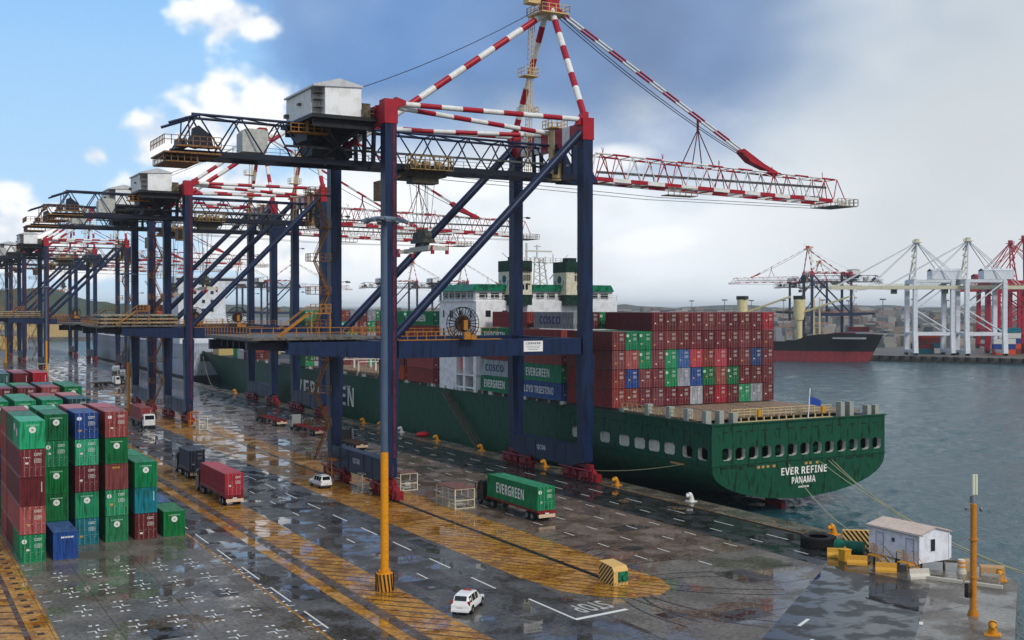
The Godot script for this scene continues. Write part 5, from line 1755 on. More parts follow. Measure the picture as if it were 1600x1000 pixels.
func truck(label: String, at: Vector3, turn: float, long: float, cab_tint: Color, bed_tint: Color, loaded := true) -> Node3D:
	# the cab points to -z; the load bed runs from z = -long / 2 to long / 2 and is 1.4 high
	var o := thing("terminal_truck", label, "truck", at, turn)
	var z := long / 2
	var b := MB.new()
	for x in [-0.5, 0.5]:
		b.span(Vector3(x - 0.12, 0.95, -z), Vector3(x + 0.12, 1.28, z))
	for k in 7:
		var q := lerpf(-z + 0.3, z - 0.3, k / 6.0)
		b.span(Vector3(-1.2, 1.2, q - 0.1), Vector3(1.2, 1.34, q + 0.1))
	for x in [-1.2, 1.2]:
		b.span(Vector3(x - 0.06, 1.14, -z), Vector3(x + 0.06, 1.38, z))
	b.span(Vector3(-1.22, 1.1, z - 0.2), Vector3(1.22, 1.39, z + 0.1))
	b.span(Vector3(-1.22, 1.1, -z - 0.1), Vector3(1.22, 1.39, -z + 0.2))
	obj("trailer_bed", b, paint(bed_tint, 0.5, 0.0, 1, 0.3), o)
	for q in [z - 1.6, z - 2.9]:
		for s in [-1, 1]:
			wheel(o, Vector3(s * 0.92, 0.5, q), 0.5, 0.5, true)
	b = MB.new()
	for s in [-0.9, 0.9]:
		b.span(Vector3(s - 0.1, 0.35, -z * 0.35), Vector3(s + 0.1, 1.2, -z * 0.35 + 0.2))
	b.span(Vector3(-0.9, 0.8, z - 3.4), Vector3(0.9, 0.95, z - 1.0))
	obj("landing_leg", b, paint(DARK, 0.5), o)
	b = MB.new()
	b.span(Vector3(-1.15, 0.55, z + 0.02), Vector3(1.15, 0.95, z + 0.1))
	var board := obj("rear_board", b, paint(Color8(212, 196, 170), 0.4, 0.0, 0), o)
	b = MB.new()
	for k in 9:
		b.beam(Vector3(-1.1 + k * 0.25, 0.6, z + 0.105), Vector3(-0.95 + k * 0.25, 0.9, z + 0.105), 0.1, 0.012)
	obj("chevron", b, paint(Color8(190, 60, 30), 0.4, 0.0, 0), board)
	b = MB.new()
	b.span(Vector3(-0.3, 1.0, z + 0.1), Vector3(0.25, 1.13, z + 0.13))
	obj("number_plate", b, paint(Color8(214, 214, 208), 0.4, 0.0, 0), o)
	for s in [-1, 1]:
		b = MB.new()
		b.span(Vector3(s * 0.98 - 0.14, 1.0, z + 0.1), Vector3(s * 0.98 + 0.14, 1.12, z + 0.14))
		obj("tail_light", b, paint(Color8(170, 30, 24), 0.2, 0.0, 0), o)
	# tractor
	var f := -z - 0.6
	b = MB.new()
	b.prism(PackedVector2Array([Vector2(f - 2.3, 0.6), Vector2(f - 0.5, 0.6), Vector2(f - 0.5, 3.0), Vector2(f - 2.0, 3.0), Vector2(f - 2.3, 1.9)]), -1.15, 1.15, Transform3D(Basis(Vector3(0, 0, 1), Vector3(0, 1, 0), Vector3(-1, 0, 0)), Vector3.ZERO))
	b.span(Vector3(-1.0, 3.0, f - 1.9), Vector3(1.0, 3.12, f - 0.7))
	obj("cab", b, paint(cab_tint, 0.3, 0.0, 1, 0.3), o)
	b = MB.new()
	b.quad(Vector3(0.98, 1.98, f - 2.30), Vector3(-0.98, 1.98, f - 2.30), Vector3(-0.96, 2.85, f - 2.065), Vector3(0.96, 2.85, f - 2.065))
	obj("windscreen", b, paint(Color8(18, 22, 26), 0.06, 0.0, 0), o)
	for s in [-1, 1]:
		b = MB.new()
		b.span(Vector3(s * 1.14, 1.95, f - 1.95), Vector3(s * 1.165, 2.8, f - 0.8))
		obj("window", b, paint(Color8(18, 22, 26), 0.06, 0.0, 0), o)
		b = MB.new()
		b.span(Vector3(s * 0.55, 0.75, f - 2.33), Vector3(s * 0.95, 0.95, f - 2.28))
		obj("headlight", b, paint(Color8(206, 204, 190), 0.1, 0.0, 0), o)
		b = MB.new()
		b.beam(Vector3(s * 1.15, 2.6, f - 2.1), Vector3(s * 1.45, 2.6, f - 2.2), 0.05, 0.05)
		b.span(Vector3(s * 1.38, 2.1, f - 2.25), Vector3(s * 1.5, 2.7, f - 2.15))
		obj("mirror", b, paint(DARK, 0.4, 0.0, 0), o)
	b = MB.new()
	for x in [-0.45, 0.45]:
		b.span(Vector3(x - 0.1, 0.6, f - 2.2), Vector3(x + 0.1, 0.95, -z + 2.6))
	b.span(Vector3(-1.05, 0.5, f - 0.3), Vector3(-0.6, 1.0, f + 0.6))
	b.span(Vector3(-1.12, 0.4, f - 2.4), Vector3(1.12, 0.72, f - 2.2))
	b.tube(Vector3(0.9, 0.9, f - 0.35), Vector3(0.9, 3.3, f - 0.35), 0.09, 6)
	obj("chassis", b, paint(Color8(30, 32, 34), 0.5, 0.0, 1, 0.3), o)
	for s in [-1, 1]:
		wheel(o, Vector3(s * 0.95, 0.5, f - 1.6), 0.5, 0.34, true)
		wheel(o, Vector3(s * 0.9, 0.5, -z + 1.4), 0.5, 0.5, true)
	return o

func cage(at: Vector3, s: Vector3, tint: Color, roof: Color, label: String) -> void:
	var o := thing("shelter_cage", label, "cage", at)
	var b := MB.new()
	for x in [-1, 1]:
		for z in [-1, 1]:
			b.span(Vector3(x * s.x / 2 - 0.06, 0, z * s.z / 2 - 0.06), Vector3(x * s.x / 2 + 0.06, s.y, z * s.z / 2 + 0.06))
		for y in [0.06, s.y * 0.42, s.y - 0.06]:
			b.span(Vector3(x * s.x / 2 - 0.045, y - 0.05, -s.z / 2), Vector3(x * s.x / 2 + 0.045, y + 0.05, s.z / 2))
	for z in [-1, 1]:
		for y in [0.06, s.y * 0.42, s.y - 0.06]:
			b.span(Vector3(-s.x / 2, y - 0.05, z * s.z / 2 - 0.045), Vector3(s.x / 2, y + 0.05, z * s.z / 2 + 0.045))
	var k := int(s.z / 1.4)
	for i in range(1, k):
		var z := -s.z / 2 + s.z * i / k
		for x in [-1, 1]:
			b.span(Vector3(x * s.x / 2 - 0.04, 0, z - 0.04), Vector3(x * s.x / 2 + 0.04, s.y, z + 0.04))
	obj("frame", b, paint(tint, 0.45, 0.0, 1, 0.4), o)
	b = MB.new()
	for x in [-1, 1]:
		for j in int(s.z / 0.22):
			var z := -s.z / 2 + 0.22 * j
			b.span(Vector3(x * s.x / 2 - 0.012, 0.06, z - 0.012), Vector3(x * s.x / 2 + 0.012, s.y * 0.42, z + 0.012))
	for z in [-1, 1]:
		for j in int(s.x / 0.22):
			var x := -s.x / 2 + 0.22 * j
			b.span(Vector3(x - 0.012, 0.06, z * s.z / 2 - 0.012), Vector3(x + 0.012, s.y * 0.42, z * s.z / 2 + 0.012))
	var grille := obj("grille", b, paint(tint.darkened(0.15), 0.45, 0.0, 0), o)
	grille.set_meta("kind", "stuff")
	b = MB.new()
	b.span(Vector3(-s.x / 2 - 0.1, s.y, -s.z / 2 - 0.1), Vector3(s.x / 2 + 0.1, s.y + 0.1, s.z / 2 + 0.1))
	obj("roof", b, paint(roof, 0.5, 0.0, 1, 0.4), o)
	b = MB.new()
	b.span(Vector3(-s.x * 0.3, 0.3, -s.z * 0.35), Vector3(s.x * 0.2, 0.42, s.z * 0.35))
	b.span(Vector3(-s.x * 0.3, 0.0, -s.z * 0.3), Vector3(-s.x * 0.2, 0.3, s.z * 0.3))
	b.span(Vector3(-s.x * 0.05, 0.55, -s.z * 0.2), Vector3(s.x * 0.25, 1.0, s.z * 0.1))
	obj("bench", b, paint(Color8(176, 180, 178), 0.5), o)

func light_mast(at: Vector3, label: String) -> Node3D:
	var o := thing("light_mast", label, "light mast", at, 0.0, "tall light masts along the hatched strip")
	var b := MB.new()
	b.tube(Vector3(0, 0, 0), Vector3(0, 12.8, 0), 0.40, 16, 0.36)
	b.tube(Vector3(0, 1.6, 0), Vector3(0, 1.9, 0), 0.6, 16, 0.5)
	for k in 8:
		b.tube(Vector3(cos(TAU * k / 8) * 0.52, 1.6, sin(TAU * k / 8) * 0.52), Vector3(cos(TAU * k / 8) * 0.52, 2.0, sin(TAU * k / 8) * 0.52), 0.05, 5)
	obj("lower_pole", b, paint(Color8(214, 142, 24), 0.35, 0.0, 1, 0.3), o)
	b = MB.new()
	b.tube(Vector3(0, 12.8, 0), Vector3(0, 34.6, 0), 0.34, 16, 0.27)
	obj("upper_pole", b, paint(Color8(74, 92, 116), 0.4, 0.0, 1, 0.05), o)
	b = MB.new()
	b.tube(Vector3(0, 0, 0), Vector3(0, 1.6, 0), 0.78, 20)
	var foot := obj("footing", b, paint(Color8(206, 142, 40), 0.5, 0.0, 1, 0.4), o)
	b = MB.new()
	for k in 14:
		for j in 5:
			var t0 := TAU * (k + j * 0.12) / 14
			var t1 := TAU * (k + (j + 1) * 0.12) / 14
			var p0 := Vector3(cos(t0) * 0.79, 0.02 + j * 0.315, sin(t0) * 0.79)
			var p1 := Vector3(cos(t1) * 0.79, 0.02 + (j + 1) * 0.315, sin(t1) * 0.79)
			b.beam(p0, p1, 0.05, 0.15)
	obj("black_stripe", b, paint(Color8(26, 24, 24), 0.5, 0.0, 0), foot)
	b = MB.new()
	b.tube(Vector3(0, 34.2, 0), Vector3(0, 34.5, 0), 1.1, 16)
	for k in 8:
		var t := TAU * k / 8
		b.beam(Vector3(0, 34.3, 0), Vector3(cos(t) * 1.7, 34.3, sin(t) * 1.7), 0.1, 0.1)
	obj("crown_ring", b, paint(Color8(110, 124, 140), 0.4, 0.2, 0), o)
	for k in 8:
		var t := TAU * k / 8 + 0.2
		b = MB.new()
		b.box(Vector3(cos(t) * 1.8, 34.2, sin(t) * 1.8), Vector3(0.7, 0.26, 0.55), Basis(Vector3.UP, -t) * Basis(Vector3(0, 0, 1), -0.35))
		obj("floodlight", b, paint(Color8(96, 110, 128), 0.35, 0.2, 0), o)
	return o

func bollard(at: Vector3, tint: Color, label: String, turn := 0.0) -> void:
	var o := thing("bollard", label, "bollard", at, turn, "mooring bollards along the quay edge")
	var b := MB.new()
	b.span(Vector3(-0.55, 0, -0.65), Vector3(0.55, 0.09, 0.65))
	for s in [[-0.42, -0.5], [0.42, -0.5], [0.42, 0.5], [-0.42, 0.5]]:
		b.tube(Vector3(s[0], 0.09, s[1]), Vector3(s[0], 0.15, s[1]), 0.07, 6)
	obj("base_plate", b, paint(tint, 0.4, 0.0, 1, 0.6), o)
	b = MB.new()
	var p := [Vector3(0.1, 0.05, 0), Vector3(0.05, 0.45, 0), Vector3(-0.02, 0.75, 0), Vector3(-0.2, 0.92, 0), Vector3(-0.5, 0.92, 0), Vector3(-0.66, 0.78, 0)]
	var r := [0.40, 0.31, 0.30, 0.33, 0.33, 0.2]
	for i in 5:
		b.tube(p[i], p[i + 1], r[i], 14, r[i + 1], false)
	b.ellipsoid(p[5], Vector3(0.18, 0.2, 0.2))
	b.ellipsoid(p[3], Vector3(0.34, 0.33, 0.33))
	obj("horn", b, paint(tint, 0.4, 0.0, 1, 0.6), o)

func barrier(at: Vector3, turn: float, tint: Color, label: String) -> void:
	var b := MB.new()
	b.prism(PackedVector2Array([Vector2(-0.32, 0), Vector2(0.32, 0), Vector2(0.30, 0.25), Vector2(0.12, 0.5), Vector2(0.10, 0.95), Vector2(-0.10, 0.95), Vector2(-0.12, 0.5), Vector2(-0.30, 0.25)]), -1.0, 1.0)
	var o := obj("concrete_barrier", b, paint(tint, 0.6, 0.0, 1, 0.6), null, at)
	o.rotation.y = turn
	tag(o, label, "barrier", "concrete barriers beside the white cabin")

func build_objects() -> void:
	# road vehicles
	car("minivan", "white minivan seen from behind on the dark lane beside the hatched strip", P(44.9, 0.004, 88.6), -0.78, false)
	car("sport_utility_vehicle", "white off-road car driving away beside the nearest crane's far foot", P(56.7, 0.012, 159.6), 0.05, true)
	truck("truck with red trailer bed hauling the green lettered container by the crane", P(71.5, 0.012, 126.6), 0.0, 13.4, Color8(34, 38, 42), Color8(128, 30, 34))
	var c := container("g", "d", 13.1, P(71.5, 1.42, 126.6), "bright green container lettered EVERGREEN riding on the truck by the crane", "")
	side_words(c, "EVERGREEN", 13.1, 7.2, 1.3, Color8(226, 230, 226), -0.4)
	truck("truck with dark cab hauling the red container past the front yard stacks", P(41.3, 0.012, 156.2), 0.0, 13.4, Color8(52, 40, 36), Color8(112, 30, 34))
	container("R", "d", 13.1, P(41.3, 1.42, 156.2), "plain red container riding on the truck beside the yard stacks", "")
	truck("truck ahead of the red one, hauling the slate grey short container", P(42.9, 0.012, 179.6), 0.0, 7.4, Color8(30, 32, 36), Color8(60, 40, 38))
	container("s", "d", 6.5, P(42.9, 1.42, 179.6), "slate grey short container on the truck ahead of the red container", "")
	truck("white-cabbed truck coming this way with a red container behind the yard stacks", P(51.6, 0.012, 263.0), PI, 13.4, Color8(206, 208, 208), Color8(70, 40, 40))
	container("r", "x", 13.1, P(51.6, 1.42, 263.0), "rust red container on the white-cabbed truck coming towards the camera", "")
	truck("small white flatbed truck far off on the wet lane", P(65.6, 0.012, 398.0), -1.25, 6.4, Color8(214, 216, 216), Color8(64, 62, 60))
	truck("empty red trailer truck parked under the second crane, nearer one", P(79.0, 0.012, 229.0), 0.0, 13.4, Color8(150, 156, 156), Color8(132, 32, 34))
	truck("empty red trailer truck parked under the second crane, farther one", P(78.0, 0.012, 251.0), 0.0, 13.4, Color8(52, 54, 56), Color8(124, 34, 34))
	truck("dark empty truck standing under the nearest crane's stair tower", P(77.6, 0.012, 199.5), 0.0, 7.0, Color8(44, 44, 46), Color8(70, 52, 40))
	for k in 2:
		truck("far truck with a pale container, %s of the pair beyond the third crane" % ["nearer", "farther"][k], P(74.5 + 3.4 * k, 0.012, 412.0 + 30.0 * k), PI - 0.2, 13.4, Color8(60, 60, 62), Color8(140, 36, 34))
		container("y", "x", 13.1, P(74.5 + 3.4 * k, 1.42, 412.0 + 30.0 * k), "pale grey container on the %s far truck beyond the third crane" % ["nearer", "farther"][k], "", PI - 0.2)
	cage(P(66.9, 0.012, 135.8), Vector3(2.8, 2.6, 5.6), Color8(206, 198, 172), Color8(126, 84, 76), "large cream mesh shelter cage with red roof in front of the green truck")
	cage(P(60.9, 0.02, 152.3), Vector3(1.7, 2.6, 1.5), Color8(210, 208, 196), Color8(150, 146, 140), "small narrow white cage under the nearest crane's sill beam")
	cage(P(66.5, 0.02, 151.2), Vector3(2.6, 2.5, 2.6), Color8(206, 200, 180), Color8(126, 90, 82), "middling cream cage half hidden behind the light mast")
	cage(P(60.4, 0.02, 163.2), Vector3(2.0, 3.4, 2.0), Color8(196, 120, 34), Color8(160, 98, 36), "orange gate cage at the foot of the stair tower")
	cage(P(60.8, 0.02, 252.5), Vector3(1.8, 3.2, 1.8), Color8(192, 116, 36), Color8(150, 92, 36), "orange gate cage at the second crane's landside feet")
	cage(P(61.2, 0.02, 247.0), Vector3(1.8, 2.8, 2.4), Color8(206, 206, 196), Color8(170, 168, 160), "white cage beside the red bogies of the second crane")
	cage(P(56.0, 0.02, 470.0), Vector3(4.0, 4.6, 4.0), Color8(200, 196, 186), Color8(150, 140, 130), "far white cage on the wet lane beyond the yard rows")
	# light masts
	light_mast(P(41.1, 0.012, 98.2), "tall light mast with yellow foot in the middle, nearest the camera")
	light_mast(P(53.9, 0.012, 289.2), "light mast standing behind the front yard stacks")
	light_mast(P(59.5, 0.012, 487.6), "farther light mast rising behind the fourth yard row")
	light_mast(P(50.9, 0.012, 554.7), "farthest light mast at the left edge of the picture")
	# rail buffer at the end of the landside crane rail
	var o := thing("rail_buffer", "striped yellow and black concrete buffer block at the end of the rail", "buffer block", P(61.3, 0.012, 90.4))
	var b := MB.new()
	b.prism(PackedVector2Array([Vector2(-1.6, 0), Vector2(1.6, 0), Vector2(1.6, 1.7), Vector2(1.25, 2.25), Vector2(-1.6, 2.5)]), -1.05, 1.05, Transform3D(Basis(Vector3(0, 0, 1), Vector3(0, 1, 0), Vector3(-1, 0, 0)), Vector3.ZERO))
	obj("block", b, paint(Color8(204, 168, 104), 0.55, 0.0, 1, 0.5), o)
	b = MB.new()
	var side := PackedVector2Array([Vector2(-1.6, 0.03), Vector2(1.6, 0.03), Vector2(1.6, 1.67), Vector2(1.25, 2.2), Vector2(-1.6, 2.45)])
	for k in 9:
		for piece in Geometry2D.intersect_polygons(PackedVector2Array([Vector2(-3.4 + k * 0.62, -0.2), Vector2(-3.12 + k * 0.62, -0.2), Vector2(-0.12 + k * 0.62, 2.8), Vector2(-0.4 + k * 0.62, 2.8)]), side):
			b.prism(piece, 1.05, 1.062, Transform3D(Basis(Vector3(0, 0, 1), Vector3(0, 1, 0), Vector3(-1, 0, 0)), Vector3.ZERO))
	for k in 4:
		b.beam(Vector3(-0.95 + k * 0.5, 0.06, 1.605), Vector3(-0.75 + k * 0.5, 0.3, 1.605), 0.15, 0.012)
	obj("black_stripe", b, paint(Color8(26, 24, 24), 0.5, 0.0, 0), o)
	b = MB.new()
	b.span(Vector3(-0.4, 0.4, 1.6), Vector3(1.0, 1.6, 1.72))
	b.tube(Vector3(0.3, 1.0, 1.72), Vector3(0.3, 1.0, 2.0), 0.3, 12)
	for s in [[-0.2, 0.6], [0.8, 0.6], [0.8, 1.4], [-0.2, 1.4]]:
		b.tube(Vector3(s[0], s[1], 1.72), Vector3(s[0], s[1], 1.8), 0.1, 6)
	obj("buffer_plate", b, paint(Color8(20, 120, 88), 0.45, 0.0, 1, 0.5), o)
	o.scale = Vector3.ONE * 0.78
	# bollards
	var yellow := Color8(206, 142, 34)
	var cope := 0.13
	var bs := [[96.0, 96.8, yellow, "yellow bollard on the quay edge below the stern lettering"], [95.6, 122.5, WHITE, "white painted bollard on the quay edge under the ship's stern"], [94.9, 139.1, yellow, "yellow bollard just right of the nearest crane's waterside bogies"], [95.6, 161.0, yellow, "yellow bollard between the waterside bogies of the nearest crane"], [96.2, 184.5, yellow, "yellow bollard at the foot of the ship's gangway"], [95.6, 202.1, yellow, "yellow bollard left of the gangway"], [95.8, 219.8, WHITE, "white bollard left of the red float, by the green hull"], [95.8, 231.0, yellow, "yellow bollard between the nearest and second cranes, right one"], [95.8, 241.0, yellow, "yellow bollard between the nearest and second cranes, left one"], [95.6, 312.0, yellow, "far yellow bollard beyond the third crane"], [95.6, 345.0, yellow, "farthest yellow bollard by the green ship's bow"]]
	for q in bs:
		bollard(P(q[0], cope, q[1]), q[2], q[3])
	bollard(P(78.0, 0.0, 61.2), yellow, "big yellow bollard in the bottom right corner", 0.7)
	bollard(P(94.0, 0.0, 73.0), yellow, "yellow bollard at the quay's right corner beside the concrete blocks", 0.7)
	b = MB.new()
	b.ellipsoid(Vector3(0, 0.55, 0), Vector3(1.5, 0.55, 0.9))
	tag(obj("float", b, paint(Color8(178, 26, 44), 0.45), null, P(96.0, 0.13, 209.5)), "red float lying on the quay edge by the green hull", "float")
	# the white cabin on legs
	o = thing("site_cabin", "white site cabin on legs at the corner of the quay", "cabin", P(91.6, 0.0, 81.9))
	var w := paint(Color8(216, 220, 232), 0.42, 0.0, 1, 0.12)
	b = MB.new()
	b.span(Vector3(-2.1, 1.0, -3.2), Vector3(2.1, 3.85, 3.2))
	b.prism(PackedVector2Array([Vector2(-2.1, 3.85), Vector2(2.1, 3.85), Vector2(0, 4.4)]), -3.2, 3.2)
	for x in [-2.1, 2.1]:
		for z in [-3.2, 3.2]:
			b.span(Vector3(x - 0.06, 0.98, z - 0.06), Vector3(x + 0.06, 3.85, z + 0.06))
	for z in [-1.1, 1.0]:
		b.span(Vector3(-2.125, 1.0, z - 0.03), Vector3(-2.1, 3.85, z + 0.03))
	obj("wall", b, w, o)
	b = MB.new()
	for s in [-1, 1]:
		b.prism(PackedVector2Array([Vector2(0, 4.45), Vector2(0, 4.37), Vector2(s * 2.35, 3.80), Vector2(s * 2.35, 3.88)]), -3.45, 3.45)
	for k in 8:
		b.span(Vector3(-2.36, 3.78, -3.45 + k * 0.92), Vector3(-2.3, 3.9, -2.6 + k * 0.92))
	for k in 9:
		for s in [-1, 1]:
			b.beam(Vector3(s * 0.05, 4.47, -3.3 + k * 0.82), Vector3(s * 2.33, 3.9, -3.3 + k * 0.82), 0.05, 0.04)
	obj("roof", b, paint(Color8(196, 180, 170), 0.45, 0.0, 1, 0.2), o)
	b = MB.new()
	b.tube(Vector3(-2.4, 3.78, -3.45), Vector3(-2.4, 3.74, 3.45), 0.06, 6)
	b.tube(Vector3(-2.16, 3.7, 3.1), Vector3(-2.16, 0.9, 3.1), 0.045, 6)
	obj("gutter", b, paint(Color8(150, 150, 152), 0.4, 0.0, 0), o)
	for z in [-1.85, 2.05]:
		b = MB.new()
		b.span(Vector3(-2.13, 1.1, z - 0.45), Vector3(-2.09, 3.2, z + 0.45))
		var d := obj("door", b, paint(Color8(200, 206, 222), 0.4, 0.0, 1, 0.2), o)
		b = MB.new()
		for e in [-0.48, 0.48]:
			b.span(Vector3(-2.16, 1.1, z + e - 0.04), Vector3(-2.1, 3.26, z + e + 0.04))
		b.span(Vector3(-2.16, 3.2, z - 0.5), Vector3(-2.1, 3.28, z + 0.5))
		obj("frame", b, paint(Color8(150, 156, 166), 0.4, 0.0, 0), d)
		b = MB.new()
		b.ellipsoid(Vector3(-2.17, 2.1, z + 0.34), Vector3(0.05, 0.05, 0.07), 6, 4)
		obj("handle", b, paint(DARK, 0.3, 0.3, 0), d)
	b = MB.new()
	b.span(Vector3(-2.13, 2.6, -0.3), Vector3(-2.1, 3.0, 0.1))
	obj("wall_sign", b, paint(Color8(70, 78, 100), 0.5, 0.0, 0), o)
	b = MB.new()
	b.span(Vector3(-0.55, 2.05, 3.2), Vector3(0.1, 3.25, 3.23))
	var win := obj("window", b, paint(Color8(40, 40, 46), 0.1, 0.0, 0), o)
	b = MB.new()
	for e in [[-0.6, -0.54, 2.0, 3.3], [0.09, 0.15, 2.0, 3.3]]:
		b.span(Vector3(e[0], e[2], 3.2), Vector3(e[1], e[3], 3.25))
	b.span(Vector3(-0.54, 2.0, 3.2), Vector3(0.09, 2.05, 3.25))
	b.span(Vector3(-0.54, 3.25, 3.2), Vector3(0.09, 3.3, 3.25))
	obj("frame", b, w, win)
	for q in [[-1.8, -2.9], [1.8, -2.9], [-1.8, 0.0], [1.8, 0.0], [-1.8, 2.9], [1.8, 2.9]]:
		b = MB.new()
		b.span(Vector3(q[0] - 0.09, 0, q[1] - 0.09), Vector3(q[0] + 0.09, 1.0, q[1] + 0.09))
		obj("leg", b, paint(Color8(120, 118, 112), 0.5), o)
	b = MB.new()
	b.span(Vector3(2.1, 0.9, 1.0), Vector3(3.2, 3.2, 2.6))
	obj("meter_box", b, w, o)
	var rail := paint(Color8(196, 140, 52), 0.5, 0.0, 1, 0.5)
	for z in [-1.85, 2.05]:
		b = MB.new()
		b.span(Vector3(-3.2, 0.92, z - 0.7), Vector3(-2.1, 1.0, z + 0.7))
		b.rails(PackedVector3Array([Vector3(-2.2, 1.0, z - 0.7), Vector3(-3.2, 1.0, z - 0.7), Vector3(-3.2, 1.0, z + 0.7)]), 1.0, 0.7, 0.03)
		for s in [-0.65, 0.6]:
			b.beam(Vector3(-3.15, 0, z + s), Vector3(-3.15, 1.0, z + s), 0.07, 0.07)
		for k in 4:
			b.span(Vector3(-3.2, 0.2 + k * 0.22, z + 0.75 + (3 - k) * 0.28), Vector3(-2.3, 0.24 + k * 0.22, z + 1.0 + (3 - k) * 0.28))
		for x in [-3.2, -2.3]:
			b.beam(Vector3(x, 0.1, z + 1.9), Vector3(x, 1.0, z + 0.7), 0.06, 0.18)
			b.beam(Vector3(x, 1.1, z + 1.9), Vector3(x, 2.0, z + 0.7), 0.05, 0.05)
			b.beam(Vector3(x, 0.1, z + 1.9), Vector3(x, 1.1, z + 1.9), 0.05, 0.05)
		obj("steps", b, rail, o)
	# things round the cabin
	var bp := [[88.0, 88.2, 0.9, Color8(206, 158, 60), "yellow concrete barrier, leftmost, next to the yellow bin"], [87.2, 84.6, 0.8, Color8(204, 152, 56), "yellow and white concrete barrier, middle one before the cabin"], [87.2, 80.8, 0.8, Color8(202, 150, 56), "yellow concrete barrier nearest the cabin's right steps"], [88.0, 77.4, 1.2, Color8(196, 192, 182), "worn white concrete barrier at the cabin's right end"]]
	for q in bp:
		barrier(P(q[0], 0.01, q[1]), q[2], q[3], q[4])
	b = MB.new()
	b.span(Vector3(-0.45, 0, -0.45), Vector3(0.45, 1.1, 0.45))
	b.span(Vector3(-0.5, 1.1, -0.5), Vector3(0.5, 1.2, 0.5))
	b.tube(Vector3(0, 1.2, 0), Vector3(0, 1.42, 0), 0.1, 8)
	tag(obj("rubbish_bin", b, paint(Color8(206, 152, 40), 0.45, 0.0, 1, 0.4), null, P(87.5, 0.01, 86.6)), "yellow square bin beside the leftmost yellow barrier", "bin")
	o = thing("striped_panel", "big warning panel with slanting black and yellow stripes beside the cabin", "panel", P(93.0, 0.0, 90.2), -0.62)
	b = MB.new()
	b.span(Vector3(-1.6, 0, -0.25), Vector3(1.6, 2.05, 0.25))
	obj("board", b, paint(Color8(206, 170, 104), 0.5, 0.0, 1, 0.4), o)
	b = MB.new()
	for k in 9:
		for piece in Geometry2D.intersect_polygons(PackedVector2Array([Vector2(-1.6 + k * 0.5, -0.2), Vector2(-1.35 + k * 0.5, -0.2), Vector2(-3.35 + k * 0.5, 2.3), Vector2(-3.6 + k * 0.5, 2.3)]), PackedVector2Array([Vector2(-1.58, 0.03), Vector2(1.58, 0.03), Vector2(1.58, 2.02), Vector2(-1.58, 2.02)])):
			b.prism(piece, 0.25, 0.262)
	obj("black_stripe", b, paint(Color8(28, 26, 26), 0.5, 0.0, 0), o)
	b = MB.new()
	b.tube(Vector3(-1.5, 0.75, 0), Vector3(1.5, 0.75, 0), 0.72, 20)
	for x in [-1.2, 0.0, 1.2]:
		b.tube(Vector3(x - 0.06, 0.75, 0), Vector3(x + 0.06, 0.75, 0), 0.75, 20)
	var tank := obj("tank", b, paint(Color8(0, 96, 78), 0.5, 0.0, 1, 0.4), null, P(90.2, 0.0, 88.6))
	tank.rotation.y = -1.0
	tag(tank, "green cylindrical tank lying before the striped warning panel", "tank")
	o = thing("tyre_fender", "huge black tyre lying on the quay left of the striped panel", "tyre", P(90.2, 0.01, 93.2))
	b = MB.new()
	for k in 28:
		var t0 := TAU * k / 28
		var t1 := TAU * (k + 1) / 28
		var pr := [[1.05, 0.1], [1.7, 0.0], [1.85, 0.25], [1.85, 0.95], [1.7, 1.2], [1.05, 1.1]]
		for j in 5:
			var f := func(t: float, q: Array) -> Vector3: return Vector3(cos(t) * q[0], q[1], -sin(t) * q[0])
			b.quad(f.call(t0, pr[j]), f.call(t1, pr[j]), f.call(t1, pr[j + 1]), f.call(t0, pr[j + 1]))
	obj("casing", b, paint(Color8(28, 29, 30), 0.7, 0.0, 1, 0.5), o)
	b = MB.new()
	for k in 36:
		var t := TAU * k / 36
		b.box(Vector3(cos(t) * 1.86, 0.85, -sin(t) * 1.86), Vector3(0.1, 0.55, 0.16), Basis(Vector3.UP, t) * Basis(Vector3.RIGHT, 0.4))
		b.box(Vector3(cos(t) * 1.86, 0.3, -sin(t) * 1.86), Vector3(0.1, 0.55, 0.16), Basis(Vector3.UP, t) * Basis(Vector3.RIGHT, -0.4))
	obj("tread", b, paint(Color8(24, 25, 26), 0.75, 0.0, 0), o)
	# orange radio mast
	o = thing("radio_mast", "orange steel mast with pale antenna panels near the right edge", "mast", P(81.5, 0.0, 65.9))
	b = MB.new()
	b.tube(Vector3(0, 0, 0), Vector3(0, 0.5, 0), 0.48, 16, 0.34)
	b.tube(Vector3(0, 0.5, 0), Vector3(0, 9.5, 0), 0.29, 16, 0.26)
	for y in [3.2, 6.4]:
		b.tube(Vector3(0, y, 0), Vector3(0, y + 0.14, 0), 0.38, 16)
	obj("pole", b, paint(Color8(190, 122, 32), 0.45, 0.0, 1, 0.35), o)
	b = MB.new()
	for s in [-0.17, 0.17]:
		b.tube(Vector3(s, 10.3, 0.1), Vector3(s, 12.0, 0.1), 0.14, 8)
	obj("antenna", b, paint(Color8(206, 210, 190), 0.4, 0.0, 0), o)
	b = MB.new()
	b.tube(Vector3(0, 9.5, 0), Vector3(0, 11.8, 0), 0.06, 6)
	b.beam(Vector3(-0.8, 9.2, 0), Vector3(0.9, 9.2, 0), 0.06, 0.06)
	b.span(Vector3(-0.95, 9.0, -0.12), Vector3(-0.6, 9.25, 0.12))
	b.ellipsoid(Vector3(0.95, 8.95, 0), Vector3(0.16, 0.2, 0.16), 8, 6)
	b.span(Vector3(-0.3, 9.6, -0.15), Vector3(-0.1, 10.2, 0.15))
	b.tube(Vector3(-0.36, 0.4, 0), Vector3(-0.36, 9.2, 0), 0.04, 5)
	obj("bracket", b, paint(Color8(120, 124, 128), 0.4, 0.3, 0), o)
	b = MB.new()
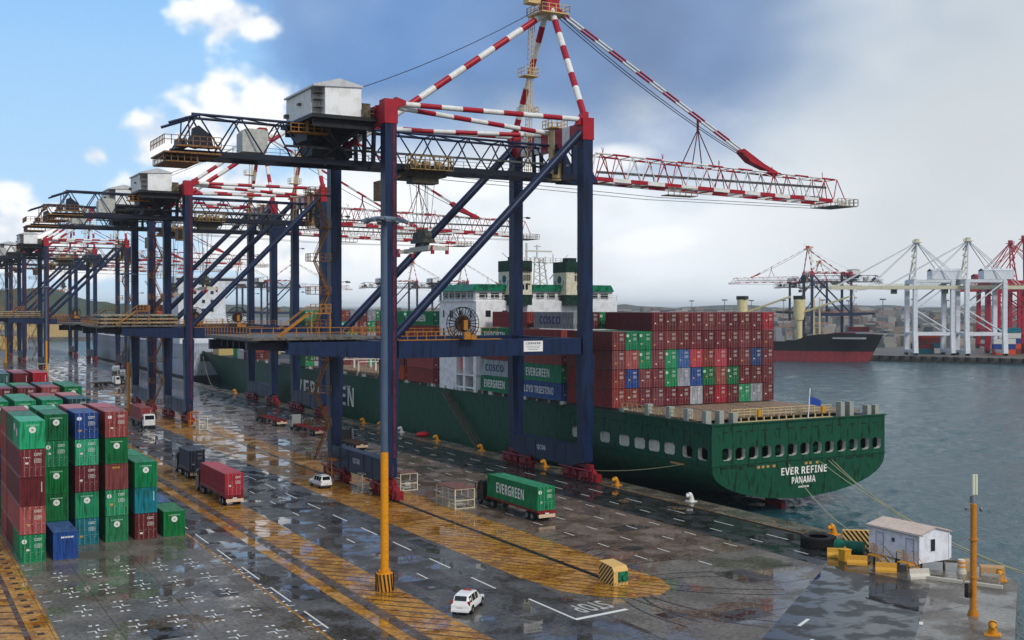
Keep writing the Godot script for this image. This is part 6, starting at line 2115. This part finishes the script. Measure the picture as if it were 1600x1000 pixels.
	b.span(Vector3(-0.85, 1.6, -0.2), Vector3(-0.42, 2.8, 0.2))
	obj("switch_box", b, paint(Color8(70, 62, 52), 0.5), o)
	# barrel, kerb and blocks at the corner
	o = thing("marker_barrel", "small white barrel with yellow bands right of the cabin", "barrel", P(93.4, 0.0, 76.9))
	b = MB.new()
	b.tube(Vector3(0, 0, 0), Vector3(0, 1.35, 0), 0.42, 14, 0.34)
	b.tube(Vector3(0, 0, 0), Vector3(0, 0.35, 0), 0.5, 14, 0.44)
	obj("drum", b, paint(Color8(206, 200, 190), 0.5, 0.0, 1, 0.5), o)
	b = MB.new()
	for y in [0.6, 1.0]:
		b.tube(Vector3(0, y, 0), Vector3(0, y + 0.2, 0), 0.415, 14, 0.40)
	obj("band", b, paint(Color8(206, 140, 60), 0.5, 0.0, 0), o)
	for q in [[88.6, 77.0, 90.0, 74.0], [90.1, 73.8, 91.6, 70.8], [90.2, 79.8, 88.8, 77.4]]:
		b = MB.new()
		b.beam(P(q[0], 0.14, q[1]), P(q[2], 0.14, q[3]), 0.4, 0.28)
		tag(obj("kerb_beam", b, paint(Color8(186, 182, 172), 0.6, 0.0, 1, 0.5)), "white painted kerb beam, %s one behind the orange mast" % ("middle" if q[0] < 89 else ("right" if q[1] < 75 else "left")), "kerb", "kerb beams at the quay corner")
	var blocks := [[92.2, 72.6, 1.3, 0.9, 1.6], [95.0, 74.6, 1.2, 1.0, 2.2], [94.9, 77.4, 1.0, 1.1, 1.4]]
	var bw := ["grey concrete block in front of the corner bollard", "tan broken concrete block at the quay corner, middle one", "tan concrete block on the quay edge behind the barrel"]
	for k in 3:
		b = MB.new()
		b.prism(PackedVector2Array([Vector2(-blocks[k][2] / 2, 0), Vector2(blocks[k][2] / 2, 0), Vector2(blocks[k][2] * 0.46, blocks[k][3]), Vector2(-blocks[k][2] * 0.42, blocks[k][3] * 0.93)]), -blocks[k][4] / 2, blocks[k][4] / 2)
		var e := obj("concrete_block", b, paint(Color8(150, 142, 132) if k == 0 else Color8(176, 144, 104), 0.65, 0.0, 1, 0.6), null, P(blocks[k][0], 0.0, blocks[k][1]))
		e.rotation.y = 0.5 + k * 0.3
		tag(e, bw[k], "concrete block")
	# coils of rope and dunnage on the dark road
	for q in [[87.6, 126.6, "left heap of old rope on the dark quay road"], [90.4, 118.6, "right heap of old rope on the dark quay road"]]:
		b = MB.new()
		for k in 26:
			var a := rng.randf() * TAU
			var p := Vector3(cos(a) * rng.randf() * 0.9, 0.08 + rng.randf() * 0.25, sin(a) * rng.randf() * 0.9)
			b.tube(p, p + Vector3(rng.randf_range(-0.7, 0.7), rng.randf_range(-0.05, 0.1), rng.randf_range(-0.7, 0.7)), 0.06, 5)
		tag(obj("rope_heap", b, paint(Color8(112, 96, 72), 0.8), null, P(q[0], 0.01, q[1])), q[2], "rope heap")

# ---- what lies across the water
func ridge(called: String, x0: float, d0: float, x1: float, d1: float, depth: float, high: float, tint: Color, sd: int, jag := 1.0) -> void:
	var f := FastNoiseLite.new()
	f.seed = sd
	f.frequency = 0.004
	f.fractal_octaves = 6
	var b := MB.new()
	var along := Vector2(x1 - x0, d1 - d0)
	var back := Vector2(-along.y, along.x).normalized() * depth
	if back.y < 0:
		back = -back
	var nx := 90
	var ny := 14
	var g := []
	for j in ny + 1:
		for i in nx + 1:
			var p := Vector2(x0, d0) + along * i / nx + back * j / ny
			var env := sin(PI * clampf(j / (ny * 1.0) * 1.15, 0, 1)) * pow(sin(PI * clampf(float(i) / nx, 0.0, 1.0)), 0.4)
			var h := (0.62 + 0.5 * f.get_noise_2d(p.x * 0.8, p.y * 0.8)) * env * high + f.get_noise_2d(p.x * 9.0, p.y * 9.0) * 4.0 * env * jag
			g.append(P(p.x, h - 1.0, p.y))
	for j in ny:
		for i in nx:
			b.quad(g[j * (nx + 1) + i], g[j * (nx + 1) + i + 1], g[(j + 1) * (nx + 1) + i + 1], g[(j + 1) * (nx + 1) + i])
	ground(called, b, paint(tint, 0.95, 0.0, 1, 0.01))

func simple_box(hue: String, at: Vector3, turn: float, label: String, group: String) -> void:
	var key := "far_box"
	if not box_mesh.has(key):
		var b := MB.new()
		corrugate(b, Vector3(-1.2, 0.05, -6.1), Vector3(0, 0, 1), Vector3.UP, 12.2, 2.7, 0.6, 0.06)
		corrugate(b, Vector3(1.2, 0.05, 6.1), Vector3(0, 0, -1), Vector3.UP, 12.2, 2.7, 0.6, 0.06)
		corrugate(b, Vector3(-1.2, 0.05, 6.1), Vector3(1, 0, 0), Vector3.UP, 2.4, 2.7, 0.6, 0.06)
		b.span(Vector3(-1.15, 0.05, -6.05), Vector3(1.15, 2.82, 6.04))
		b.span(Vector3(-1.22, 2.74, -6.12), Vector3(1.22, 2.86, 6.12))
		box_mesh[key] = b.mesh()
	var o := obj("shipping_container", box_mesh[key], paint(HUES[hue][0], 0.5, 0.0, 1, 0.16), null, at)
	o.rotation.y = turn
	tag(o, label, "container", group)

func big_crane(label: String, at: Vector3, turn: float, tint: Color, mast: Color, tall: float) -> Node3D:
	# legs with a portal, a plate girder boom towards +x and a leaning top mast; origin under the middle of the water legs
	var o := thing("gantry_crane", label, "crane", at, turn)
	var m := paint(tint, 0.45, 0.0, 1, 0.08)
	var m2 := paint(mast, 0.5, 0.0, 1, 0.2)
	for x in [0.0, -20.0]:
		for s in [-1, 1]:
			var b := MB.new()
			b.beam(Vector3(x, 1.0, s * 7.6), Vector3(x, 12.0, s * 6.6), 2.2, 2.4)
			b.beam(Vector3(x, 12.0, s * 6.6), Vector3(x, 40.0, s * 6.6), 2.0, 2.2)
			obj("leg", b, m, o)
		var b := MB.new()
		b.span(Vector3(x - 0.6, 1.2, -8.6), Vector3(x + 0.6, 2.8, 8.6))
		obj("sill_beam", b, m, o)
		b = MB.new()
		b.span(Vector3(x - 0.62, 10.8, -6.4), Vector3(x + 0.62, 12.2, 6.4))
		obj("cross_beam", b, m, o)
		b = MB.new()
		b.span(Vector3(x - 0.7, 38.4, -7.4), Vector3(x + 0.7, 40.8, 7.4))
		obj("cross_beam", b, m, o)
		for s in [-1, 1]:
			b = MB.new()
			for k in 4:
				b.tube(Vector3(x - 0.3, 0.5, s * 7.6 + (k - 1.5) * 1.3), Vector3(x + 0.3, 0.5, s * 7.6 + (k - 1.5) * 1.3), 0.5, 8)
			b.span(Vector3(x - 0.5, 0.7, s * 7.6 - 2.6), Vector3(x + 0.5, 1.3, s * 7.6 + 2.6))
			obj("bogie", b, paint(Color8(40, 42, 46), 0.5), o)
	for s in [-1, 1]:
		var b := MB.new()
		b.span(Vector3(-19.3, 10.6, s * 6.6 - 0.5), Vector3(-0.7, 12.4, s * 6.6 + 0.5))
		obj("portal_beam", b, m, o)
		b = MB.new()
		b.span(Vector3(-19.3, 39.0, s * 6.6 - 0.5), Vector3(-0.7, 40.6, s * 6.6 + 0.5))
		obj("portal_beam", b, m, o)
		b = MB.new()
		b.tube(Vector3(-19.4, 12.4, s * 6.6), Vector3(-0.6, 24.0, s * 6.6), 0.4, 6)
		b.tube(Vector3(-19.4, 39.0, s * 6.6), Vector3(-0.6, 25.0, s * 6.6), 0.4, 6)
		obj("diagonal_brace", b, m, o)
		b = MB.new()
		b.beam(Vector3(-38, 36.4, s * 2.6), Vector3(44, 36.4, s * 2.6), 0.9, 1.9)
		obj("boom", b, m2, o)
		b = MB.new()
		b.tube(Vector3(-3, tall, s * 0.8), Vector3(40, 37.4, s * 2.4), 0.22, 5)
		b.tube(Vector3(-3, tall, s * 0.8), Vector3(22, 37.4, s * 2.4), 0.2, 5)
		b.tube(Vector3(-3, tall, s * 0.8), Vector3(-30, 38.0, s * 2.4), 0.22, 5)
		b.tube(Vector3(-3, tall, s * 0.8), Vector3(-19, 40.8, s * 5.6), 0.3, 5)
		obj("stay", b, m, o)
		b = MB.new()
		b.tube(Vector3(-0.5, 40.4, s * 5.2), Vector3(-3, tall, s * 0.6), 0.42, 6)
		obj("mast_leg", b, m, o)
	var b := MB.new()
	for k in 26:
		b.beam(Vector3(-38 + k * 3.2, 36.4, -2.2), Vector3(-38 + k * 3.2, 36.4, 2.2), 0.3, 0.5)
	b.rails(PackedVector3Array([Vector3(-38, 37.3, 3.4), Vector3(44, 37.3, 3.4)]), 1.1, 2.0, 0.06)
	obj("boom_tie", b, m2, o)
	b = MB.new()
	for k in 6:
		var y := 41.0 + k * (tall - 43.0) / 6
		b.span(Vector3(-2.6 - k * 0.2, y, 1.0), Vector3(-0.2 - k * 0.3, y + 0.15, 3.2))
		b.beam(Vector3(-0.6, y, 1.4), Vector3(-2.6, y + (tall - 43) / 6, 1.4), 0.1, 0.7)
		b.rails(PackedVector3Array([Vector3(-2.6 - k * 0.2, y, 3.2), Vector3(-0.2 - k * 0.3, y, 3.2)]), 1.1, 1.1, 0.06)
	obj("stair_tower", b, m2, o)
	b = MB.new()
	b.span(Vector3(-5.0, tall - 0.4, -2.0), Vector3(-1.2, tall, 2.0))
	b.rails(PackedVector3Array([Vector3(-5, tall, 2), Vector3(-1.2, tall, 2), Vector3(-1.2, tall, -2)]), 1.2, 1.2, 0.07)
	b.span(Vector3(-4, tall, -1.0), Vector3(-2, tall + 1.8, 1.0))
	obj("apex_head", b, m2, o)
	b = MB.new()
	b.span(Vector3(-26, 40.8, -4.0), Vector3(-10, 45.4, 4.0))
	b.prism(PackedVector2Array([Vector2(-4.2, 45.4), Vector2(4.2, 45.4), Vector2(0, 46.6)]), -26.2, -9.8, Transform3D(Basis(Vector3(0, 0, 1), Vector3(0, 1, 0), Vector3(1, 0, 0)), Vector3.ZERO))
	obj("machinery_house", b, m, o)
	b = MB.new()
	b.span(Vector3(8, 33.0, -1.4), Vector3(10.6, 35.4, 1.4))
	b.span(Vector3(6, 35.4, -3.0), Vector3(13, 36.0, 3.0))
	obj("trolley", b, paint(Color8(90, 92, 88), 0.5), o)
	return o

func hull_ship(o: Node3D, long: float, beam: float, top: float, fore: float, split: float, upper: Color, lower: Color) -> void:
	# bow at +z; split is the height of the boot-top
	var half := func(z: float, y: float) -> float:
		var q := clampf((z - long / 2 + 34.0 - y * 0.5) / 34.0, 0.0, 1.0)
		return beam / 2 * (1.0 - q * q) + 0.05
	for part in 2:
		var b := MB.new()
		for s in [-1, 1]:
			for i in 24:
				var z0 := lerpf(-long / 2, long / 2 + 8, i / 24.0)
				var z1 := lerpf(-long / 2, long / 2 + 8, (i + 1) / 24.0)
				var h0 := lerpf(top, fore, smoothstep(long / 2 - 40, long / 2 - 24, z0))
				var h1 := lerpf(top, fore, smoothstep(long / 2 - 40, long / 2 - 24, z1))
				for j in 3:
					var y0 := (lerpf(split, h0, j / 3.0) if part == 0 else lerpf(0.0 - 3.0, split, j / 3.0))
					var y1 := (lerpf(split, h0, (j + 1) / 3.0) if part == 0 else lerpf(-3.0, split, (j + 1) / 3.0))
					var y2 := (lerpf(split, h1, (j + 1) / 3.0) if part == 0 else lerpf(-3.0, split, (j + 1) / 3.0))
					var y3 := (lerpf(split, h1, j / 3.0) if part == 0 else lerpf(-3.0, split, j / 3.0))
					var f := func(z: float, y: float) -> Vector3: return Vector3(s * half.call(z, y), y, minf(z, long / 2 + y * 0.5))
					b.quad(f.call(z0, y0), f.call(z1, y3), f.call(z1, y2), f.call(z0, y1))
		var yb := split if part == 0 else -3.0
		var yt := top if part == 0 else split
		b.quad(Vector3(beam / 2, yb, -long / 2), Vector3(-beam / 2, yb, -long / 2), Vector3(-beam / 2, yt, -long / 2), Vector3(beam / 2, yt, -long / 2))
		if part == 0:
			b.span(Vector3(-beam / 2 + 0.3, top - 1.2, -long / 2 + 0.2), Vector3(beam / 2 - 0.3, top - 1.0, long / 2 - 26))
		obj("hull" if part == 0 else "boot_top", b, paint(upper if part == 0 else lower, 0.5, 0.0, 2, 0.12), o)

func build_far() -> void:
	# the far banks
	var b := MB.new()
	var flat := Transform3D(Basis(Vector3(1, 0, 0), Vector3(0, 0, -1), Vector3(0, 1, 0)), Vector3.ZERO)
	b.prism(pts([380, 612, 471, 440, 503, 376, 560, 262, 700, 200, 2600, 200, 5200, 2600, 2400, 3400, 560, 3400, 420, 760]), -8.0, 0.4, flat)
	b.prism(pts([-1500, 668, 97.3, 668, 97.3, 1060, 250, 1060, 250, 1030, 405, 1030, 405, 3600, -1500, 3600]), -8.0, 0.0, flat)
	ground("far_bank", b, paint(Color8(92, 88, 82), 0.5, 0.0, 1, 0.02))
	ridge("hill_terrain", -260, 1250, 420, 1420, 500, 78, Color8(62, 74, 58), 5)
	ridge("hill_terrain", 900, 3300, 4400, 1900, 900, 44, Color8(70, 78, 70), 12)
	ridge("hill_terrain", 200, 2600, 1500, 3000, 700, 44, Color8(66, 76, 66), 22)
	# the grey ship moored ahead
	var o := thing("cargo_ship", "pale grey ship moored ahead of the green one, its stern turned this way", "ship", P(115, -2.6, 545))
	hull_ship(o, 230, 30, 15.0, 19.0, 3.4, Color8(158, 168, 184), Color8(40, 44, 52))
	o.rotation.y = PI
	b = MB.new()
	b.span(Vector3(-14, 15.0, -104), Vector3(14, 25.0, -86))
	b.span(Vector3(-4, 25.0, -102), Vector3(14, 38.0, -88))
	b.span(Vector3(-15.4, 38.0, -102), Vector3(15.4, 40.6, -90))
	obj("accommodation", b, paint(Color8(204, 210, 218), 0.45, 0.0, 1, 0.06), o)
	for k in 8:
		for y in [17.2, 20.8, 27.0, 30.4, 33.8]:
			if y > 25 and k < 4:
				continue
			var z := -104.1 if y < 25 else -102.1
			b = MB.new()
			b.span(Vector3(-12.6 + k * 3.3, y, z), Vector3(-11.4 + k * 3.3, y + 1.3, z + 0.15))
			obj("window", b, paint(Color8(40, 48, 58), 0.1, 0.0, 0), o)
	b = MB.new()
	b.span(Vector3(-14.8, 39.0, -102.15), Vector3(14.8, 40.0, -101.9))
	obj("bridge_window", b, paint(Color8(40, 48, 58), 0.1, 0.0, 0), o)
	b = MB.new()
	b.rails(PackedVector3Array([Vector3(-14.6, 15.0, -114.6), Vector3(14.6, 15.0, -114.6)]), 1.2, 2.0, 0.08)
	b.rails(PackedVector3Array([Vector3(-14, 25.0, -103.8), Vector3(14, 25.0, -103.8)]), 1.2, 2.0, 0.08)
	obj("railing", b, paint(Color8(190, 194, 200), 0.5), o)
	b = MB.new()
	b.span(Vector3(3, 8.6, -115.2), Vector3(9, 11.4, -114.9))
	obj("mooring_opening", b, paint(Color8(60, 66, 76), 0.4, 0.0, 0), o)
	b = MB.new()
	b.span(Vector3(-3.6, -2.0, -118.5), Vector3(-2.6, 3.2, -115.1))
	obj("rudder", b, paint(Color8(172, 52, 40), 0.5), o)
	b = MB.new()
	b.tube(Vector3(3, 38, -96), Vector3(3, 52, -96), 0.4, 6)
	b.beam(Vector3(-2, 47, -96), Vector3(8, 47, -96), 0.3, 0.3)
	b.tube(Vector3(-4, 15, 20), Vector3(-4, 34, 20), 0.8, 8)
	b.beam(Vector3(-4, 33, 20), Vector3(-4, 42, 48), 0.8, 0.8)
	obj("mast", b, paint(Color8(204, 208, 212), 0.45), o)
	var hue := ["m", "r", "m", "r", "m", "o", "m", "r"]
	for k in 5:
		for i in 8:
			if k > 2 and i > 4:
				continue
			simple_box(hue[(i * 3 + k * 5) % 8], P(103.6 + i * 2.9, 12.6 + k * 2.95, 520), 0.0, "small far container, tier %s, %s across on the grey ship" % [["one", "two", "three", "four", "five"][k], ordinal(i)], "containers on the grey ship ahead")
	# the black ship across the basin
	o = thing("cargo_ship", "black hulled ship with red bottom and cream deck cranes across the basin", "ship", P(419.5, -2.6, 495.2), PI - 0.525)
	o.rotation.y = 0.525
	hull_ship(o, 142, 23, 10.6, 14.6, 5.6, Color8(22, 26, 30), Color8(140, 56, 62))
	var cream := paint(Color8(206, 194, 148), 0.5, 0.0, 1, 0.1)
	for q in [[34.0, 2.2], [2.0, 2.0]]:
		b = MB.new()
		b.tube(Vector3(0, 9.6, q[0]), Vector3(0, 22.0, q[0]), 1.6, 14)
		b.tube(Vector3(0, 22.0, q[0]), Vector3(0, 25.0, q[0]), q[1], 14, q[1] + 0.9)
		b.tube(Vector3(0, 25.0, q[0]), Vector3(0, 33.0, q[0]), q[1] + 0.9, 14)
		obj("crane_post", b, cream, o)
		b = MB.new()
		b.span(Vector3(-2.6, 33.0, q[0] - 2.6), Vector3(2.6, 35.0, q[0] + 2.6))
		obj("crane_head", b, paint(Color8(40, 44, 40), 0.5), o)
		for s in [-1, 1]:
			b = MB.new()
			b.beam(Vector3(s * 1.2, 26.0, q[0] + 2.0), Vector3(s * 0.7, 34.5, q[0] + 27.0), 0.5, 0.8)
			for k in 6:
				b.beam(Vector3(-1.2, 26.0 + k * 1.4, q[0] + 2.0 + k * 4.1), Vector3(1.2, 26.7 + k * 1.4, q[0] + 4.0 + k * 4.1), 0.25, 0.25)
			obj("crane_jib", b, cream, o)
	b = MB.new()
	for k in 9:
		b.span(Vector3(-11.2, 10.6, -60 + k * 11.0), Vector3(-10.2, 13.2, -59 + k * 11.0))
		b.span(Vector3(10.2, 10.6, -60 + k * 11.0), Vector3(11.2, 13.2, -59 + k * 11.0))
	obj("deck_stanchion", b, paint(Color8(150, 156, 150), 0.5), o)
	b = MB.new()
	b.span(Vector3(-9, 9.5, -52), Vector3(9, 17.5, 24))
	obj("deck_cargo", b, paint(Color8(128, 134, 142), 0.5, 0.0, 1, 0.05), o)
	b = MB.new()
	for s in [[-1, 38], [1, 38], [-1, 41], [1, 41]]:
		b.tube(Vector3(s[0], 13, s[1] + 4), Vector3(s[0] * 0.6, 34, s[1] + 4), 0.25, 5)
	for k in 7:
		b.beam(Vector3(-1, 14 + k * 2.8, 42), Vector3(1, 16.8 + k * 2.8, 42), 0.2, 0.2)
	obj("foremast", b, cream, o)
	b = MB.new()
	b.span(Vector3(-2.4, 12.2, 70.6), Vector3(-11.4, 13.0, 55))
	obj("name_strip", b, paint(Color8(150, 154, 156), 0.5, 0.0, 0), o)
	# white and red cranes on the far bank
	var turn := 2.62
	big_crane("left one of the two white gantry cranes across the basin", P(491, 0.4, 438), turn, Color8(206, 212, 220), Color8(196, 194, 170), 61.0)
	big_crane("right one of the two white gantry cranes across the basin", P(511, 0.4, 421), turn, Color8(206, 212, 220), Color8(196, 194, 170), 61.5)
	big_crane("nearer red gantry crane at the right edge beside the white ones", P(563, 0.4, 419), -0.507, Color8(170, 20, 48), Color8(166, 26, 52), 64.0)
	big_crane("farther red gantry crane at the right edge behind the nearer one", P(626, 0.4, 476), -0.507, Color8(160, 24, 50), Color8(160, 30, 54), 66.0)
	for k in 14:
		b = MB.new()
		b.box(Vector3.ZERO, Vector3(2.6, 2.2, 1.2))
		b.tube(Vector3(-1.2, 0.2, 0.8), Vector3(1.2, 0.2, 0.8), 0.9, 8)
		var q := k / 13.0
		var fd := obj("quay_fender", b, paint(Color8(26, 27, 28), 0.7), null, P(lerpf(470.5, 502.5, q) - 0.9, -0.6, lerpf(440, 376, q) - 0.5))
		fd.rotation.y = 1.107
		tag(fd, "black rubber fender, %s from the left on the far quay wall" % ordinal(k), "fender", "fenders on the far quay wall")
	# boxes, sheds and lamp masts over there
	var hs := ["o", "r", "w", "o", "m", "b", "r", "y", "o", "t"]
	for i in 15:
		for k in [4, 3, 5, 2, 4][i % 5]:
			simple_box(hs[(i * 3 + k * 7) % 10], P(478 + i * 9.6, 0.4 + k * 2.9, 474 - i * 10.0 + (i % 3) * 14), 1.1, "far container, %s tier of %s heap from the left on the far bank" % [ordinal(k), ordinal(i) if i < 14 else "last"], "containers on the far bank")
	b = MB.new()
	var r := RandomNumberGenerator.new()
	r.seed = 17
	for i in 520:
		var a := r.randf_range(0.60, 1.04)
		var dist := r.randf_range(780, 2600)
		var s := Vector3(r.randf_range(6, 26), r.randf_range(3, 9), r.randf_range(6, 16)) * (0.6 + dist / 2400.0)
		var g := r.randf_range(0.10, 0.30)
		var warm := r.randf_range(0.0, 0.2) * float(r.randf() < 0.4)
		b.col = Color(g * (1.0 + warm), g * (1.0 - warm * 0.3), g * (0.97 - warm))
		b.box(P(sin(a) * dist, s.y / 2 - 0.5 + maxf(0.0, dist - 900) * 0.008, cos(a) * dist), s, Basis(Vector3.UP, r.randf() * 3.0))
		if i % 2 == 0:
			b.col = Color(0.22, 0.14, 0.11) if i % 4 == 0 else Color(0.25, 0.25, 0.25)
			b.box(P(sin(a) * dist, s.y + maxf(0.0, dist - 900) * 0.008, cos(a) * dist), Vector3(s.x * 0.8, s.y * 0.3, s.z * 0.6))
	b.col = Color.WHITE
	tag(ground("distant_town", b, vpaint(0.6), "stuff"), "low pale town and sheds spread along the far shore", "town")
	for i in 14:
		var px := 940.0 - i * 9.0
		var a := 0.66 + i * 0.026 + r.randf() * 0.01
		var dist := 840.0 + r.randf() * 260.0
		var lm := thing("lamp_mast", "thin lamp mast, %s from the left on the far bank" % ["first", "second", "third", "fourth", "fifth", "sixth", "seventh", "eighth", "ninth", "tenth", "eleventh", "twelfth", "thirteenth", "fourteenth"][i], "lamp mast", P(sin(a) * dist, 0.4, cos(a) * dist), 0.0, "lamp masts on the far bank")
		b = MB.new()
		b.tube(Vector3.ZERO, Vector3(0, 31, 0), 0.35, 6, 0.25)
		obj("pole", b, paint(Color8(112, 118, 124), 0.5, 0.0, 0), lm)
		b = MB.new()
		b.tube(Vector3(0, 31, 0), Vector3(0, 32, 0), 2.2, 8)
		obj("lamp_ring", b, paint(Color8(100, 106, 112), 0.5, 0.0, 0), lm)
	# trees on the left hill's foot and sheds at the end of the quay
	for q in [[60.0, 780.0, 46.0, 9.0, "long tan shed at the far end of the quay, left one"], [124.0, 1090.0, 60.0, 12.0, "long tan shed at the far end of the quay, right one"]]:
		var sh := thing("shed", q[4], "shed", P(q[0], 0.0, q[1]))
		b = MB.new()
		corrugate(b, Vector3(-q[2] / 2, 0, 10), Vector3(1, 0, 0), Vector3.UP, q[2], q[3], 2.0, 0.15)
		b.span(Vector3(-q[2] / 2, 0, -10), Vector3(q[2] / 2, q[3], 9.8))
		obj("wall", b, paint(Color8(176, 154, 104), 0.6, 0.0, 1, 0.05), sh)
		b = MB.new()
		b.prism(PackedVector2Array([Vector2(-10.6, q[3]), Vector2(10.6, q[3]), Vector2(0, q[3] + 3)]), -q[2] / 2 - 0.5, q[2] / 2 + 0.5, Transform3D(Basis(Vector3(0, 0, 1), Vector3(0, 1, 0), Vector3(1, 0, 0)), Vector3.ZERO))
		obj("roof", b, paint(Color8(120, 118, 112), 0.6), sh)

func _ready() -> void:
	rng.seed = 7
	var cam := Camera3D.new()
	cam.name = "camera"
	cam.position = Vector3(0, 26.2, 0)
	cam.rotation_degrees = Vector3(-0.64, -29.07, 0)
	cam.fov = 31.2
	cam.near = 0.3
	cam.far = 20000
	add_child(cam)
	var env := Environment.new()
	env.background_mode = Environment.BG_SKY
	var sm := PanoramaSkyMaterial.new()
	sm.panorama = make_sky()
	sm.energy_multiplier = 1.0
	env.sky = Sky.new()
	env.sky.sky_material = sm
	env.tonemap_mode = Environment.TONE_MAPPER_LINEAR
	env.tonemap_exposure = 1.22
	env.sdfgi_enabled = true
	env.ssao_enabled = true
	env.ssil_enabled = true
	env.fog_enabled = FOG
	env.fog_light_color = Color(0.80, 0.84, 0.88)
	env.fog_density = 0.00008
	var we := WorldEnvironment.new()
	we.name = "world"
	we.environment = env
	add_child(we)
	var sun := DirectionalLight3D.new()
	sun.name = "sun"
	sun.light_energy = 0.6
	sun.light_angular_distance = 12.0
	sun.light_color = Color(1.0, 0.97, 0.93)
	sun.shadow_enabled = true
	add_child(sun)
	sun.look_at_from_position(Vector3.ZERO, -Vector3(0.10, 0.62, 0.75))
	font_bold = SystemFont.new()
	font_bold.font_names = PackedStringArray(["Droid Sans"])
	font_bold.font_weight = 700
	grime = noise_tex(512, 0.012, 6, Color(0.66, 0.63, 0.60), Color(1, 1, 1), 0.42, FastNoiseLite.TYPE_SIMPLEX_SMOOTH, 3)
	faint = noise_tex(512, 0.012, 6, Color(0.93, 0.925, 0.915), Color(1, 1, 1), 0.42, FastNoiseLite.TYPE_SIMPLEX_SMOOTH, 3)
	rust = noise_tex(1024, 0.01, 7, Color(0.62, 0.50, 0.38), Color(1, 1, 1), 0.30, FastNoiseLite.TYPE_SIMPLEX_SMOOTH, 19)
	var rg: Gradient = rust.color_ramp
	rg.offsets = PackedFloat32Array([0.0, 0.27, 0.36, 0.5, 0.75])
	rg.colors = PackedColorArray([Color(0.72, 0.46, 0.28), Color(0.78, 0.62, 0.48), Color(0.92, 0.88, 0.84), Color(1, 1, 1), Color(0.84, 0.86, 0.88)])
	streak = noise_tex(512, 0.012, 6, Color(0.76, 0.71, 0.66), Color(1, 1, 1), 0.38, FastNoiseLite.TYPE_SIMPLEX_SMOOTH, 8)
	build_ground()
	build_yard()
	build_cranes()
	build_ship()
	build_objects()
	build_far()
